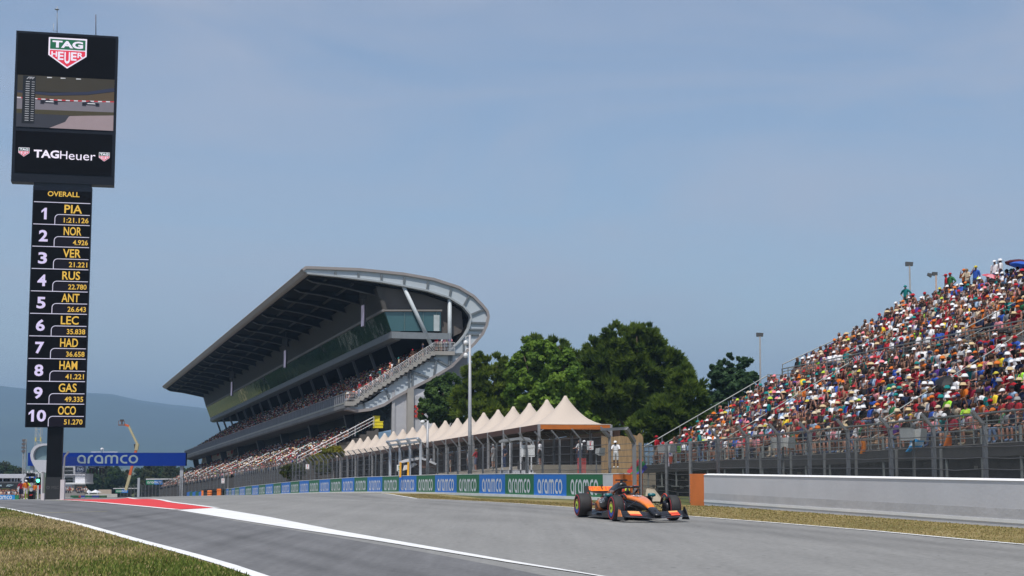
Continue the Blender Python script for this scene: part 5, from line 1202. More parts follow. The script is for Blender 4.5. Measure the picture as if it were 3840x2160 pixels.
for l in o.data.loops: v = o.data.vertices[l.vertex_index].co; ul.data[l.index].uv = (v.x, v.z)
# climbing plants on the fence below the lower tier
for i, (px, py, rx, ry, Y, lab) in enumerate([(1245, 1700, 45, 22, 150, 'yellow flowering bush at the foot of the lower tier railing'), (1195, 1725, 45, 20, 153, 'green bush with yellow flowers spreading left along the fence'), (1100, 1770, 50, 28, 160, 'dull green climbing plant on the fence below the lower seats'), (1210, 1760, 30, 18, 148, 'low green bush beside the white sign on the fence')]):
    c = P(px, py, Y); e = empty('bush', Vector((c.x, c.y, gz(c.x, c.y))), lab, 'bush'); m = MB()
    for k in range(5): m.tube([Vector((c.x + rng.uniform(-.5, .5), c.y, gz(c.x, c.y))), c + Vector((rng.uniform(-.8, .8), 0, 0))], [.05, .02], 5)
    m.build('stems', _MATS['bark'], e); leaf_mesh('foliage', [(c.x, c.y, c.z, rx / F * Y, 1.0, ry / F * Y)], 40, 40, .16, ((.05, .08, .012), (.32, .27, .02)) if i < 2 else ((.03, .05, .012), (.12, .13, .03)), e)
# ---------------------------------------------------------------- open stand on the right
RU = WU.copy(); RN = WN.copy()
_r0 = P(3840, 1660, 53.6); RB = Vector((_r0.x, _r0.y, 0)); RZ = _r0.z; RS = -.0193
def rw(s, t, z): return RB + RN * s + RU * t + UP * (RZ + RS * t + z)
T0, T1 = -14.0, 42.6
ost = empty('open_stand', rw(5, 15, -2.4), 'steep open concrete stand packed with spectators behind the plain wall and fence', 'grandstand')
RV = RU * (T1 - T0) + UP * RS * (T1 - T0)
NLOW, NUP = 10, 11; S0L, DSL, DZL = .35, .765, .45; S0U, DSU, DZU, ZU = 9.25, .765, .41, 5.25
M('stand_concrete', (.36, .33, .29), .9, var=.15, scale=.6); M('dark_net', (.020, .019, .018), .9, var=.4, scale=2.2); M('rail_green_grey', (.20, .215, .21), .55, metal=.2, var=.1)
pts = []
for r in range(NLOW): pts += [(S0L + r * DSL, .05 + r * DZL), (S0L + (r + 1) * DSL, .05 + r * DZL)]
pts += [(S0L + NLOW * DSL, NLOW * DZL), (9.0, NLOW * DZL), (9.0, ZU)]
for r in range(NUP): pts += [(S0U + r * DSU, ZU + r * DZU), (S0U + (r + 1) * DSU, ZU + r * DZU)]
pts += [(S0U + NUP * DSU + .8, ZU + (NUP - 1) * DZU), (S0U + NUP * DSU + .8, -2.5), (S0L + 1.0, -2.5), (S0L + 1.0, -.35), (-.1, -.35), (-.1, .05)]
m = MB(); m.prism([rw(s, T0, z) for s, z in pts], RV); m.build('terracing', _MATS['stand_concrete'], ost)
m = MB(); m.box(rw(.7, (T0 + T1) / 2, -1.4), (.06, T1 - T0, 2.2), (RN, (RV).normalized(), UP)); dn = m.build('dark_netting', _MATS['dark_net'], ost)
m = MB()
for k in range(60): m.box(rw(.60, rng.uniform(20, 46) if k < 45 else rng.uniform(T0, 20), rng.uniform(-2.0, -.7)), (.03, rng.uniform(.2, .5), rng.uniform(.06, .2)), (RN, RU, UP))
m.build('netting_holes', M('pale_gap', (.24, .21, .17), .9), dn)
m = MB(); m.prism([P(2420, 1880, 70), P(2490, 1880, 70), P(2455, 1835, 72), P(2425, 1830, 73)], (0, .3, 0)); thing_mb(m, 'fallen_panel', M('panel_tan', (.33, .29, .22), .9), 'tan triangular panel leaning behind the set back fence', 'panel')
m = MB(); m.box(rw(-.05, (T0 + T1) / 2, -.20), (.24, T1 - T0, .46), (RN, RV.normalized(), UP)); m.build('front_beam', M('beam_brown', (.05, .045, .042), .8, var=.2), ost)
# seats
m = MB()
for r in range(NLOW):
    for t in np.arange(T0 + .4, T1 - .3, .53): m.box(rw(S0L + (r + .62) * DSL, t, .05 + r * DZL + .38), (.40, .42, .05), (RN, RU, UP)); m.box(rw(S0L + (r + .92) * DSL, t, .05 + r * DZL + .55), (.05, .42, .36), (RN, RU, UP))
for r in range(NUP):
    for t in np.arange(T0 + .4, T1 - .3, .53): m.box(rw(S0U + (r + .62) * DSU, t, ZU + r * DZU + .38), (.40, .42, .05), (RN, RU, UP))
m.build('seats', M('seat_beige', (.52, .36, .24), .6, var=.2, scale=.3), ost)
# railings
def rrail(name, pts_, h, nb, step, r, mat='rail_green_grey'):
    m = MB(); rail(m, pts_, h, nb, step, r); return m.build(name, _MATS[mat], ost)
rrail('front_railing', [rw(-.05, T0, 0), rw(-.05, T1, 0)], 1.12, 4, .95, .035)
for k in range(22): t = T0 + 1 + k * 2.6; m = MB(); m.bar(rw(-.12, t, -1.3), rw(-.12, t, .6), .09, .08); m.box(rw(-.2, t, -1.25), (.35, .3, .06), (RN, RU, UP)); m.build('front_bracket', _MATS['rail_green_grey'], ost)
rrail('upper_railing', [rw(8.9, T0, ZU - .35), rw(8.9, T1, ZU - .35)], 1.05, 6, .95, .035)
zt_ = ZU + (NUP - 1) * DZU
rrail('back_railing', [rw(S0U + NUP * DSU + .5, T0, zt_), rw(S0U + NUP * DSU + .5, T1, zt_)], 1.0, 2, 1.9, .04)
rrail('lower_side_railing', [rw(.0, T1 + .15, .1), rw(S0L + NLOW * DSL, T1 + .15, NLOW * DZL)], 1.05, 2, 1.3, .035)
rrail('upper_side_railing', [rw(9.0, T1 + .15, ZU), rw(S0U + NUP * DSU + .5, T1 + .15, zt_)], 1.0, 2, 1.3, .035)
rrail('walkway_end_railing', [rw(S0L + NLOW * DSL, T1 + .15, NLOW * DZL), rw(9.0, T1 + .15, NLOW * DZL)], 1.1, 6, .5, .03)
AIS = (30.5, 12.5, -4)
for t in AIS: rrail('aisle_railing', [rw(S0L, t, .1), rw(S0L + NLOW * DSL, t, NLOW * DZL)], .95, 2, 1.6, .03)
for t in (34, 20.5, 6): rrail('aisle_railing', [rw(S0U, t, ZU), rw(S0U + NUP * DSU, t, zt_)], .95, 2, 1.6, .03)
# spectators: the nearest ones as figures of their own, the rest one crowd
rface = math.atan2(RN.x, -RN.y)
ords = ['front', 'second', 'third', 'fourth', 'fifth', 'sixth', 'seventh', 'eighth', 'ninth', 'tenth', 'eleventh']
def vis(p):
    d = p - Vector((0, 0, EYE)); c, s = math.cos(PITCH), math.sin(PITCH); fwd = d.y * c + d.z * s
    return fwd > 0 and CX + F * d.x / fwd
spots = []
for tier, n, s0, ds, dz, zb_, ais in (('lower', NLOW, S0L, DSL, DZL, .05, AIS), ('upper', NUP, S0U, DSU, DZU, ZU, (34, 20.5, 6))):
    for r in range(n):
        t = T0 + .5 + rng.random() * .4
        while t < T1 - .4:
            if not any(abs(t - a) < .35 for a in ais) and rng.random() < (.95 if r else .88):
                p = rw(s0 + (r + .66) * ds, t, zb_ + r * dz + .40); spots.append((tier, r, t, p))
            t += rng.uniform(.46, .58)
def near_key(q): return q[3].y
cand = sorted([q for q in spots if vis(q[3]) < 3850], key=near_key)[:272]
cs = {(q[0], q[1], round(q[2], 3)) for q in cand}
used = {}; ccr = CROWD()
def walk(q):
    tier, r, t, p = q; own = (tier, r, round(t, 3)) in cs; key = (tier, r); u = used.setdefault(key, set())
    for _ in range(400):
        f = outfit()
        if f not in u: break
    i = rng.choices(range(len(POSES)), [5, 4, .8, .6, 3, 3])[0]; rz = rface + rng.gauss(.15, .28); sk = rng.choice(SKIN); sc = rng.uniform(.93, 1.07)
    if own:
        u.add(f)
        side = 'towards the race car' if False else ''
        lab = f'seated spectator in {f[0]} top and {hat_words(f[1], f[2])}, {ords[r]} row of the {tier} tier'
        indiv('spectator', lab, FIG[i], POSES[i], tuple(p), rz, f, sk, rng.choice(TROUS), 'spectators seated in the open stand', sc)
    elif rng.random() < .985: ccr.put(LOW[i], POSES[i], tuple(p), rz, sc, f, sk)
for q in sorted(spots, key=lambda q: (q[0], q[1], (q[0], q[1], round(q[2], 3)) not in cs, q[2])): walk(q)
tag(ccr.build('crowd'), 'dense mass of seated spectators in the farther and upper rows of the open stand', 'crowd', kind='stuff')
# people standing along the top, walking in front, and at the rails
back_s = S0U + NUP * DSU + .1
def on_back(px, s=back_s):                                        # the point of the top gangway seen in that column
    r_ = (px - CX) / F; t = (RB.x + RN.x * s - r_ * (RB.y + RN.y * s)) / (r_ * RU.y - RU.x); return rw(s, t, zt_ + .42)
for px, fi, rz, fit, tc_, wds in [
    (3405, 1, 2.4, ('teal', 'cap', 'teal'), (.02, .06, .06), 'standing alone at the left corner of the top rail'),
    (3560, 0, 1.2, ('red', 'cap', 'red'), (.02, .02, .03), 'standing at the top rail close beside the olive shirt'),
    (3576, 1, 2.0, ('green', 'cap', 'red'), (.02, .02, .03), 'standing at the top rail hand on hip'),
    (3628, 3, 1.9, ('orange', 'cap', 'orange'), (.02, .02, .03), 'standing at the top rail left of the blue shirt'),
    (3640, 2, 2.3, ('beige', 'hair', 'blond'), (.3, .3, .3), 'leaning on the top rail beside orange caps'),
    (3671, 3, 2.6, ('blue', 'cap', 'yellow'), (.05, .07, .16), 'standing at the top rail hand raised to the face'),
    (3745, 0, 2.4, ('white', 'cap', 'white'), (.04, .06, .15), 'on the top row next to the umbrellas'),
    (3768, 3, 1.1, ('white', 'bucket hat', 'white'), (.06, .12, .25), 'in jeans under the dark umbrella')]:
    if fit[0] in SHIRT:
        p = on_back(px); indiv('person', f'{fit[0]} shirt, {hat_words(*fit[1:])}, person {wds}', FIG_ST[fi], STAND[fi], tuple(p), rz, fit, rng.choice(SKIN), tc_, 'people standing along the top rail')
for t, s, fi, rz, fit, tc_, wds in [(41.0, .25, 0, 1.0, ('red', 'cap', 'red'), (.3, .2, .15), 'standing at the far end of the front railing'), (33.5, .25, 1, 1.4, ('teal', 'cap', 'teal'), (.1, .14, .22), 'standing behind the front railing beside the green placard'), (30.2, 3.0, 0, 1.2, ('teal', 'hair', 'brown'), (.02, .02, .02), 'standing on the aisle steps'), (12.0, 9.4, 1, 2.2, ('white', 'cap', 'red'), (.12, .17, .28), 'standing at the walkway beside the union flag')]:
    p = rw(s, t, .05 if s < 1 else .05 + s / DSL * DZL * .85 if s < 8 else ZU); indiv('person', f'person in {fit[0]} shirt and {hat_words(*fit[1:])} {wds}', FIG_ST[fi], STAND[fi], tuple(p), rz, fit, rng.choice(SKIN), tc_, 'people standing in the stand')
# umbrellas
def umbrella(p, r, label, col, col2=None, tilt=(.25, 0)):
    e = empty('umbrella', p, label, 'umbrella', 'umbrellas held in the open stand'); m = MB(); n = 8; rings = []
    ax = Vector((tilt[0], tilt[1], 1)).normalized(); x = ax.cross(Vector((0, 1, 0))).normalized(); y = ax.cross(x)
    tp_ = p + ax * .75
    for f in (0, .35, .7, 1.0):
        rings.append([tp_ - ax * (.36 * r * f ** 2) + (x * math.cos(math.tau * k / n) + y * math.sin(math.tau * k / n)) * r * max(f, .01) for k in range(n)])
    for i in range(3):
        for k in range(n): m.add([rings[i][k], rings[i][(k + 1) % n], rings[i + 1][(k + 1) % n], rings[i + 1][k]], [(0, 1, 2, 3)], k % 2 if col2 else 0)
    m.build('canopy', [M('umb_' + str(col), col, .6, trans=.2), M('umb_' + str(col2), col2, .6, trans=.2)] if col2 else M('umb_' + str(col), col, .6, trans=.2), e)
    m = MB(); m.tube([p - ax * .3, tp_ + ax * .06], .012, 5); m.build('shaft', _MATS['steel_dark'], e)
def at_row(px, s, z, dz=.75): r_ = (px - CX) / F; t = (RB.x + RN.x * s - r_ * (RB.y + RN.y * s)) / (r_ * RU.y - RU.x); return rw(s, t, z + dz)
umbrella(on_back(3838) + UP * .62, .95, 'dark maroon umbrella held high at the right end of the top row', (.09, .008, .02))
umbrella(at_row(3842, back_s - .8, zt_) - UP * .05, .75, 'bright blue umbrella just below the maroon one on the top row', (.03, .12, .55))
umbrella(at_row(3718, back_s - .6, zt_, .55), .6, 'pink and red umbrella held near the top rail', (.62, .10, .14), (.75, .30, .34), tilt=(.3, -.2))
umbrella(at_row(3558, S0L + 4.6 * DSL, 5 * DZL, .25), .52, 'black umbrella in the lower tier above the fence posts', (.012, .012, .014), tilt=(-.3, -.4))
umbrella(at_row(2985, 8.2, NLOW * DZL, -.1), .55, 'red and black umbrella at the left end of the walkway', (.55, .03, .03), (.02, .02, .02), tilt=(-.35, -.2))
umbrella(at_row(2935, 7.9, NLOW * DZL, -.15), .42, 'teal and black umbrella beside the red one at the walkway end', (.02, .35, .40), (.02, .02, .03), tilt=(-.4, -.2))
# flags, banners, placard
def flag(name, label, cat, p, x, dn_, w, h, cells, sag=.08, group=None):
    """cells: (list of polygon points in 0..1, colour) on a rippled cloth"""
    m = MB(); nn = x.cross(dn_).normalized(); mats = []; cols = []
    NX_, NY_ = 18, 12
    def q(u, v, o=0): return p + x * (u * w) + dn_ * (v * h) + nn * (math.sin(u * 7 + v * 3) * sag * (.3 + v) + o)
    def inside(pts, u, v):
        c = False; j = len(pts) - 1
        for i in range(len(pts)):
            if (pts[i][1] > v) != (pts[j][1] > v) and u < (pts[j][0] - pts[i][0]) * (v - pts[i][1]) / (pts[j][1] - pts[i][1] + 1e-12) + pts[i][0]: c = not c
            j = i
        return c
    for i in range(NX_):
        for j in range(NY_):
            u, v = (i + .5) / NX_, (j + .5) / NY_; col = None
            for pts, cc in cells:
                if inside(pts, u, v): col = cc
            if col: m.add([q(i / NX_, j / NY_), q((i + 1) / NX_, j / NY_), q((i + 1) / NX_, (j + 1) / NY_), q(i / NX_, (j + 1) / NY_)], [(0, 1, 2, 3)], 0, col, True)
    return tag(m.build(name, M('flag_cloth', attr='col', var=.06, rough=.8, trans=.15)), label, cat, group)
full = [(0, 0), (1, 0), (1, 1), (0, 1)]
def wb_(pts): return pts
NAVY, REDF, WHT = (.015, .035, .22), (.55, .02, .04), (.7, .7, .72)
union = [(full, NAVY), ([(0, 0), (.16, 0), (1, .84), (1, 1), (.84, 1), (0, .16)], WHT), ([(1, 0), (1, .16), (.16, 1), (0, 1), (0, .84), (.84, 0)], WHT), ([(0, 0), (.07, 0), (1, .93), (1, 1), (.93, 1), (0, .07)], REDF), ([(1, 0), (1, .07), (.07, 1), (0, 1), (0, .93), (.93, 0)], REDF), ([(.36, 0), (.64, 0), (.64, 1), (.36, 1)], WHT), ([(0, .34), (1, .34), (1, .66), (0, .66)], WHT), ([(.42, 0), (.58, 0), (.58, 1), (.42, 1)], REDF), ([(0, .41), (1, .41), (1, .59), (0, .59)], REDF)]
def onr(px, py, s): return on_plane(px, py, RB + RN * s, RN)
flag('flag', 'blue flag with red and white crosses hung on the walkway railing', 'flag', onr(3198, 1338, 8.75), -RU, Vector((0, 0, -1)), 1.25 / 1.0, .85, union)
flag('flag', 'half hidden blue flag held by a white shirt farther right on the walkway railing', 'flag', onr(3275, 1322, 8.75), -RU, Vector((0, 0, -1)), 1.2, .8, union[:6])
flag('flag', 'flag of red, green, white and blue stripes hanging by the gate frame', 'flag', P(2402, 1714, 76), Vector((-.62, 0, -.62)).normalized(), Vector((.55, 0, -.85)).normalized(), .95, .62, [(full, (.50, .05, .06)), ([(0, .3), (1, .3), (1, 1), (0, 1)], WHT), ([(0, .36), (1, .36), (1, .64), (0, .64)], (.02, .25, .07)), ([(0, .70), (1, .70), (1, 1), (0, 1)], (.06, .06, .45))])
flag('flag', 'light blue and white flag with a yellow sun draped over the front railing', 'flag', onr(3415, 1640, -.15), -RU, (Vector((0, 0, -1)) + RU * .9).normalized(), 1.15, .75, [(full, (.03, .33, .68)), ([(0, .3), (1, .3), (1, .62), (0, .62)], (.55, .66, .75)), ([(.42, .38), (.54, .36), (.56, .54), (.44, .55)], (.7, .5, .05))])
flag('cloth', 'orange cloth hanging from the front railing', 'cloth', onr(3228, 1652, -.15), -RU, Vector((0, 0, -1)), .34, .55, [(full, (.75, .22, .015)), ([(.3, .2), (.7, .2), (.6, .6), (.35, .7)], (.35, .08, .01))])
flag('cloth', 'orange towel and shirt laid over the front railing on the right', 'cloth', onr(3540, 1632, -.12), -RU, Vector((0, 0, -1)), .5, .40, [(full, (.70, .16, .015))])
flag('banner', 'white banner with pink and red figures tied to the left front railing', 'banner', onr(2504, 1683, -.15), -RU, Vector((0, 0, -1)), .72, 1.0, [(full, (.62, .55, .62)), ([(.1, .1), (.4, .3), (.3, .7), (.1, .6)], (.5, .04, .12)), ([(.5, .45), (.95, .4), (.9, .9), (.5, .95)], (.55, .10, .05)), ([(.55, .05), (.9, .1), (.8, .3), (.5, .3)], (.12, .12, .35))])
pl_ = onr(2545, 1684, -.12); e = empty('placard', pl_, 'green placard with dark handwriting at the left front railing', 'placard'); m = MB(); m.box(pl_, (.02, .6, .36), (RN, RU, UP)); m.build('card', M('card_green', (.18, .42, .03), .7), e)
m = MB(); 
for a, b in ((-.15, .06), (.0, .06), (.13, .06), (-.18, -.07), (-.05, -.07), (.08, -.07), (.2, -.07)): m.box(pl_ - RN * .015 - RU * a + UP * b, (.01, .09, .07), (RN, RU, UP))
m.build('handwriting', M('ink_dark', (.03, .08, .02), .7), e)
flag('flag', 'red flag lying across rows beside the yellow shirt', 'flag', at_row(3430, S0L + 6.3 * DSL, 6.3 * DZL, .8), -RU, (Vector((0, 0, -1))).normalized(), .5, .7, [(full, (.55, .04, .05))])
# loudspeakers on the fence line and floodlights behind the stand
for px, py, Y, lab in [(2500, 1680, 77, 'pair of grey loudspeakers on a post left of the front railing'), (2935, 1656, 58, 'pair of grey loudspeakers on a post in the middle of the front railing'), (3425, 1625, 52, 'pair of grey loudspeakers on a post behind the light blue flag'), (2236, 1691, 80, 'single pale loudspeaker beside the extinguisher sign')]:
    c = P(px, py, Y); e = empty('loudspeaker', c, lab, 'loudspeaker', 'loudspeakers along the fence')
    for sg in ((-1, 1) if 'pair' in lab else (1,)):
        x = Vector((.8 * sg, -.6, -.12)).normalized(); m = MB(); y = x.cross(UP).normalized(); u = y.cross(x) * -1
        a = [c + x * .05 + y * i * .16 + u * j * .13 for i, j in ((-1, -1), (1, -1), (1, 1), (-1, 1))]; b = [c + x * .36 + y * i * .26 + u * j * .20 for i, j in ((-1, -1), (1, -1), (1, 1), (-1, 1))]
        m.loft([a, b], smooth=False); m.build('horn', M('speaker_grey', (.42, .43, .42), .6), e)
    m = MB(); m.bar(Vector((c.x, c.y, gz(c.x, c.y))), c, .07); m.build('post', _MATS['galvanised_dull'], e)
for px, py0, py1, Y, kind_, lab in [(2850, 1250, 1400, 112, 0, 'lone floodlight mast left of the open stand walkway'), (3411, 985, 1110, 104, 0, 'tall thin floodlight mast behind the upper left corner of the stand'), (3510, 1020, 1110, 102, 1, 'double spotlight on a rusty mast behind the top rail')]:
    b = P(px, py1 + 200, Y); t = P(px, py0 + 12, Y); b.z = 0; e = empty('floodlight', b, lab, 'floodlight', 'floodlights behind the open stand')
    m = MB(); m.tube([b, t], [.09, .055], 8); m.build('mast', M('mast_rust' if kind_ else 'mast_steel', (.30, .22, .18) if kind_ else (.2, .2, .2), .6), e)
    m = MB()
    if kind_ == 0: m.prism([t + Vector((-.24, 0, 0)), t + Vector((.22, 0, 0)), t + Vector((.25, 0, .26)), t + Vector((-.24, 0, .28))], (0, .22, 0))
    else: m.prism([t + Vector((-.55, 0, 0)), t + Vector((-.3, 0, -.14)), t + Vector((-.22, 0, .1)), t + Vector((-.5, 0, .16))], (0, .2, 0)); m.prism([t + Vector((-.2, 0, .0)), t + Vector((.1, 0, -.02)), t + Vector((.12, 0, .2)), t + Vector((-.2, 0, .22))], (0, .25, 0))
    m.build('lamp_head', M('lamp_head', (.10, .10, .10), .5, metal=.3), e)
# ---------------------------------------------------------------- the race car (local frame: +Y forward, +X the side nearer the camera)
CAR_R = math.pi + .235
hd = Vector((-math.sin(CAR_R), math.cos(CAR_R), 0)); ax_ = Vector((math.cos(CAR_R), math.sin(CAR_R), 0))
cpos = Vector((3.775, 45.25, .012))                               # ground under the middle of the front axle
cpos.z = gz(cpos.x, cpos.y) + .012
car = empty('race_car', cpos, 'orange and black open wheel race car with driver, driving along the track', 'race car', rz=CAR_R)
WC[car.name] = Vector((0, 0, 0))                                  # parts are written in the car's own frame
ORG = M('papaya_paint', (.86, .21, .012), .28, var=.03, coat=.5); BLK = M('carbon_black', (.012, .012, .014), .35, var=.2, scale=8, coat=.2); TEAL = M('teal_paint', (.01, .13, .15), .35); TYR = M('tyre_rubber', (.022, .022, .023), .72, var=.15, scale=5); REDS = M('tyre_red', (.40, .015, .03), .6); RIM = M('rim_dark', (.015, .015, .017), .3); BRONZE = M('wheel_bronze', (.42, .22, .06), .4); LIME = M('lime_paint', (.62, .80, .03), .4); BLU = M('cover_blue', (.01, .06, .42), .4); WHI = M('decal_white', (.68, .68, .7), .5); REDO = M('red_orange', (.75, .08, .035), .45); PEACH = M('pale_orange', (.85, .38, .12), .45)
def ell(w, h, zc, y, x0=0, n=16, e=2.4):
    out = []
    for k in range(n):
        a = math.tau * k / n; c, s = math.cos(a), math.sin(a)
        out.append((x0 + w * math.copysign(abs(c) ** (2 / e), c), y, zc + h * math.copysign(abs(s) ** (2 / e), s)))
    return out
def lf(name, secs, mat, par=car, **k):
    m = MB(); m.loft([ell(w, h, zc, y, x0, e=e) for (y, w, h, zc, x0, e) in secs], **k); return m.build(name, mat, par)
nose = lf('nose_cone', [(1.20, .055, .03, .185, 0, 2.2), (1.12, .105, .055, .195, 0, 2.4), (.98, .125, .075, .235, 0, 2.8), (.80, .135, .09, .285, 0, 3), (.70, .14, .095, .31, 0, 3)], BLK)
lf('nose', [(.70, .10, .05, .345, 0, 3.4), (.40, .125, .05, .44, 0, 4), (.05, .165, .055, .53, 0, 4.4), (-.40, .22, .06, .595, 0, 4.6), (-.85, .275, .065, .635, 0, 4.6), (-1.22, .31, .065, .645, 0, 4)], ORG)
lf('nose_underside', [(.72, .085, .075, .30, 0, 3), (.40, .105, .085, .36, 0, 3), (.05, .14, .10, .42, 0, 3), (-.40, .195, .12, .46, 0, 3), (-.85, .25, .14, .49, 0, 3), (-1.2, .30, .16, .50, 0, 3)], BLK)
lf('monocoque', [(.10, .10, .06, .36, 0, 3), (-.5, .18, .12, .38, 0, 3), (-1.1, .325, .20, .42, 0, 3), (-1.5, .36, .24, .43, 0, 3), (-2.3, .38, .26, .42, 0, 3)], BLK)
lf('engine_cover', [(-2.02, .13, .13, .90, 0, 2.2), (-2.10, .175, .30, .78, 0, 2.4), (-2.5, .19, .32, .72, 0, 2.2), (-3.0, .15, .30, .62, 0, 2.2), (-3.6, .09, .22, .52, 0, 2), (-4.1, .05, .12, .44, 0, 2)], BLK)
m = MB(); m.loft([ell(.105, .085, .93, -2.005, n=16), ell(.075, .06, .93, -2.0, n=16)], cap=True); m.build('air_intake', M('intake_dark', (.004, .004, .004), .9), car)
m = MB(); m.box((0, -2.18, 1.07), (.05, .12, .10)); m.box((0, -2.18, 1.125), (.36, .07, .04)); m.build('roof_camera', BLK, car)
m = MB(); m.loft([[(-.02, -2.35, .98), (.02, -2.35, .98), (.012, -3.9, .50), (-.012, -3.9, .50)], [(-.01, -2.5, 1.06), (.01, -2.5, 1.06), (.006, -4.0, .62), (-.006, -4.0, .62)]], smooth=False); m.build('shark_fin', BLK, car)
for sx in (1, -1):
    sp = lf('sidepod', [(-1.38, .20, .10, .56, .50 * sx, 3), (-1.55, .25, .165, .50, .50 * sx, 3), (-2.1, .27, .19, .44, .49 * sx, 2.8), (-2.8, .23, .17, .36, .42 * sx, 2.6), (-3.5, .13, .10, .27, .30 * sx, 2.4)], BLK)
    m = MB(); R2 = [ell(w + .006, h + .006, zc, y, x0, e=e) for (y, w, h, zc, x0, e) in ((-1.95, .265, .185, .453, .493 * sx, 2.84), (-2.1, .27, .19, .44, .49 * sx, 2.8), (-2.8, .23, .17, .36, .42 * sx, 2.6), (-3.3, .16, .12, .295, .335 * sx, 2.45))]
    m.loft(R2, cap=False); m.build('orange_flank', ORG, sp)
    m = MB()
    for i in range(5):
        for j in range(2):
            if (i + j) % 2 == 0:
                y = -2.22 - j * .12 - i * .02; zz = .62 - i * .07
                m.box(((.49 + .24 * math.sin(.5 + i * .27)) * sx, y, zz), (.03, .12, .07))
    m.build('chequer_marks', BLK, sp)
    m = MB()
    for pts in ([(-1.72, .58), (-1.80, .44), (-1.86, .58)],): pass
    vx = (.745 if sx > 0 else -.745)
    m.text(text_fit('VELO', 0, 0, .55, .13, .02), lambda u, v: ((.765 - .05 * abs(u - .1)) * sx, (-2.05 + u) if sx > 0 else (-1.50 - u), .47 + v)); m.build('lettering', WHI, sp)
    m = MB(); m.loft([ell(.17, .075, .565, -1.372, .50 * sx, n=16), ell(.12, .05, .565, -1.368, .50 * sx, n=16)]); m.build('inlet', M('intake_dark', (.004, .004, .004), .9), sp)
m = MB(); m.loft([[(-.35, -.75, .05), (.35, -.75, .05), (.35, -.75, .11), (-.35, -.75, .11)], [(-.72, -1.25, .05), (.72, -1.25, .05), (.72, -1.25, .12), (-.72, -1.25, .12)], [(-.80, -1.9, .045), (.80, -1.9, .045), (.80, -1.9, .09), (-.80, -1.9, .09)], [(-.78, -3.1, .045), (.78, -3.1, .045), (.78, -3.1, .10), (-.78, -3.1, .10)], [(-.5, -3.9, .15), (.5, -3.9, .15), (.5, -3.9, .2), (-.5, -3.9, .2)]], smooth=False); m.build('floor', BLK, car)
for sx in (1, -1):
    m = MB()
    for k in range(3): m.loft([[(sx * (.45 + .13 * k), -.75 - .06 * k, .06), (sx * (.46 + .13 * k), -.75 - .06 * k, .34 - .03 * k)], [(sx * (.62 + .09 * k), -1.5, .06), (sx * (.63 + .09 * k), -1.5, .26 - .04 * k)]], cap=False, closed=False)
    m.build('floor_fences', BLK, car)
    m = MB(); m.loft([[(sx * .78, -2.7, .08), (sx * .78, -2.7, .2)], [(sx * .80, -3.15, .06), (sx * .80, -3.15, .17)]], cap=False, closed=False); m.build('floor_edge_wing', BLK, car)
# wheels
def wheel(x, y, w, name='wheel'):
    r = .36; sx = 1 if x > 0 else -1; c = (x, y, r); h = w / 2
    e = bpy.data.objects.new(name, None); COL.objects.link(e); e.parent = car; WC[e.name] = Vector((0, 0, 0))
    m = MB(); m.lathe([(.235, -h), (.27, -h - .004), (.325, -h + .012), (.352, -h + .045), (.36, -h + .09), (.36, h - .09), (.352, h - .045), (.325, h - .012), (.27, h + .004), (.235, h)], c, 'x', 40, cap=False); m.build('tyre', TYR, e)
    m = MB(); o = sx * (h + .001)
    m.lathe([(.292, o - sx * .002), (.296, o + sx * .004), (.312, o + sx * .001), (.316, o - sx * .006)], c, 'x', 40, cap=False); m.lathe([(.292, -o + sx * .002), (.296, -o - sx * .004), (.312, -o - sx * .001), (.316, -o + sx * .006)], c, 'x', 40, cap=False); m.build('red_band', REDS, e)
    m = MB(); m.lathe([(.24, -h * .9), (.238, h * .9)], c, 'x', 32, cap=False); m.lathe([(.0, sx * (h - .04)), (.235, sx * (h - .03))], c, 'x', 32); m.build('rim', RIM, e)
    def ringp(r0, r1, d, a0, a1, mat, nm):
        m = MB(); N = 26; vs = []
        for i in range(N + 1):
            a = R(lerp(a0, a1, i / N)); vs += [(x + sx * (h + d), y + r0 * math.cos(a), r + r0 * math.sin(a)), (x + sx * (h + d), y + r1 * math.cos(a), r + r1 * math.sin(a))]
        m.add(vs, [(2 * i, 2 * i + 1, 2 * i + 3, 2 * i + 2) for i in range(N)]); m.build(nm, mat, e)
    ringp(.15, .19, -.006, 0, 360, BRONZE, 'bronze_ring'); ringp(.15, .235, -.004, 200, 330, BLU, 'blue_arc'); ringp(.0, .13, -.002, 0, 360, LIME, 'lime_disc')
    m = MB(); m.lathe([(.0, sx * (h + .012)), (.045, sx * (h + .012)), (.05, sx * (h - .01))], c, 'x', 14); m.build('hub_nut', RIM, e)
for x, y, w in ((.845, 0, .305), (-.845, 0, .305), (.80, -3.55, .40), (-.80, -3.55, .40)): wheel(x, y, w)
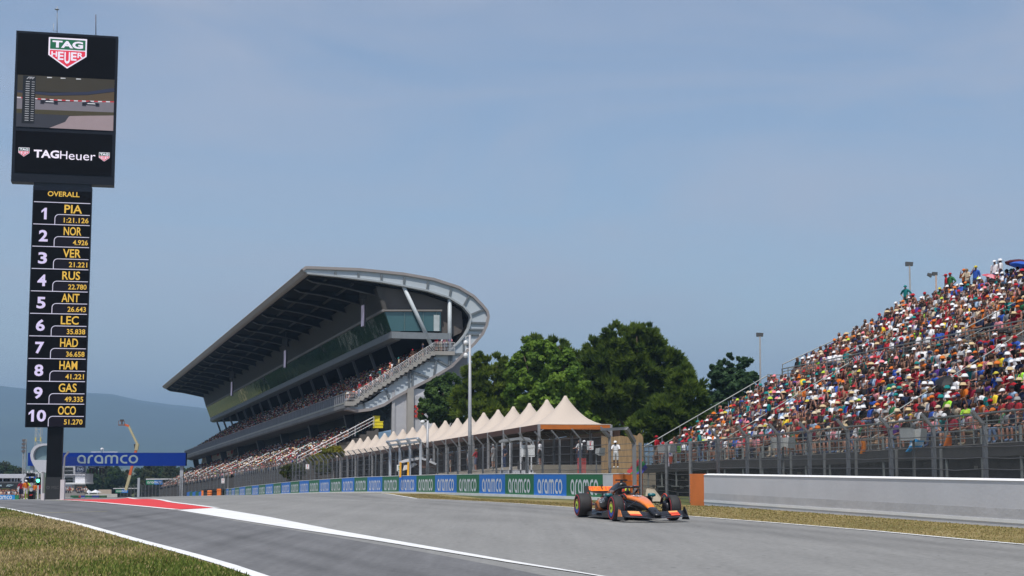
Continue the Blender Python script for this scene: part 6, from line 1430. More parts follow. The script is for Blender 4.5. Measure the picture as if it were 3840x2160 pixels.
# winglets over the front tyres, brake ducts, suspension
for sx in (1, -1):
    m = MB(); N = 10
    pts = [(.385 * math.cos(R(a)), .36 + .385 * math.sin(R(a))) for a in np.linspace(55, 160, N)]
    m.loft([[(sx * .68, p[0], p[1]), (sx * .60, p[0], p[1] - .01), (sx * .58, p[0], p[1] - .06), (sx * .66, p[0], p[1] - .03)] for p in pts], smooth=False); m.build('tyre_winglet', BLK, car)
    m = MB(); m.tube([(sx * .605, p[0], p[1] + .012) for p in pts], .014, 6); m.build('winglet_edge', REDO, car)
    m = MB(); m.lathe([(.20, -.05), (.22, 0), (.2, .05)], (sx * .64, 0, .36), 'x', 20); m.build('brake_duct', BLK, car)
    m = MB()
    for a, b in (((.24, .25, .46), (.66, .02, .50)), ((.27, -.75, .50), (.66, -.03, .50)), ((.20, .30, .27), (.66, .03, .24)), ((.26, -.7, .24), (.66, -.02, .24)), ((.22, -.05, .55), (.66, .0, .28)), ((.2, .22, .3), (.66, .12, .27))):
        m.bar((sx * a[0], a[1], a[2]), (sx * b[0], b[1], b[2]), .045, .018)
    for a, b in (((.15, -3.1, .42), (.6, -3.5, .46)), ((.1, -3.9, .40), (.6, -3.6, .46)), ((.2, -3.0, .2), (.6, -3.5, .22)), ((.1, -3.9, .2), (.6, -3.6, .22))): m.bar((sx * a[0], a[1], a[2]), (sx * b[0], b[1], b[2]), .045, .018)
    m.build('suspension_arms', BLK, car)
    m = MB(); m.loft([ell(.10, .045, .70, -1.24, sx * .66, 16, 4), ell(.115, .055, .70, -1.36, sx * .66, 16, 4)]); mi_ = m.build('mirror', TEAL, car)
    m = MB(); m.bar((sx * .36, -1.35, .62), (sx * .60, -1.32, .68), .03, .012); m.bar((sx * .70, -1.3, .65), (sx * .62, -1.5, .52), .025, .012); m.bar((sx * .38, -1.3, .50), (sx * .70, -1.3, .60), .02, .012); m.build('mirror_stalks', BLK, mi_)
# front wing
def wing_el(y0, z0, ch, droop, x0, x1, mat, name, th=.014, par=car, rise=.09):
    m = MB(); N = 14; rings = []
    for i in range(N + 1):
        x = lerp(x0, x1, i / N); f = abs(x); zz = z0 + droop * math.sin(min(1, f / .95) * math.pi) + .05 * (f / .95) ** 2; yy = y0 - .18 * f ** 1.6; c = ch * (1 - .12 * f)
        rings.append([(x, yy, zz), (x, yy - c * .5, zz + th + rise * .3), (x, yy - c, zz + rise), (x, yy - c * .5, zz - th + rise * .3)])
    m.loft(rings, smooth=False); return m.build(name, mat, par)
fw = wing_el(1.28, .10, .22, .015, -.94, .94, BLK, 'front_wing', rise=.03)
wing_el(1.12, .13, .17, .025, -.93, .93, BLK, 'upper_flap', rise=.035, par=fw); wing_el(1.00, .165, .15, .03, -.93, .93, BLK, 'top_flap', rise=.045, par=fw); wing_el(.90, .205, .13, .025, -.93, .93, BLK, 'rear_flap', rise=.05, par=fw)
for s_, a0, a1 in ((1, .42, .74), (-1, .44, .72)):
    for y0, z0, dr, cl_ in ((1.118, .141, .025, REDO), (1.0, .177, .03, PEACH if s_ > 0 else REDO), (.9, .217, .025, PEACH)):
        wing_el(y0, z0, .085, dr, s_ * a0, s_ * a1, cl_, 'flap_patch', th=.016, par=fw, rise=.036)
for sx in (1, -1):
    m = MB(); m.prism([(sx * .94, 1.12, .06), (sx * .945, .98, .17), (sx * .95, .72, .40), (sx * .955, .60, .40), (sx * .955, .50, .12), (sx * .95, .48, .05)], (sx * .018, 0, 0)); ep = m.build('front_endplate', BLK, car)
    m = MB(); m.prism([(sx * .95, .93, .15), (sx * .955, .80, .32), (sx * .96, .66, .34), (sx * .963, .60, .14)], (sx * .025, 0, 0)); m.build('endplate_patch', ORG if sx > 0 else M('decal_dim', (.14, .14, .15), .5), ep)
m = MB()
for sx in (1, -1): m.box((sx * .10, 1.05, .16), (.02, .22, .10))
m.build('wing_pillars', BLK, car)
# halo, cockpit rim, antenna
m = MB()
m.tube([(.34, -2.0, .70), (.335, -1.7, .82), (.30, -1.4, .90), (.20, -1.18, .935), (.08, -1.07, .94), (0, -1.05, .94), (-.08, -1.07, .94), (-.20, -1.18, .935), (-.30, -1.4, .90), (-.335, -1.7, .82), (-.34, -2.0, .70)], .034, 10); m.tube([(0, -1.06, .94), (0, -.95, .80), (0, -.88, .66)], [.026, .022, .03], 8); halo = m.build('halo', BLK, car)
m = MB(); m.tube([(-.05, -1.10, .972), (-.14, -1.13, .968)], .016, 6); m.build('halo_patch', REDO, halo)
m = MB(); m.tube([(.33, -1.95, .66), (.335, -1.6, .665), (.28, -1.25, .675), (.16, -1.1, .68)], .022, 8); m.tube([(-.33, -1.95, .66), (-.335, -1.6, .665), (-.28, -1.25, .675), (-.16, -1.1, .68)], .022, 8); m.build('cockpit_rim', REDO, car)
m = MB(); m.loft([ell(.30, .06, .66, -1.95, n=16), ell(.30, .08, .655, -1.4, n=16), ell(.2, .05, .65, -1.15, n=16)]); m.build('cockpit_opening', M('cockpit_dark', (.008, .008, .008), .9), car)
m = MB(); m.tube([(.02, -.55, .64), (.02, -.55, .82)], .006, 4); m.build('antenna', BLK, car)
# decals
m = MB(); top = lambda u, v: (-.02 - u * 1, v, .0)
m.poly([(.13 * math.cos(R(a)), -.66 + .16 * math.sin(R(a)), .692 - .10 * .16 * math.sin(R(a))) for a in range(0, 360, 30)]); m.build('number_disc', WHI, car)
m = MB(); m.text(text_fit('81', -.085, -.09, .085, .09, .02), lambda u, v: (-u, -.66 - v, .697 + .10 * v)); m.build('race_number', BLK, car)
m = MB()
for k in range(5): y = -.1 + k * .13; m.box((0, y, .606 - (y + .1) * .262), (.16 - k * .01, .022, .004))
m.build('nose_script', M('decal_brown', (.35, .09, .01), .5), car)
m = MB(); m.poly([(.035 * math.cos(R(a)), .95 + .05 * math.sin(R(a)), .3225) for a in range(0, 360, 45)]); m.build('nose_badge', M('badge_pale', (.5, .55, .5), .4), car)
# rear wing
m = MB(); rings = []
for i in range(13):
    x = lerp(-.5, .5, i / 12); dz = .10 * (1 - (2 * abs(x)) ** 2); rings.append([(x, -3.95, .70 - dz + .10), (x, -4.15, .74 - dz + .08), (x, -4.28, .80 - dz * .7 + .06), (x, -4.12, .70 - dz + .08)])
m.loft(rings, smooth=False); rwg = m.build('rear_wing', BLK, car)
m = MB(); m.loft([[(x, -4.16, .775), (x, -4.30, .91), (x, -4.33, .915), (x, -4.20, .775)] for x in (-.5, .5)], smooth=False); fl = m.build('wing_flap', ORG, rwg)
m = MB()
for x0, x1, z0, z1 in ((.36, .39, .80, .90), (.28, .36, .88, .90), (.28, .31, .80, .88), (.05, .09, .86, .89), (.12, .16, .83, .86), (.09, .12, .80, .83), (-.02, .02, .83, .86), (-.30, -.22, .82, .88), (-.16, -.12, .80, .90), (-.42, -.36, .82, .89), (.2, .23, .86, .9)):
    f = lambda z: -4.155 - (z - .775) * 1.037
    m.quad((x0, f(z0), z0), (x1, f(z0), z0), (x1, f(z1), z1), (x0, f(z1), z1))
m.build('flap_pattern', REDO, fl)
for sx in (1, -1):
    m = MB(); m.prism([(sx * .505, -3.88, .74), (sx * .505, -3.95, .93), (sx * .505, -4.38, .93), (sx * .505, -4.38, .70), (sx * .49, -4.2, .55), (sx * .46, -4.05, .50), (sx * .46, -3.92, .56)], (sx * .018, 0, 0)); q = m.build('rear_endplate', BLK, car)
    m = MB(); m.prism([(sx * .512, -3.90, .74), (sx * .50, -4.1, .73), (sx * .48, -4.05, .55), (sx * .475, -3.93, .58)], (sx * .02, 0, 0)); m.build('endplate_orange', REDO, q)
m = MB(); m.bar((0, -4.0, .35), (0, -4.15, .72), .03, .1); m.box((0, -4.22, .94), (.03, .14, .06)); m.build('wing_pylon', BLK, car)
m = MB(); m.loft([[(-.45, -3.95, .36), (.45, -3.95, .36), (.45, -4.1, .40), (-.45, -4.1, .40)], [(-.45, -3.95, .34), (.45, -3.95, .34), (.45, -4.1, .38), (-.45, -4.1, .38)]], smooth=False); m.build('beam_wing', BLK, car)
# engine cover lettering on both sides
for sx in (1, -1):
    m = MB(); m.text(WORD[:2], lambda u, v: ((.199 - .03 * (1 - u)) * sx, (-2.78 + u * .62), .70 + v * .12) if sx > 0 else ((.199 - .03 * u) * sx, (-2.16 - u * .62), .70 + v * .12)); m.build('cover_lettering', WHI, car)
# driver: torso in the cockpit, helmet
dp = pose(True, lean=.05, arms='rest')
V, Fs, rg = FIG[1]
drv = empty('driver', Matrix.Rotation(CAR_R, 4, 'Z') @ Vector((0, -1.74, .10)) + cpos, 'driver in black suit and lime fronted helmet sitting in the race car', 'person', rz=CAR_R)
b = MB(); b.add([tuple(v * .95) for v in V if True], [f for f in Fs], 0, smooth=True); WC[drv.name] = Vector((0, 0, 0)); b.build('suit', M('suit_black', (.02, .02, .025), .8), drv)
m = MB(); m.lathe([(0, .20), (.075, .185), (.12, .13), (.137, .06), (.135, -.02), (.115, -.08), (.09, -.11), (0, -.11)], (0, .03, .66), n=20); hl = m.build('helmet', M('helmet_dark', (.05, .03, .035), .25, var=.2, scale=12), drv)
def hpatch(a0, a1, z0, z1, mat, name, r_=.141):
    m = MB(); N = 10; vs = []
    for i in range(N + 1):
        a = R(lerp(a0, a1, i / N)); vs += [(r_ * math.cos(a), .03 + r_ * math.sin(a), .66 + z0), (r_ * .93 * math.cos(a) if z1 > .1 else r_ * math.cos(a), .03 + (r_ * .93 if z1 > .1 else r_) * math.sin(a), .66 + z1)]
    m.add(vs, [(2 * i, 2 * i + 2, 2 * i + 3, 2 * i + 1) for i in range(N)], smooth=True); m.build(name, mat, hl)
hpatch(25, 155, .0, .06, M('visor_dark', (.02, .025, .03), .1), 'visor'); hpatch(58, 122, .06, .125, LIME, 'lime_band', .142); hpatch(125, 170, .03, .11, REDO, 'side_patch', .1415); hpatch(10, 55, .03, .11, REDO, 'side_patch', .1415)
hpatch(40, 140, -.07, -.02, WHI, 'chin_bar', .13)
# ---------------------------------------------------------------- start gantry over the straight
M('gantry_blue', (.002, .028, .24), .6, var=.06, scale=.3, spec=.08); M('gantry_letter', (.26, .33, .36), .6); M('pole_pale', (.38, .40, .44), .55, var=.1)
YG = 290
def gp(px, py, y=YG): return P(px, py, y)
def gr(px, Y): p = P(px, 1868, Y); return gz(p.x, p.y)
tl, tr, bl_, br = gp(106, 1699), gp(697, 1698.5), gp(106, 1747), gp(697, 1745)
lg = gp(680, 1745); e = empty('start_gantry', Vector((lg.x, YG, gr(680, YG))), 'deep blue start gantry with pale rounded lettering spanning the straight', 'gantry')
m = MB(); m.box(((tl.x + tr.x) / 2, YG + .5, (tl.z + bl_.z) / 2), (tr.x - tl.x, 1.2, tl.z - bl_.z)); bm_ = m.build('beam', _MATS['gantry_blue'], e)
m = MB(); m.box(((tl.x + tr.x) / 2, YG + .5, tl.z + .04), (tr.x - tl.x + .05, 1.25, .06)); m.build('beam_edge', M('gantry_edge', (.02, .06, .3), .5), bm_)
a, b = gp(289, 1738), gp(519, 1706); m = MB(); m.text(WORD[:2], lambda u, v: Vector((lerp(a.x, b.x, u), YG - .12, lerp(a.z, b.z, v)))); m.build('lettering', _MATS['gantry_letter'], bm_)
m = MB(); m.box((lg.x, YG + .6, (lg.z + gr(680, YG)) / 2), (.62, .6, lg.z - gr(680, YG))); m.build('leg', _MATS['pole_pale'], e)
l2 = gp(118, 1745); m = MB(); m.box((l2.x, YG + .6, (l2.z + gr(118, YG)) / 2), (.62, .6, l2.z - gr(118, YG))); m.build('leg', _MATS['pole_pale'], e)
a, b = gp(340, 1696), gp(440, 1696); m = MB(); m.box(((a.x + b.x) / 2, YG + .3, tl.z + .2), (b.x - a.x, .12, .12)); 
for px in (352, 386, 430): m.bar((gp(px, 1699).x, YG + .3, tl.z), (gp(px, 1699).x, YG + .3, tl.z + .2), .1)
m.build('top_rail', _MATS['rail_white'], e)
q = gp(386, 1697); m = MB(); m.tube([(q.x, YG + .3, tl.z), (q.x, YG + .3, tl.z + .8), (q.x - .2, YG + .3, tl.z + .95)], .06); m.lathe([(0, 0), (.22, .05), (.22, .4), (.1, .5)], (q.x - .3, YG + .2, tl.z + .45), n=10); m.build('camera', _MATS['dome_white'], e)
a, b = gp(283, 1771), gp(320, 1748); c = (a + b) / 2
s_ = empty('round_emblem_sign', c, 'dark blue square sign with a pale circle hung under the gantry', 'sign'); m = MB(); m.box(c, (b.x - a.x, .15, b.z - a.z)); m.build('board', M('sign_navy', (.012, .02, .06), .5), s_)
m = MB(); rr = .46 * (b.z - a.z); m.text(ribbon([(rr * 1.2 * math.cos(R(k * 20)), rr * math.sin(R(k * 20))) for k in range(18)], .06, True), lambda x, y: Vector((c.x + x, YG - .1, c.z + y))); m.text(text_fit('FIA', -.55, -.24, .55, .26, .03), lambda x, y: Vector((c.x + x, YG - .1, c.z + y))); m.build('emblem', M('emblem_pale', (.32, .36, .44), .6), s_)
a, b = gp(331, 1757), gp(401, 1748); s_ = empty('start_lights', Vector(((a.x + b.x) / 2, YG, a.z)), 'black start light panel with five hanging columns under the gantry', 'signal')
m = MB(); m.box(((a.x + b.x) / 2, YG, (a.z + b.z) / 2), (b.x - a.x, .3, b.z - a.z)); m.build('sign_bar', _MATS['tower_black'], s_)
m = MB()
for u0, u1 in ((.1, .42), (.6, .92)): m.text(text_fit('MSC', lerp(a.x, b.x, u0), a.z + .08, lerp(a.x, b.x, u1), a.z + .34), lambda x, y: Vector((x, YG - .2, y)))
m.build('lettering', M('sign_grey2', (.2, .2, .21), .6), s_)
for k in range(5):
    p = gp(338 + k * 12.5, 1766); m = MB(); m.box((p.x, YG, p.z), (.36, .3, 1.0)); lb = m.build('light_column', _MATS['tower_black'], s_)
    m = MB()
    for j in range(4): m.lathe([(.0, -.18), (.09, -.17)], (p.x, YG, p.z + .36 - j * .24), 'y', 8)
    m.build('lamp', M('lamp_off', (.03, .012, .012), .3), lb)
# hanging small signs farther down the straight
for (x0, x1, y0, y1, Y, bx0, bx1, by, lab) in [(548, 610, 1801, 1817, 330, 548, 676, 1797, 'small green to blue sign hung from a white boom near the gantry leg'), (433, 480, 1836, 1848, 400, 425, 520, 1832, 'smallest green to blue sign on a boom low over the straight')]:
    a, b = P(x0, y1, Y), P(x1, y0, Y); e2 = empty('boom_sign', Vector((b.x, Y, gz(b.x, Y))), lab, 'sign'); n_ = 6
    for k in range(2):
        m = MB(); m.box((lerp(a.x, b.x, .25 + .5 * k), Y, (a.z + b.z) / 2), ((b.x - a.x) / 2, .2, b.z - a.z)); m.build('board', M('sign_green_bright', (.01, .20, .10), .5) if k == 0 else M('sign_blue_bright', (.01, .18, .60), .5), e2)
    m = MB(); m.text(WORD[:2], lambda u, v: Vector((lerp(a.x, b.x, .07 + .86 * u), Y - .13, lerp(a.z, b.z, .25 + .5 * v)))); m.build('lettering', _MATS['sign_white'], e2)
    p, q = P(bx0, by, Y), P(bx1, by - 1, Y); m = MB(); m.bar(p, q, .22); m.bar(q, (q.x, q.y, gz(q.x, q.y)), .25); m.build('boom', _MATS['rail_white'], e2)
p = P(521, 1792, 360); m = MB(); m.box((p.x, 360, (p.z + gz(p.x, 360)) / 2), (.5, .5, p.z - gz(p.x, 360))); thing_mb(m, 'grey_pillar', _MATS['pole_pale'], 'plain pale grey pillar standing alone beyond the gantry', 'pillar')
# ---------------------------------------------------------------- boom lift, lattice masts
Y = 380; M('boom_cream', (.46, .39, .22), .55); M('boom_orange', (.60, .12, .03), .55)
b = P(472, 1842, Y); e = empty('boom_lift', Vector((b.x, b.y, gz(b.x, b.y))), 'orange and cream boom lift with a camera basket raised above the gantry', 'boom lift')
m = MB(); m.bar(P(472, 1838, Y), P(488, 1782, Y), .65); m.build('lower_boom', _MATS['boom_cream'], e); m = MB(); m.bar(P(486, 1786, Y), P(512, 1682, Y), .58); m.build('middle_boom', _MATS['boom_orange'], e)
m = MB(); m.bar(P(511, 1688, Y), P(516, 1664, Y), .75); m.bar(P(516, 1668, Y), P(482, 1597, Y), .46); m.build('upper_boom', _MATS['boom_cream'], e)
m = MB(); m.bar(P(507, 1684, Y), P(505, 1665, Y), .3); m.build('ram', _MATS['steel_dark'], e)
m = MB(); m.bar(P(484, 1598, Y), P(466, 1592, Y), .5); m.build('jib', _MATS['boom_orange'], e)
m = MB(); c = P(457, 1594, Y); m.box(c, (1.5, 1, .25)); 
for dx in (-.7, 0, .7): m.bar(c + Vector((dx, -.5, 0)), c + Vector((dx, -.5, 1.0)), .09)
m.bar(c + Vector((-.7, -.5, 1)), c + Vector((.7, -.5, 1)), .09); m.build('basket', M('basket_rust', (.22, .09, .05), .6), e)
m = MB(); m.box(c + Vector((0, 0, 1.1)), (.8, .5, .5)); m.box(c + Vector((0, 0, .6)), (.3, .3, .8)); m.build('camera', _MATS['steel_dark'], e)
m = MB(); m.box((b.x, b.y, gz(b.x, b.y) + .5), (2.6, 2.4, .8)); m.build('chassis', _MATS['steel_dark'], e)
def lattice(x0, y0, x1, y1, w, Y, label, mat):
    a = P(x0, y0, Y); b = P(x1, y1, Y); a.z = gz(a.x, Y); e = empty('lattice_mast', a, label, 'mast'); m = MB(); n = int((b.z - a.z) / w)
    for i in (-1, 1):
        for j in (-1, 1): m.bar(a + Vector((i * w / 2, j * w / 2, 0)), b + Vector((i * w / 2, j * w / 2, 0)), .10)
    for k in range(n):
        p, q = a.lerp(b, k / n), a.lerp(b, (k + 1) / n); s = 1 if k % 2 else -1; m.bar(p + Vector((-w / 2, -w / 2, 0)), p + Vector((w / 2, -w / 2, 0)), .08); m.bar(p + Vector((-s * w / 2, -w / 2, 0)), q + Vector((s * w / 2, -w / 2, 0)), .06)
    m.build('lattice', mat, e); return e, b
e, t = lattice(87, 1850, 94, 1646, .55, 330, 'slim lattice mast with loudspeakers left of the timing tower', M('mast_grey2', (.34, .35, .36), .5))
m = MB()
for k in range(4): m.box(t + Vector((rng.uniform(-.3, .3), -.2, -.3 - .75 * k)), (.7, .5, .45))
m.build('loudspeakers', M('speaker_dim', (.12, .10, .10), .6), e)
e, t = lattice(138, 1850, 146, 1590, 1.15, 345, 'wide lattice mast partly hidden behind the timing tower pole', M('mast_pale', (.42, .43, .42), .5))
m = MB()
for px in (133, 152): m.bar(P(px, 1640, 344), P(px + 1, 1655, 344), .22)
m.build('yellow_collar', M('collar_yellow', (.6, .5, .12), .6), e)
# ---------------------------------------------------------------- pit building with rounded white end frames
YB = 262
pb = P(0, 1868, YB); zg = gz(pb.x, YB)
M('pit_white', (.50, .50, .54), .55, var=.05); e = empty('pit_building', Vector((pb.x, YB, zg)), 'white pit building with rounded end frames and a spectator deck left of the tower', 'building')
def loop(pts_out, pts_in, Y, th, name):
    n = len(pts_out); m = MB(); A = [P(x, y, Y) for x, y in pts_out]; B = [P(x, y, Y) for x, y in pts_in]; d = Vector((0, th, 0))
    m.add(A + B + [p + d for p in A] + [p + d for p in B], [f for i in range(n - 1) for f in ((i, i + 1, n + i + 1, n + i), (2 * n + i, 3 * n + i, 3 * n + i + 1, 2 * n + i + 1), (i, 2 * n + i, 2 * n + i + 1, i + 1), (n + i, n + i + 1, 3 * n + i + 1, 3 * n + i))]); return m.build(name, _MATS['pit_white'], e)
o1 = [(185, 1663), (160, 1663), (140, 1667), (125, 1677), (116, 1692), (113, 1708), (116, 1724), (124, 1742), (134, 1758), (144, 1768), (152, 1772), (190, 1772)]
i1 = [(185, 1670), (162, 1671), (146, 1675), (134, 1683), (127, 1694), (124, 1708), (126, 1720), (128, 1725), (130, 1725), (140, 1725), (150, 1725), (190, 1725)]
loop(o1, i1, YB, 1.5, 'rounded_end_frame')
m = MB(); m.prism([P(x, y, YB + .8) for x, y in i1], (0, .1, 0)); m.build('end_frame_glazing', M('pale_glass', (.22, .30, .32), .08, metal=.3), e)
loop([(112, 1772), (100, 1774), (90, 1780), (82, 1790), (79, 1802), (82, 1814), (90, 1824), (112, 1830)], [(112, 1780), (104, 1781), (96, 1785), (90, 1793), (88, 1802), (90, 1811), (95, 1815), (112, 1818)], YB - 5, 1.2, 'rounded_end_frame')
loop([(95, 1817), (82, 1819), (71, 1824), (64, 1832), (62, 1840), (66, 1850), (78, 1858), (92, 1862)], [(95, 1823), (86, 1824), (77, 1828), (71, 1834), (69, 1840), (72, 1847), (80, 1853), (92, 1856)], YB - 9, 1.0, 'rounded_end_frame')
def pbx(x0, x1, y0, y1, Y, dep, mat, name, par=e): a, b_ = P(x0, y1, Y), P(x1, y0, Y); m = MB(); m.box(((a.x + b_.x) / 2, Y + dep / 2, (a.z + b_.z) / 2), (abs(b_.x - a.x), dep, abs(a.z - b_.z))); return m.build(name, mat, par)
pbx(-300, 88, 1779, 1793, YB, 9, _MATS['pit_white'], 'deck_roof')
for px in (-60, -30, 8, 40, 52, 62, 74): pbx(px, px + 4, 1793, 1806, YB + .3, .3, _MATS['pit_white'], 'roof_post')
pbx(-300, 88, 1806, 1812, YB, 8, M('deck_dark', (.10, .10, .11), .7), 'deck_slab'); pbx(-300, 90, 1793, 1812, YB + 7, .3, M('deck_shade', (.12, .12, .13), .8), 'deck_back_wall')
bn = pbx(-300, 72, 1811, 1842, YB - .3, .2, M('banner_black', (.016, .019, .022), .6), 'black_banner')
m = MB()
for pts in ([(22, 1824), (27, 1818), (32, 1817), (50, 1817), (48, 1820), (33, 1820), (28, 1824)], [(30, 1825), (33, 1822), (46, 1822), (44, 1824.5), (36, 1825)], [(37, 1824.5), (45, 1817.5), (51, 1817.5), (44, 1824.5)], [(-4, 1823), (0, 1818), (7, 1818), (6, 1824)]): m.poly([P(x, y, YB - .4) for x, y in pts])
m.build('banner_emblem', M('emblem_blue_grey', (.30, .40, .45), .6), bn)
m = MB(); 
for k in range(9): m.poly([P(x, y, YB - .4) for x, y in ((6 + k * 3.4, 1835), (8.2 + k * 3.4, 1835), (8.2 + k * 3.4, 1831), (6 + k * 3.4, 1831))])
m.build('banner_small_letters', M('letters_olive', (.12, .13, .03), .6), bn)
pbx(-300, 75, 1843, 1867, YB + 1, 8, M('garage_grey', (.28, .26, .25), .8), 'ground_floor')
s_ = empty('trackside_banner', P(28, 1876, 240), 'light blue banner with white lettering and green end by the pit wall', 'banner')
pbx(-120, 56, 1856, 1876, 240, .3, M('banner_blue', (.02, .25, .60), .5), 'cloth', s_); pbx(56, 70, 1857, 1875, 240, .3, M('banner_green', (.02, .20, .08), .5), 'green_end', s_)
a, b = P(-22, 1872, 239.8), P(45, 1859, 239.8); m = MB(); m.text(WORD[:2], lambda u, v: Vector((lerp(a.x, b.x, u), 239.8, lerp(a.z, b.z, v)))); m.build('lettering', _MATS['sign_white'], s_)
cr2 = CROWD()
for px in np.arange(-80, 84, 3.1):
    for py, Y in ((1812, YB + 2.5), (1857, 247), (1859, 245)):
        if rng.random() < .5: p = P(float(px) + rng.uniform(-1, 1), py, Y); cr2.put(TINY, POSES[0], (p.x, p.y, p.z), math.pi + rng.uniform(-.6, .6), 1.1, (rng.choice(['white', 'grey', 'black', 'beige', 'navy', 'dark red']), 'hair', 'brown'), rng.choice(SKIN))
for px in np.arange(242, 330, 3.4):
    if rng.random() < .6: p = P(float(px), 1843, 300); cr2.put(TINY, POSES[0], (p.x, p.y, p.z), math.pi + rng.uniform(-.6, .6), 1.1, (rng.choice(['white', 'grey', 'black', 'beige', 'navy', 'red']), 'hair', 'brown'), rng.choice(SKIN))
tag(cr2.build('crowd'), 'scattered far spectators on the pit decks and behind the pit wall', 'crowd', kind='stuff')
# white office block with flat canopy right of the tower
e = empty('office_block', Vector((P(265, 1868, 310).x, 310, gz(P(265, 1868, 310).x, 310))), 'white two storey office block with a flat canopy behind the timing tower pole', 'building')
pbx(232, 282, 1748, 1868, 310, 8, M('office_white', (.50, .51, .54), .6), 'wall', e); 
for y0, y1 in ((1753, 1778), (1792, 1808)): w_n = pbx(242, 273, y0, y1, 309.8, .3, _MATS['dark_glass'], 'window', e); pbx(241, 274, (y0 + y1) / 2 - .7, (y0 + y1) / 2 + .7, 309.7, .1, _MATS['pit_white'], 'window_bar', w_n)
pbx(281, 319, 1780, 1812, 309, 6, M('block_white', (.66, .66, .70), .6), 'projecting_block', e); pbx(236, 319, 1778, 1782, 308.8, 6, _MATS['pit_white'], 'ledge', e)
pbx(240, 320, 1811, 1816, 305, 6, _MATS['sign_white'], 'canopy', e); pbx(240, 318, 1816, 1836, 310.5, .2, M('canopy_glass', (.3, .31, .33), .2), 'glazing', e); pbx(240, 318, 1844, 1866, 302, .3, M('pit_wall_grey', (.27, .26, .25), .8), 'low_wall', e)
s_ = empty('pit_wall_banner', P(300, 1866, 298), 'strip of dark green, red and blue banners low beyond the red tongue', 'banner')
for x0, x1, c in ((264, 295, (.015, .10, .04)), (295, 303, (.35, .06, .04)), (303, 318, (.02, .04, .25)), (318, 345, (.015, .11, .05)), (345, 372, (.02, .04, .22)), (372, 400, (.04, .10, .04))): pbx(x0, x1, 1858, 1866, 298, .3, M('banner_%d' % x0, c, .6, var=.3, scale=2), 'panel', s_)
# white marquee tents and fences in the far paddock
for cx_, w_, lab in ((331, 18, 'small white pyramid marquee left of the far pair'), (358, 30, 'wide white pyramid marquee in the far paddock')):
    c = P(cx_, 1850, 380); ww = w_ / F * 380 / 2; zt1 = P(0, 1836, 380).z; zl = P(0, 1847, 380).z; gzz = gz(c.x, 380); e2 = empty('marquee', Vector((c.x, 380, gzz)), lab, 'tent')
    m = MB(); m.add([(c.x - ww, 378, zl), (c.x + ww, 378, zl), (c.x + ww, 382, zl), (c.x - ww, 382, zl), (c.x, 380, zt1)], [(0, 1, 4), (1, 2, 4), (2, 3, 4), (3, 0, 4)]); m.build('canopy', M('marquee_white', (.68, .68, .70), .6), e2)
    for sx in (-1, 1): m = MB(); m.bar((c.x + sx * ww, 378, gzz), (c.x + sx * ww, 378, zl), .15); m.build('post', _MATS['rail_white'], e2)
a, b = P(370, 1850, 390), P(418, 1850, 390); m = MB(); m.box(((a.x + b.x) / 2, 390, (P(0, 1836, 390).z + gz(a.x, 390)) / 2), (b.x - a.x, .4, P(0, 1836, 390).z - gz(a.x, 390))); thing_mb(m, 'beige_wall', M('wall_beige', (.46, .38, .30), .8), 'low beige wall in the far paddock beside the white marquees', 'wall')
a, b = P(320, 1858, 392), P(455, 1858, 392); m = MB(); m.box(((a.x + b.x) / 2, 388, (P(0, 1852, 388).z + gz(a.x, 388)) / 2), (b.x - a.x, .3, P(0, 1852, 388).z - gz(a.x, 388))); thing_mb(m, 'pit_wall', M('wall_pale', (.5, .48, .46), .8, var=.2, scale=.5), 'long pale low wall beyond the red painted tongue', 'wall')
# ---------------------------------------------------------------- things at the foot of the tower
for px, y0, y1, w, Y, top, lab in [(160.5, 1850, 1878, 10.5, 112, (163, 1770), 'short white concrete post left of the tower foot with a grey pole'), (234, 1799, 1873, 15, 114, (243, 1712), 'tall white concrete post right of the tower foot with a cranked pole')]:
    c = P(px, y1, Y); g = gz(c.x, Y); zt1 = P(px, y0, Y).z; ww = w / F * Y; e = empty('concrete_post', Vector((c.x, Y, g)), lab, 'post')
    m = MB(); m.box((c.x, Y, (g + zt1) / 2), (ww, ww, zt1 - g)); m.build('post', M('post_pinkish', (.58, .52, .53), .8, var=.08), e)
    t = P(*top, Y); m = MB(); m.bar((c.x, Y, zt1), t, .11); 
    if px > 200: m.bar(t, P(258, 1693, Y), .12)
    m.build('pole', M('pole_dull', (.22, .21, .22), .6), e)
    if px > 200: net([Vector((c.x - .1, Y + .2, zt1)), Vector((c.x - .15, Y + 7, zt1))], 0, t.z - zt1, e, 'chain_link_dark')
Y = 150
c = P(113, 1868, Y); e = empty('traffic_signal', Vector((c.x, Y, gz(c.x, Y))), 'black pit exit signal boxes with one glowing green lamp on a pale frame', 'signal')
for x0, x1 in ((97, 110), (113, 126)): pbx(x0, x1, 1774, 1809, Y, .5, _MATS['tower_black'], 'signal_box', e)
for px in (113, 130): m = MB(); q = P(px, 1792, Y - .1); m.lathe([(0, -.1), (.11, -.08)], q, 'y', 12); m.build('blue_lamp', M('lamp_blue', (.02, .1, .5), .3), e)
bx_ = pbx(136, 149, 1790, 1820, Y - 1, .4, _MATS['tower_black'], 'signal_box', e)
q = P(142.5, 1803, Y - 1.1); m = MB(); m.lathe([(0, -.05), (.10, -.04), (.165, 0)], q, 'y', 16); m.build('green_lamp', M('lamp_green', (.12, 1.0, .55), .3, emit=2.6, var=0), bx_)
for px in (104, 119, 145, 158): m = MB(); q = P(px, 1774, Y + .4); m.bar((q.x, q.y, gz(q.x, q.y)), q + UP * .2, .10); m.build('frame_post', _MATS['rail_white'], e)
m = MB(); m.bar(P(97, 1790, Y - .1), P(127, 1789, Y - .1), .08); m.bar(P(126, 1774, Y + .4), P(160, 1772, Y + .4), .1); m.build('frame_bar', _MATS['rail_white'], e)
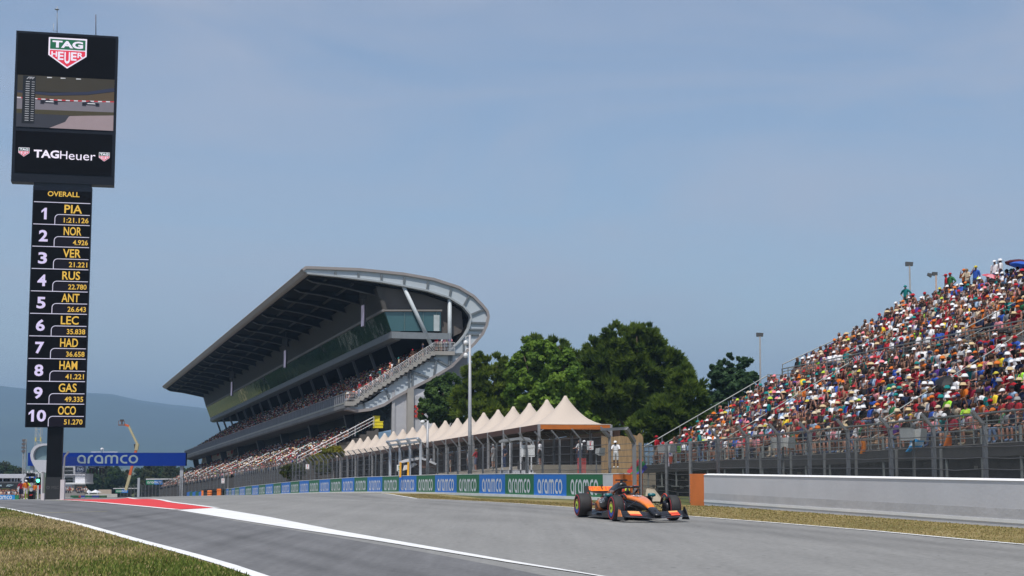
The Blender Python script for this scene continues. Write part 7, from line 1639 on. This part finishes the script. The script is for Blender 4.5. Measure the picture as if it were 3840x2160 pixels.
e = empty('umbrella', P(99, 1834, 136), 'red umbrella held over the marshals at the pit exit', 'umbrella'); q = P(99, 1822, 136); m = MB(); m.lathe([(.22, -.28), (.19, -.02), (.10, .1), (0, .13)], q, n=10); m.build('canopy', M('umb_red', (.62, .02, .03), .6), e); m = MB(); m.tube([q, q - UP * .9], .02); m.build('shaft', _MATS['steel_dark'], e)
for px, Y, fi, fit, tc_, lab in [(95, 135, 0, ('orange', 'cap', 'white'), (.55, .5, .5), 'marshal in orange and white overalls at the pit exit'), (100, 136.5, 1, ('lime', 'cap', 'black'), (.35, .5, .05), 'marshal in lime yellow beside the black box at the pit exit'), (78, 139, 2, ('dark red', 'cap', 'navy'), (.02, .02, .04), 'marshal in dark red standing left of the orange marshal'), (129, 158, 3, ('orange', 'hair', 'dark'), (.03, .03, .05), 'marshal in orange below the green signal lamp'), (148, 152, 0, ('red', 'cap', 'white'), (.03, .03, .05), 'marshal in red right behind the tower foot')]:
    p = P(px, 1868, Y); indiv('marshal', lab, FIG_ST[fi], STAND[fi], (p.x, Y, gz(p.x, Y)), math.pi + rng.uniform(-.6, .6), fit, rng.choice(SKIN), tc_, 'marshals at the pit exit', .95)
e = empty('equipment_box', Vector((P(115, 1875, 128).x, 128, gz(P(115, 1875, 128).x, 128))), 'black equipment box with a small red emblem beside the tower foot', 'box')
a, b = P(105, 1876, 128), P(126, 1843, 128); gg = gz(a.x, 128); m = MB(); m.box(((a.x + b.x) / 2, 128.3, (gg + b.z) / 2), (b.x - a.x, .6, b.z - gg)); m.build('case', _MATS['tower_black'], e)
m = MB()
for pts in ([(109, 1859), (112, 1855), (123, 1854), (122, 1856), (113, 1857), (110.5, 1859)], [(113, 1859), (115, 1857), (120, 1857), (119, 1858.6)]): m.poly([P(x, y, 127.95) for x, y in pts])
m.build('emblem', M('emblem_red', (.55, .03, .02), .5), e)
# ---------------------------------------------------------------- far trees and hills
kinds = [('broadleaf_tree', 'mid green broadleaf tree', ((.016, .04, .010), (.055, .095, .022))), ('pine', 'dull olive pine', ((.025, .035, .012), (.075, .085, .03)))]
far = [(x, w, t) for x, w, t in [(345, 42, 1752), (400, 50, 1745), (430, 46, 1750), (476, 34, 1765), (520, 40, 1755), (560, 46, 1738), (600, 46, 1742), (640, 50, 1738), (680, 44, 1746), (712, 30, 1752), (740, 26, 1766), (15, 40, 1730), (48, 36, 1745), (72, 30, 1752), (-25, 50, 1722), (300, 30, 1776)]]
where = ['behind the start lights', 'behind the start lights right half', 'left of the orange boom', 'behind the orange boom', 'right of the orange boom', 'above the far small sign', 'above the upper small sign', 'behind the upper small sign', 'behind the gantry leg', 'right of the gantry leg', 'at the far end of the grandstand', 'at the left picture edge above the pit deck', 'above the pit deck roof', 'beside the slim lattice mast', 'cut by the left picture edge', 'behind the white office block']
for i, (x, w, t) in enumerate(far):
    Y = 455 + (i * 37) % 60; hh = (1868 - t) / 2; k = kinds[i % 2]; zc = (t + 1850) / 2
    tree(k[0], f'{k[1]} {where[i]}', [(x, zc, w * .55, hh * .8), (x - w * .3, zc + 12, w * .4, hh * .6), (x + w * .3, zc + 8, w * .4, hh * .6), (x + rng.uniform(-8, 8), t + hh * .35, w * .32, hh * .35), (x, 1846, w * .6, 22)], Y, (x, 1868), k[2], 150, 60, .34, False, 'trees beyond the straight', trunk_r=.3, ground=-9.5, limbs=4, spread=.36)
# opposite side of the straight: grass bank with trees that the box glazing mirrors
for i in range(40):
    D = 120 + (i // 2) * 62 + rng.uniform(-15, 15); Y = 240 + .89 * D; X = min(-28 - .50 * D - (i % 2) * 20, -.345 * Y - 20); g_ = gz(X, Y)
    if i >= 28: D = 90 + (i - 28) * 40; Y = 345 + .89 * D; X = min(-66 - .5 * D, -.345 * Y - 20); g_ = gz(X, Y)
    bl = [(X + rng.uniform(-8, 8), Y + rng.uniform(-8, 8), rng.uniform(-2, 12), 12, 12, 8) for _ in range(5)]
    e = empty('broadleaf_tree', (X, Y, g_), 'tall green tree across the straight outside the left picture edge', 'tree', 'trees across the straight'); m = MB(); m.tube([(X, Y, g_), (X, Y, 5)], [.5, .25], 7); m.build('trunk', _MATS['bark'], e); leaf_mesh('crown', bl, 90, 36, 1.1, kinds[0][2], e, spread=.4)
def hill(name, prof_px, Y, depth, col, label=None):
    """a ridge: skyline read from the photograph, given its own distance and a long slope"""
    xs = np.linspace(prof_px[0][0], prof_px[-1][0], 90); ys = np.interp(xs, [p[0] for p in prof_px], [p[1] for p in prof_px]); V = []; NJ = 16
    for j in range(NJ + 1):
        f = j / NJ
        for i, (x, y) in enumerate(zip(xs, ys)):
            top_ = P(x, y, Y); z = lerp(-10.5, top_.z, math.sin(min(1, f * 1.0) * math.pi / 2) ** 1.2 if f < 1 else 1); s = math.sin(i * .55 + 2 * math.sin(i * .13)) * math.sin(j * .9 + i * .21)
            V.append((top_.x * (1 - (1 - f) * depth / Y), Y - (1 - f) * depth + s * 100 * (1 - f), z + s * 28 * f * (1 - f) * 3))
    n = len(xs); m = MB(); m.add(V, [(j * n + i, j * n + i + 1, (j + 1) * n + i + 1, (j + 1) * n + i) for j in range(NJ) for i in range(n - 1)], smooth=True)
    return tag(m.build(name, M('hill_' + name, col, .95, var=.35, scale=.0025, spec=.05), org=(0, 0, 0)), kind='structure')
hill('mountains', [(-2600, 1660), (-1500, 1560), (-700, 1480), (-300, 1462), (0, 1452), (40, 1450), (90, 1462), (140, 1480), (200, 1495), (260, 1490), (330, 1476), (370, 1472), (430, 1488), (520, 1508), (600, 1520), (700, 1532), (780, 1538), (900, 1560), (1100, 1590), (1400, 1620), (1800, 1650), (2300, 1668), (3000, 1672), (4000, 1660), (5200, 1668), (7000, 1690)], 9000, 4200, (.035, .055, .025))
# ---------------------------------------------------------------- the hazy air
hz = bpy.data.materials.new('haze'); hz.use_nodes = True; t = hz.node_tree; t.nodes.remove(t.nodes['Principled BSDF'])
v = t.nodes.new('ShaderNodeVolumePrincipled'); v.inputs['Color'].default_value = (.47, .71, 1.0, 1); v.inputs['Density'].default_value = .00018; v.inputs['Anisotropy'].default_value = .15
t.links.new(v.outputs[0], t.nodes['Material Output'].inputs['Volume'])
HB = 15000
m = MB(); m.box((0, 0, (-12.5 + 560) / 2), (2 * HB, 2 * HB, 572.5)); o = m.build('haze', hz, org=(0, 0, 0)); tag(o, kind='stuff')
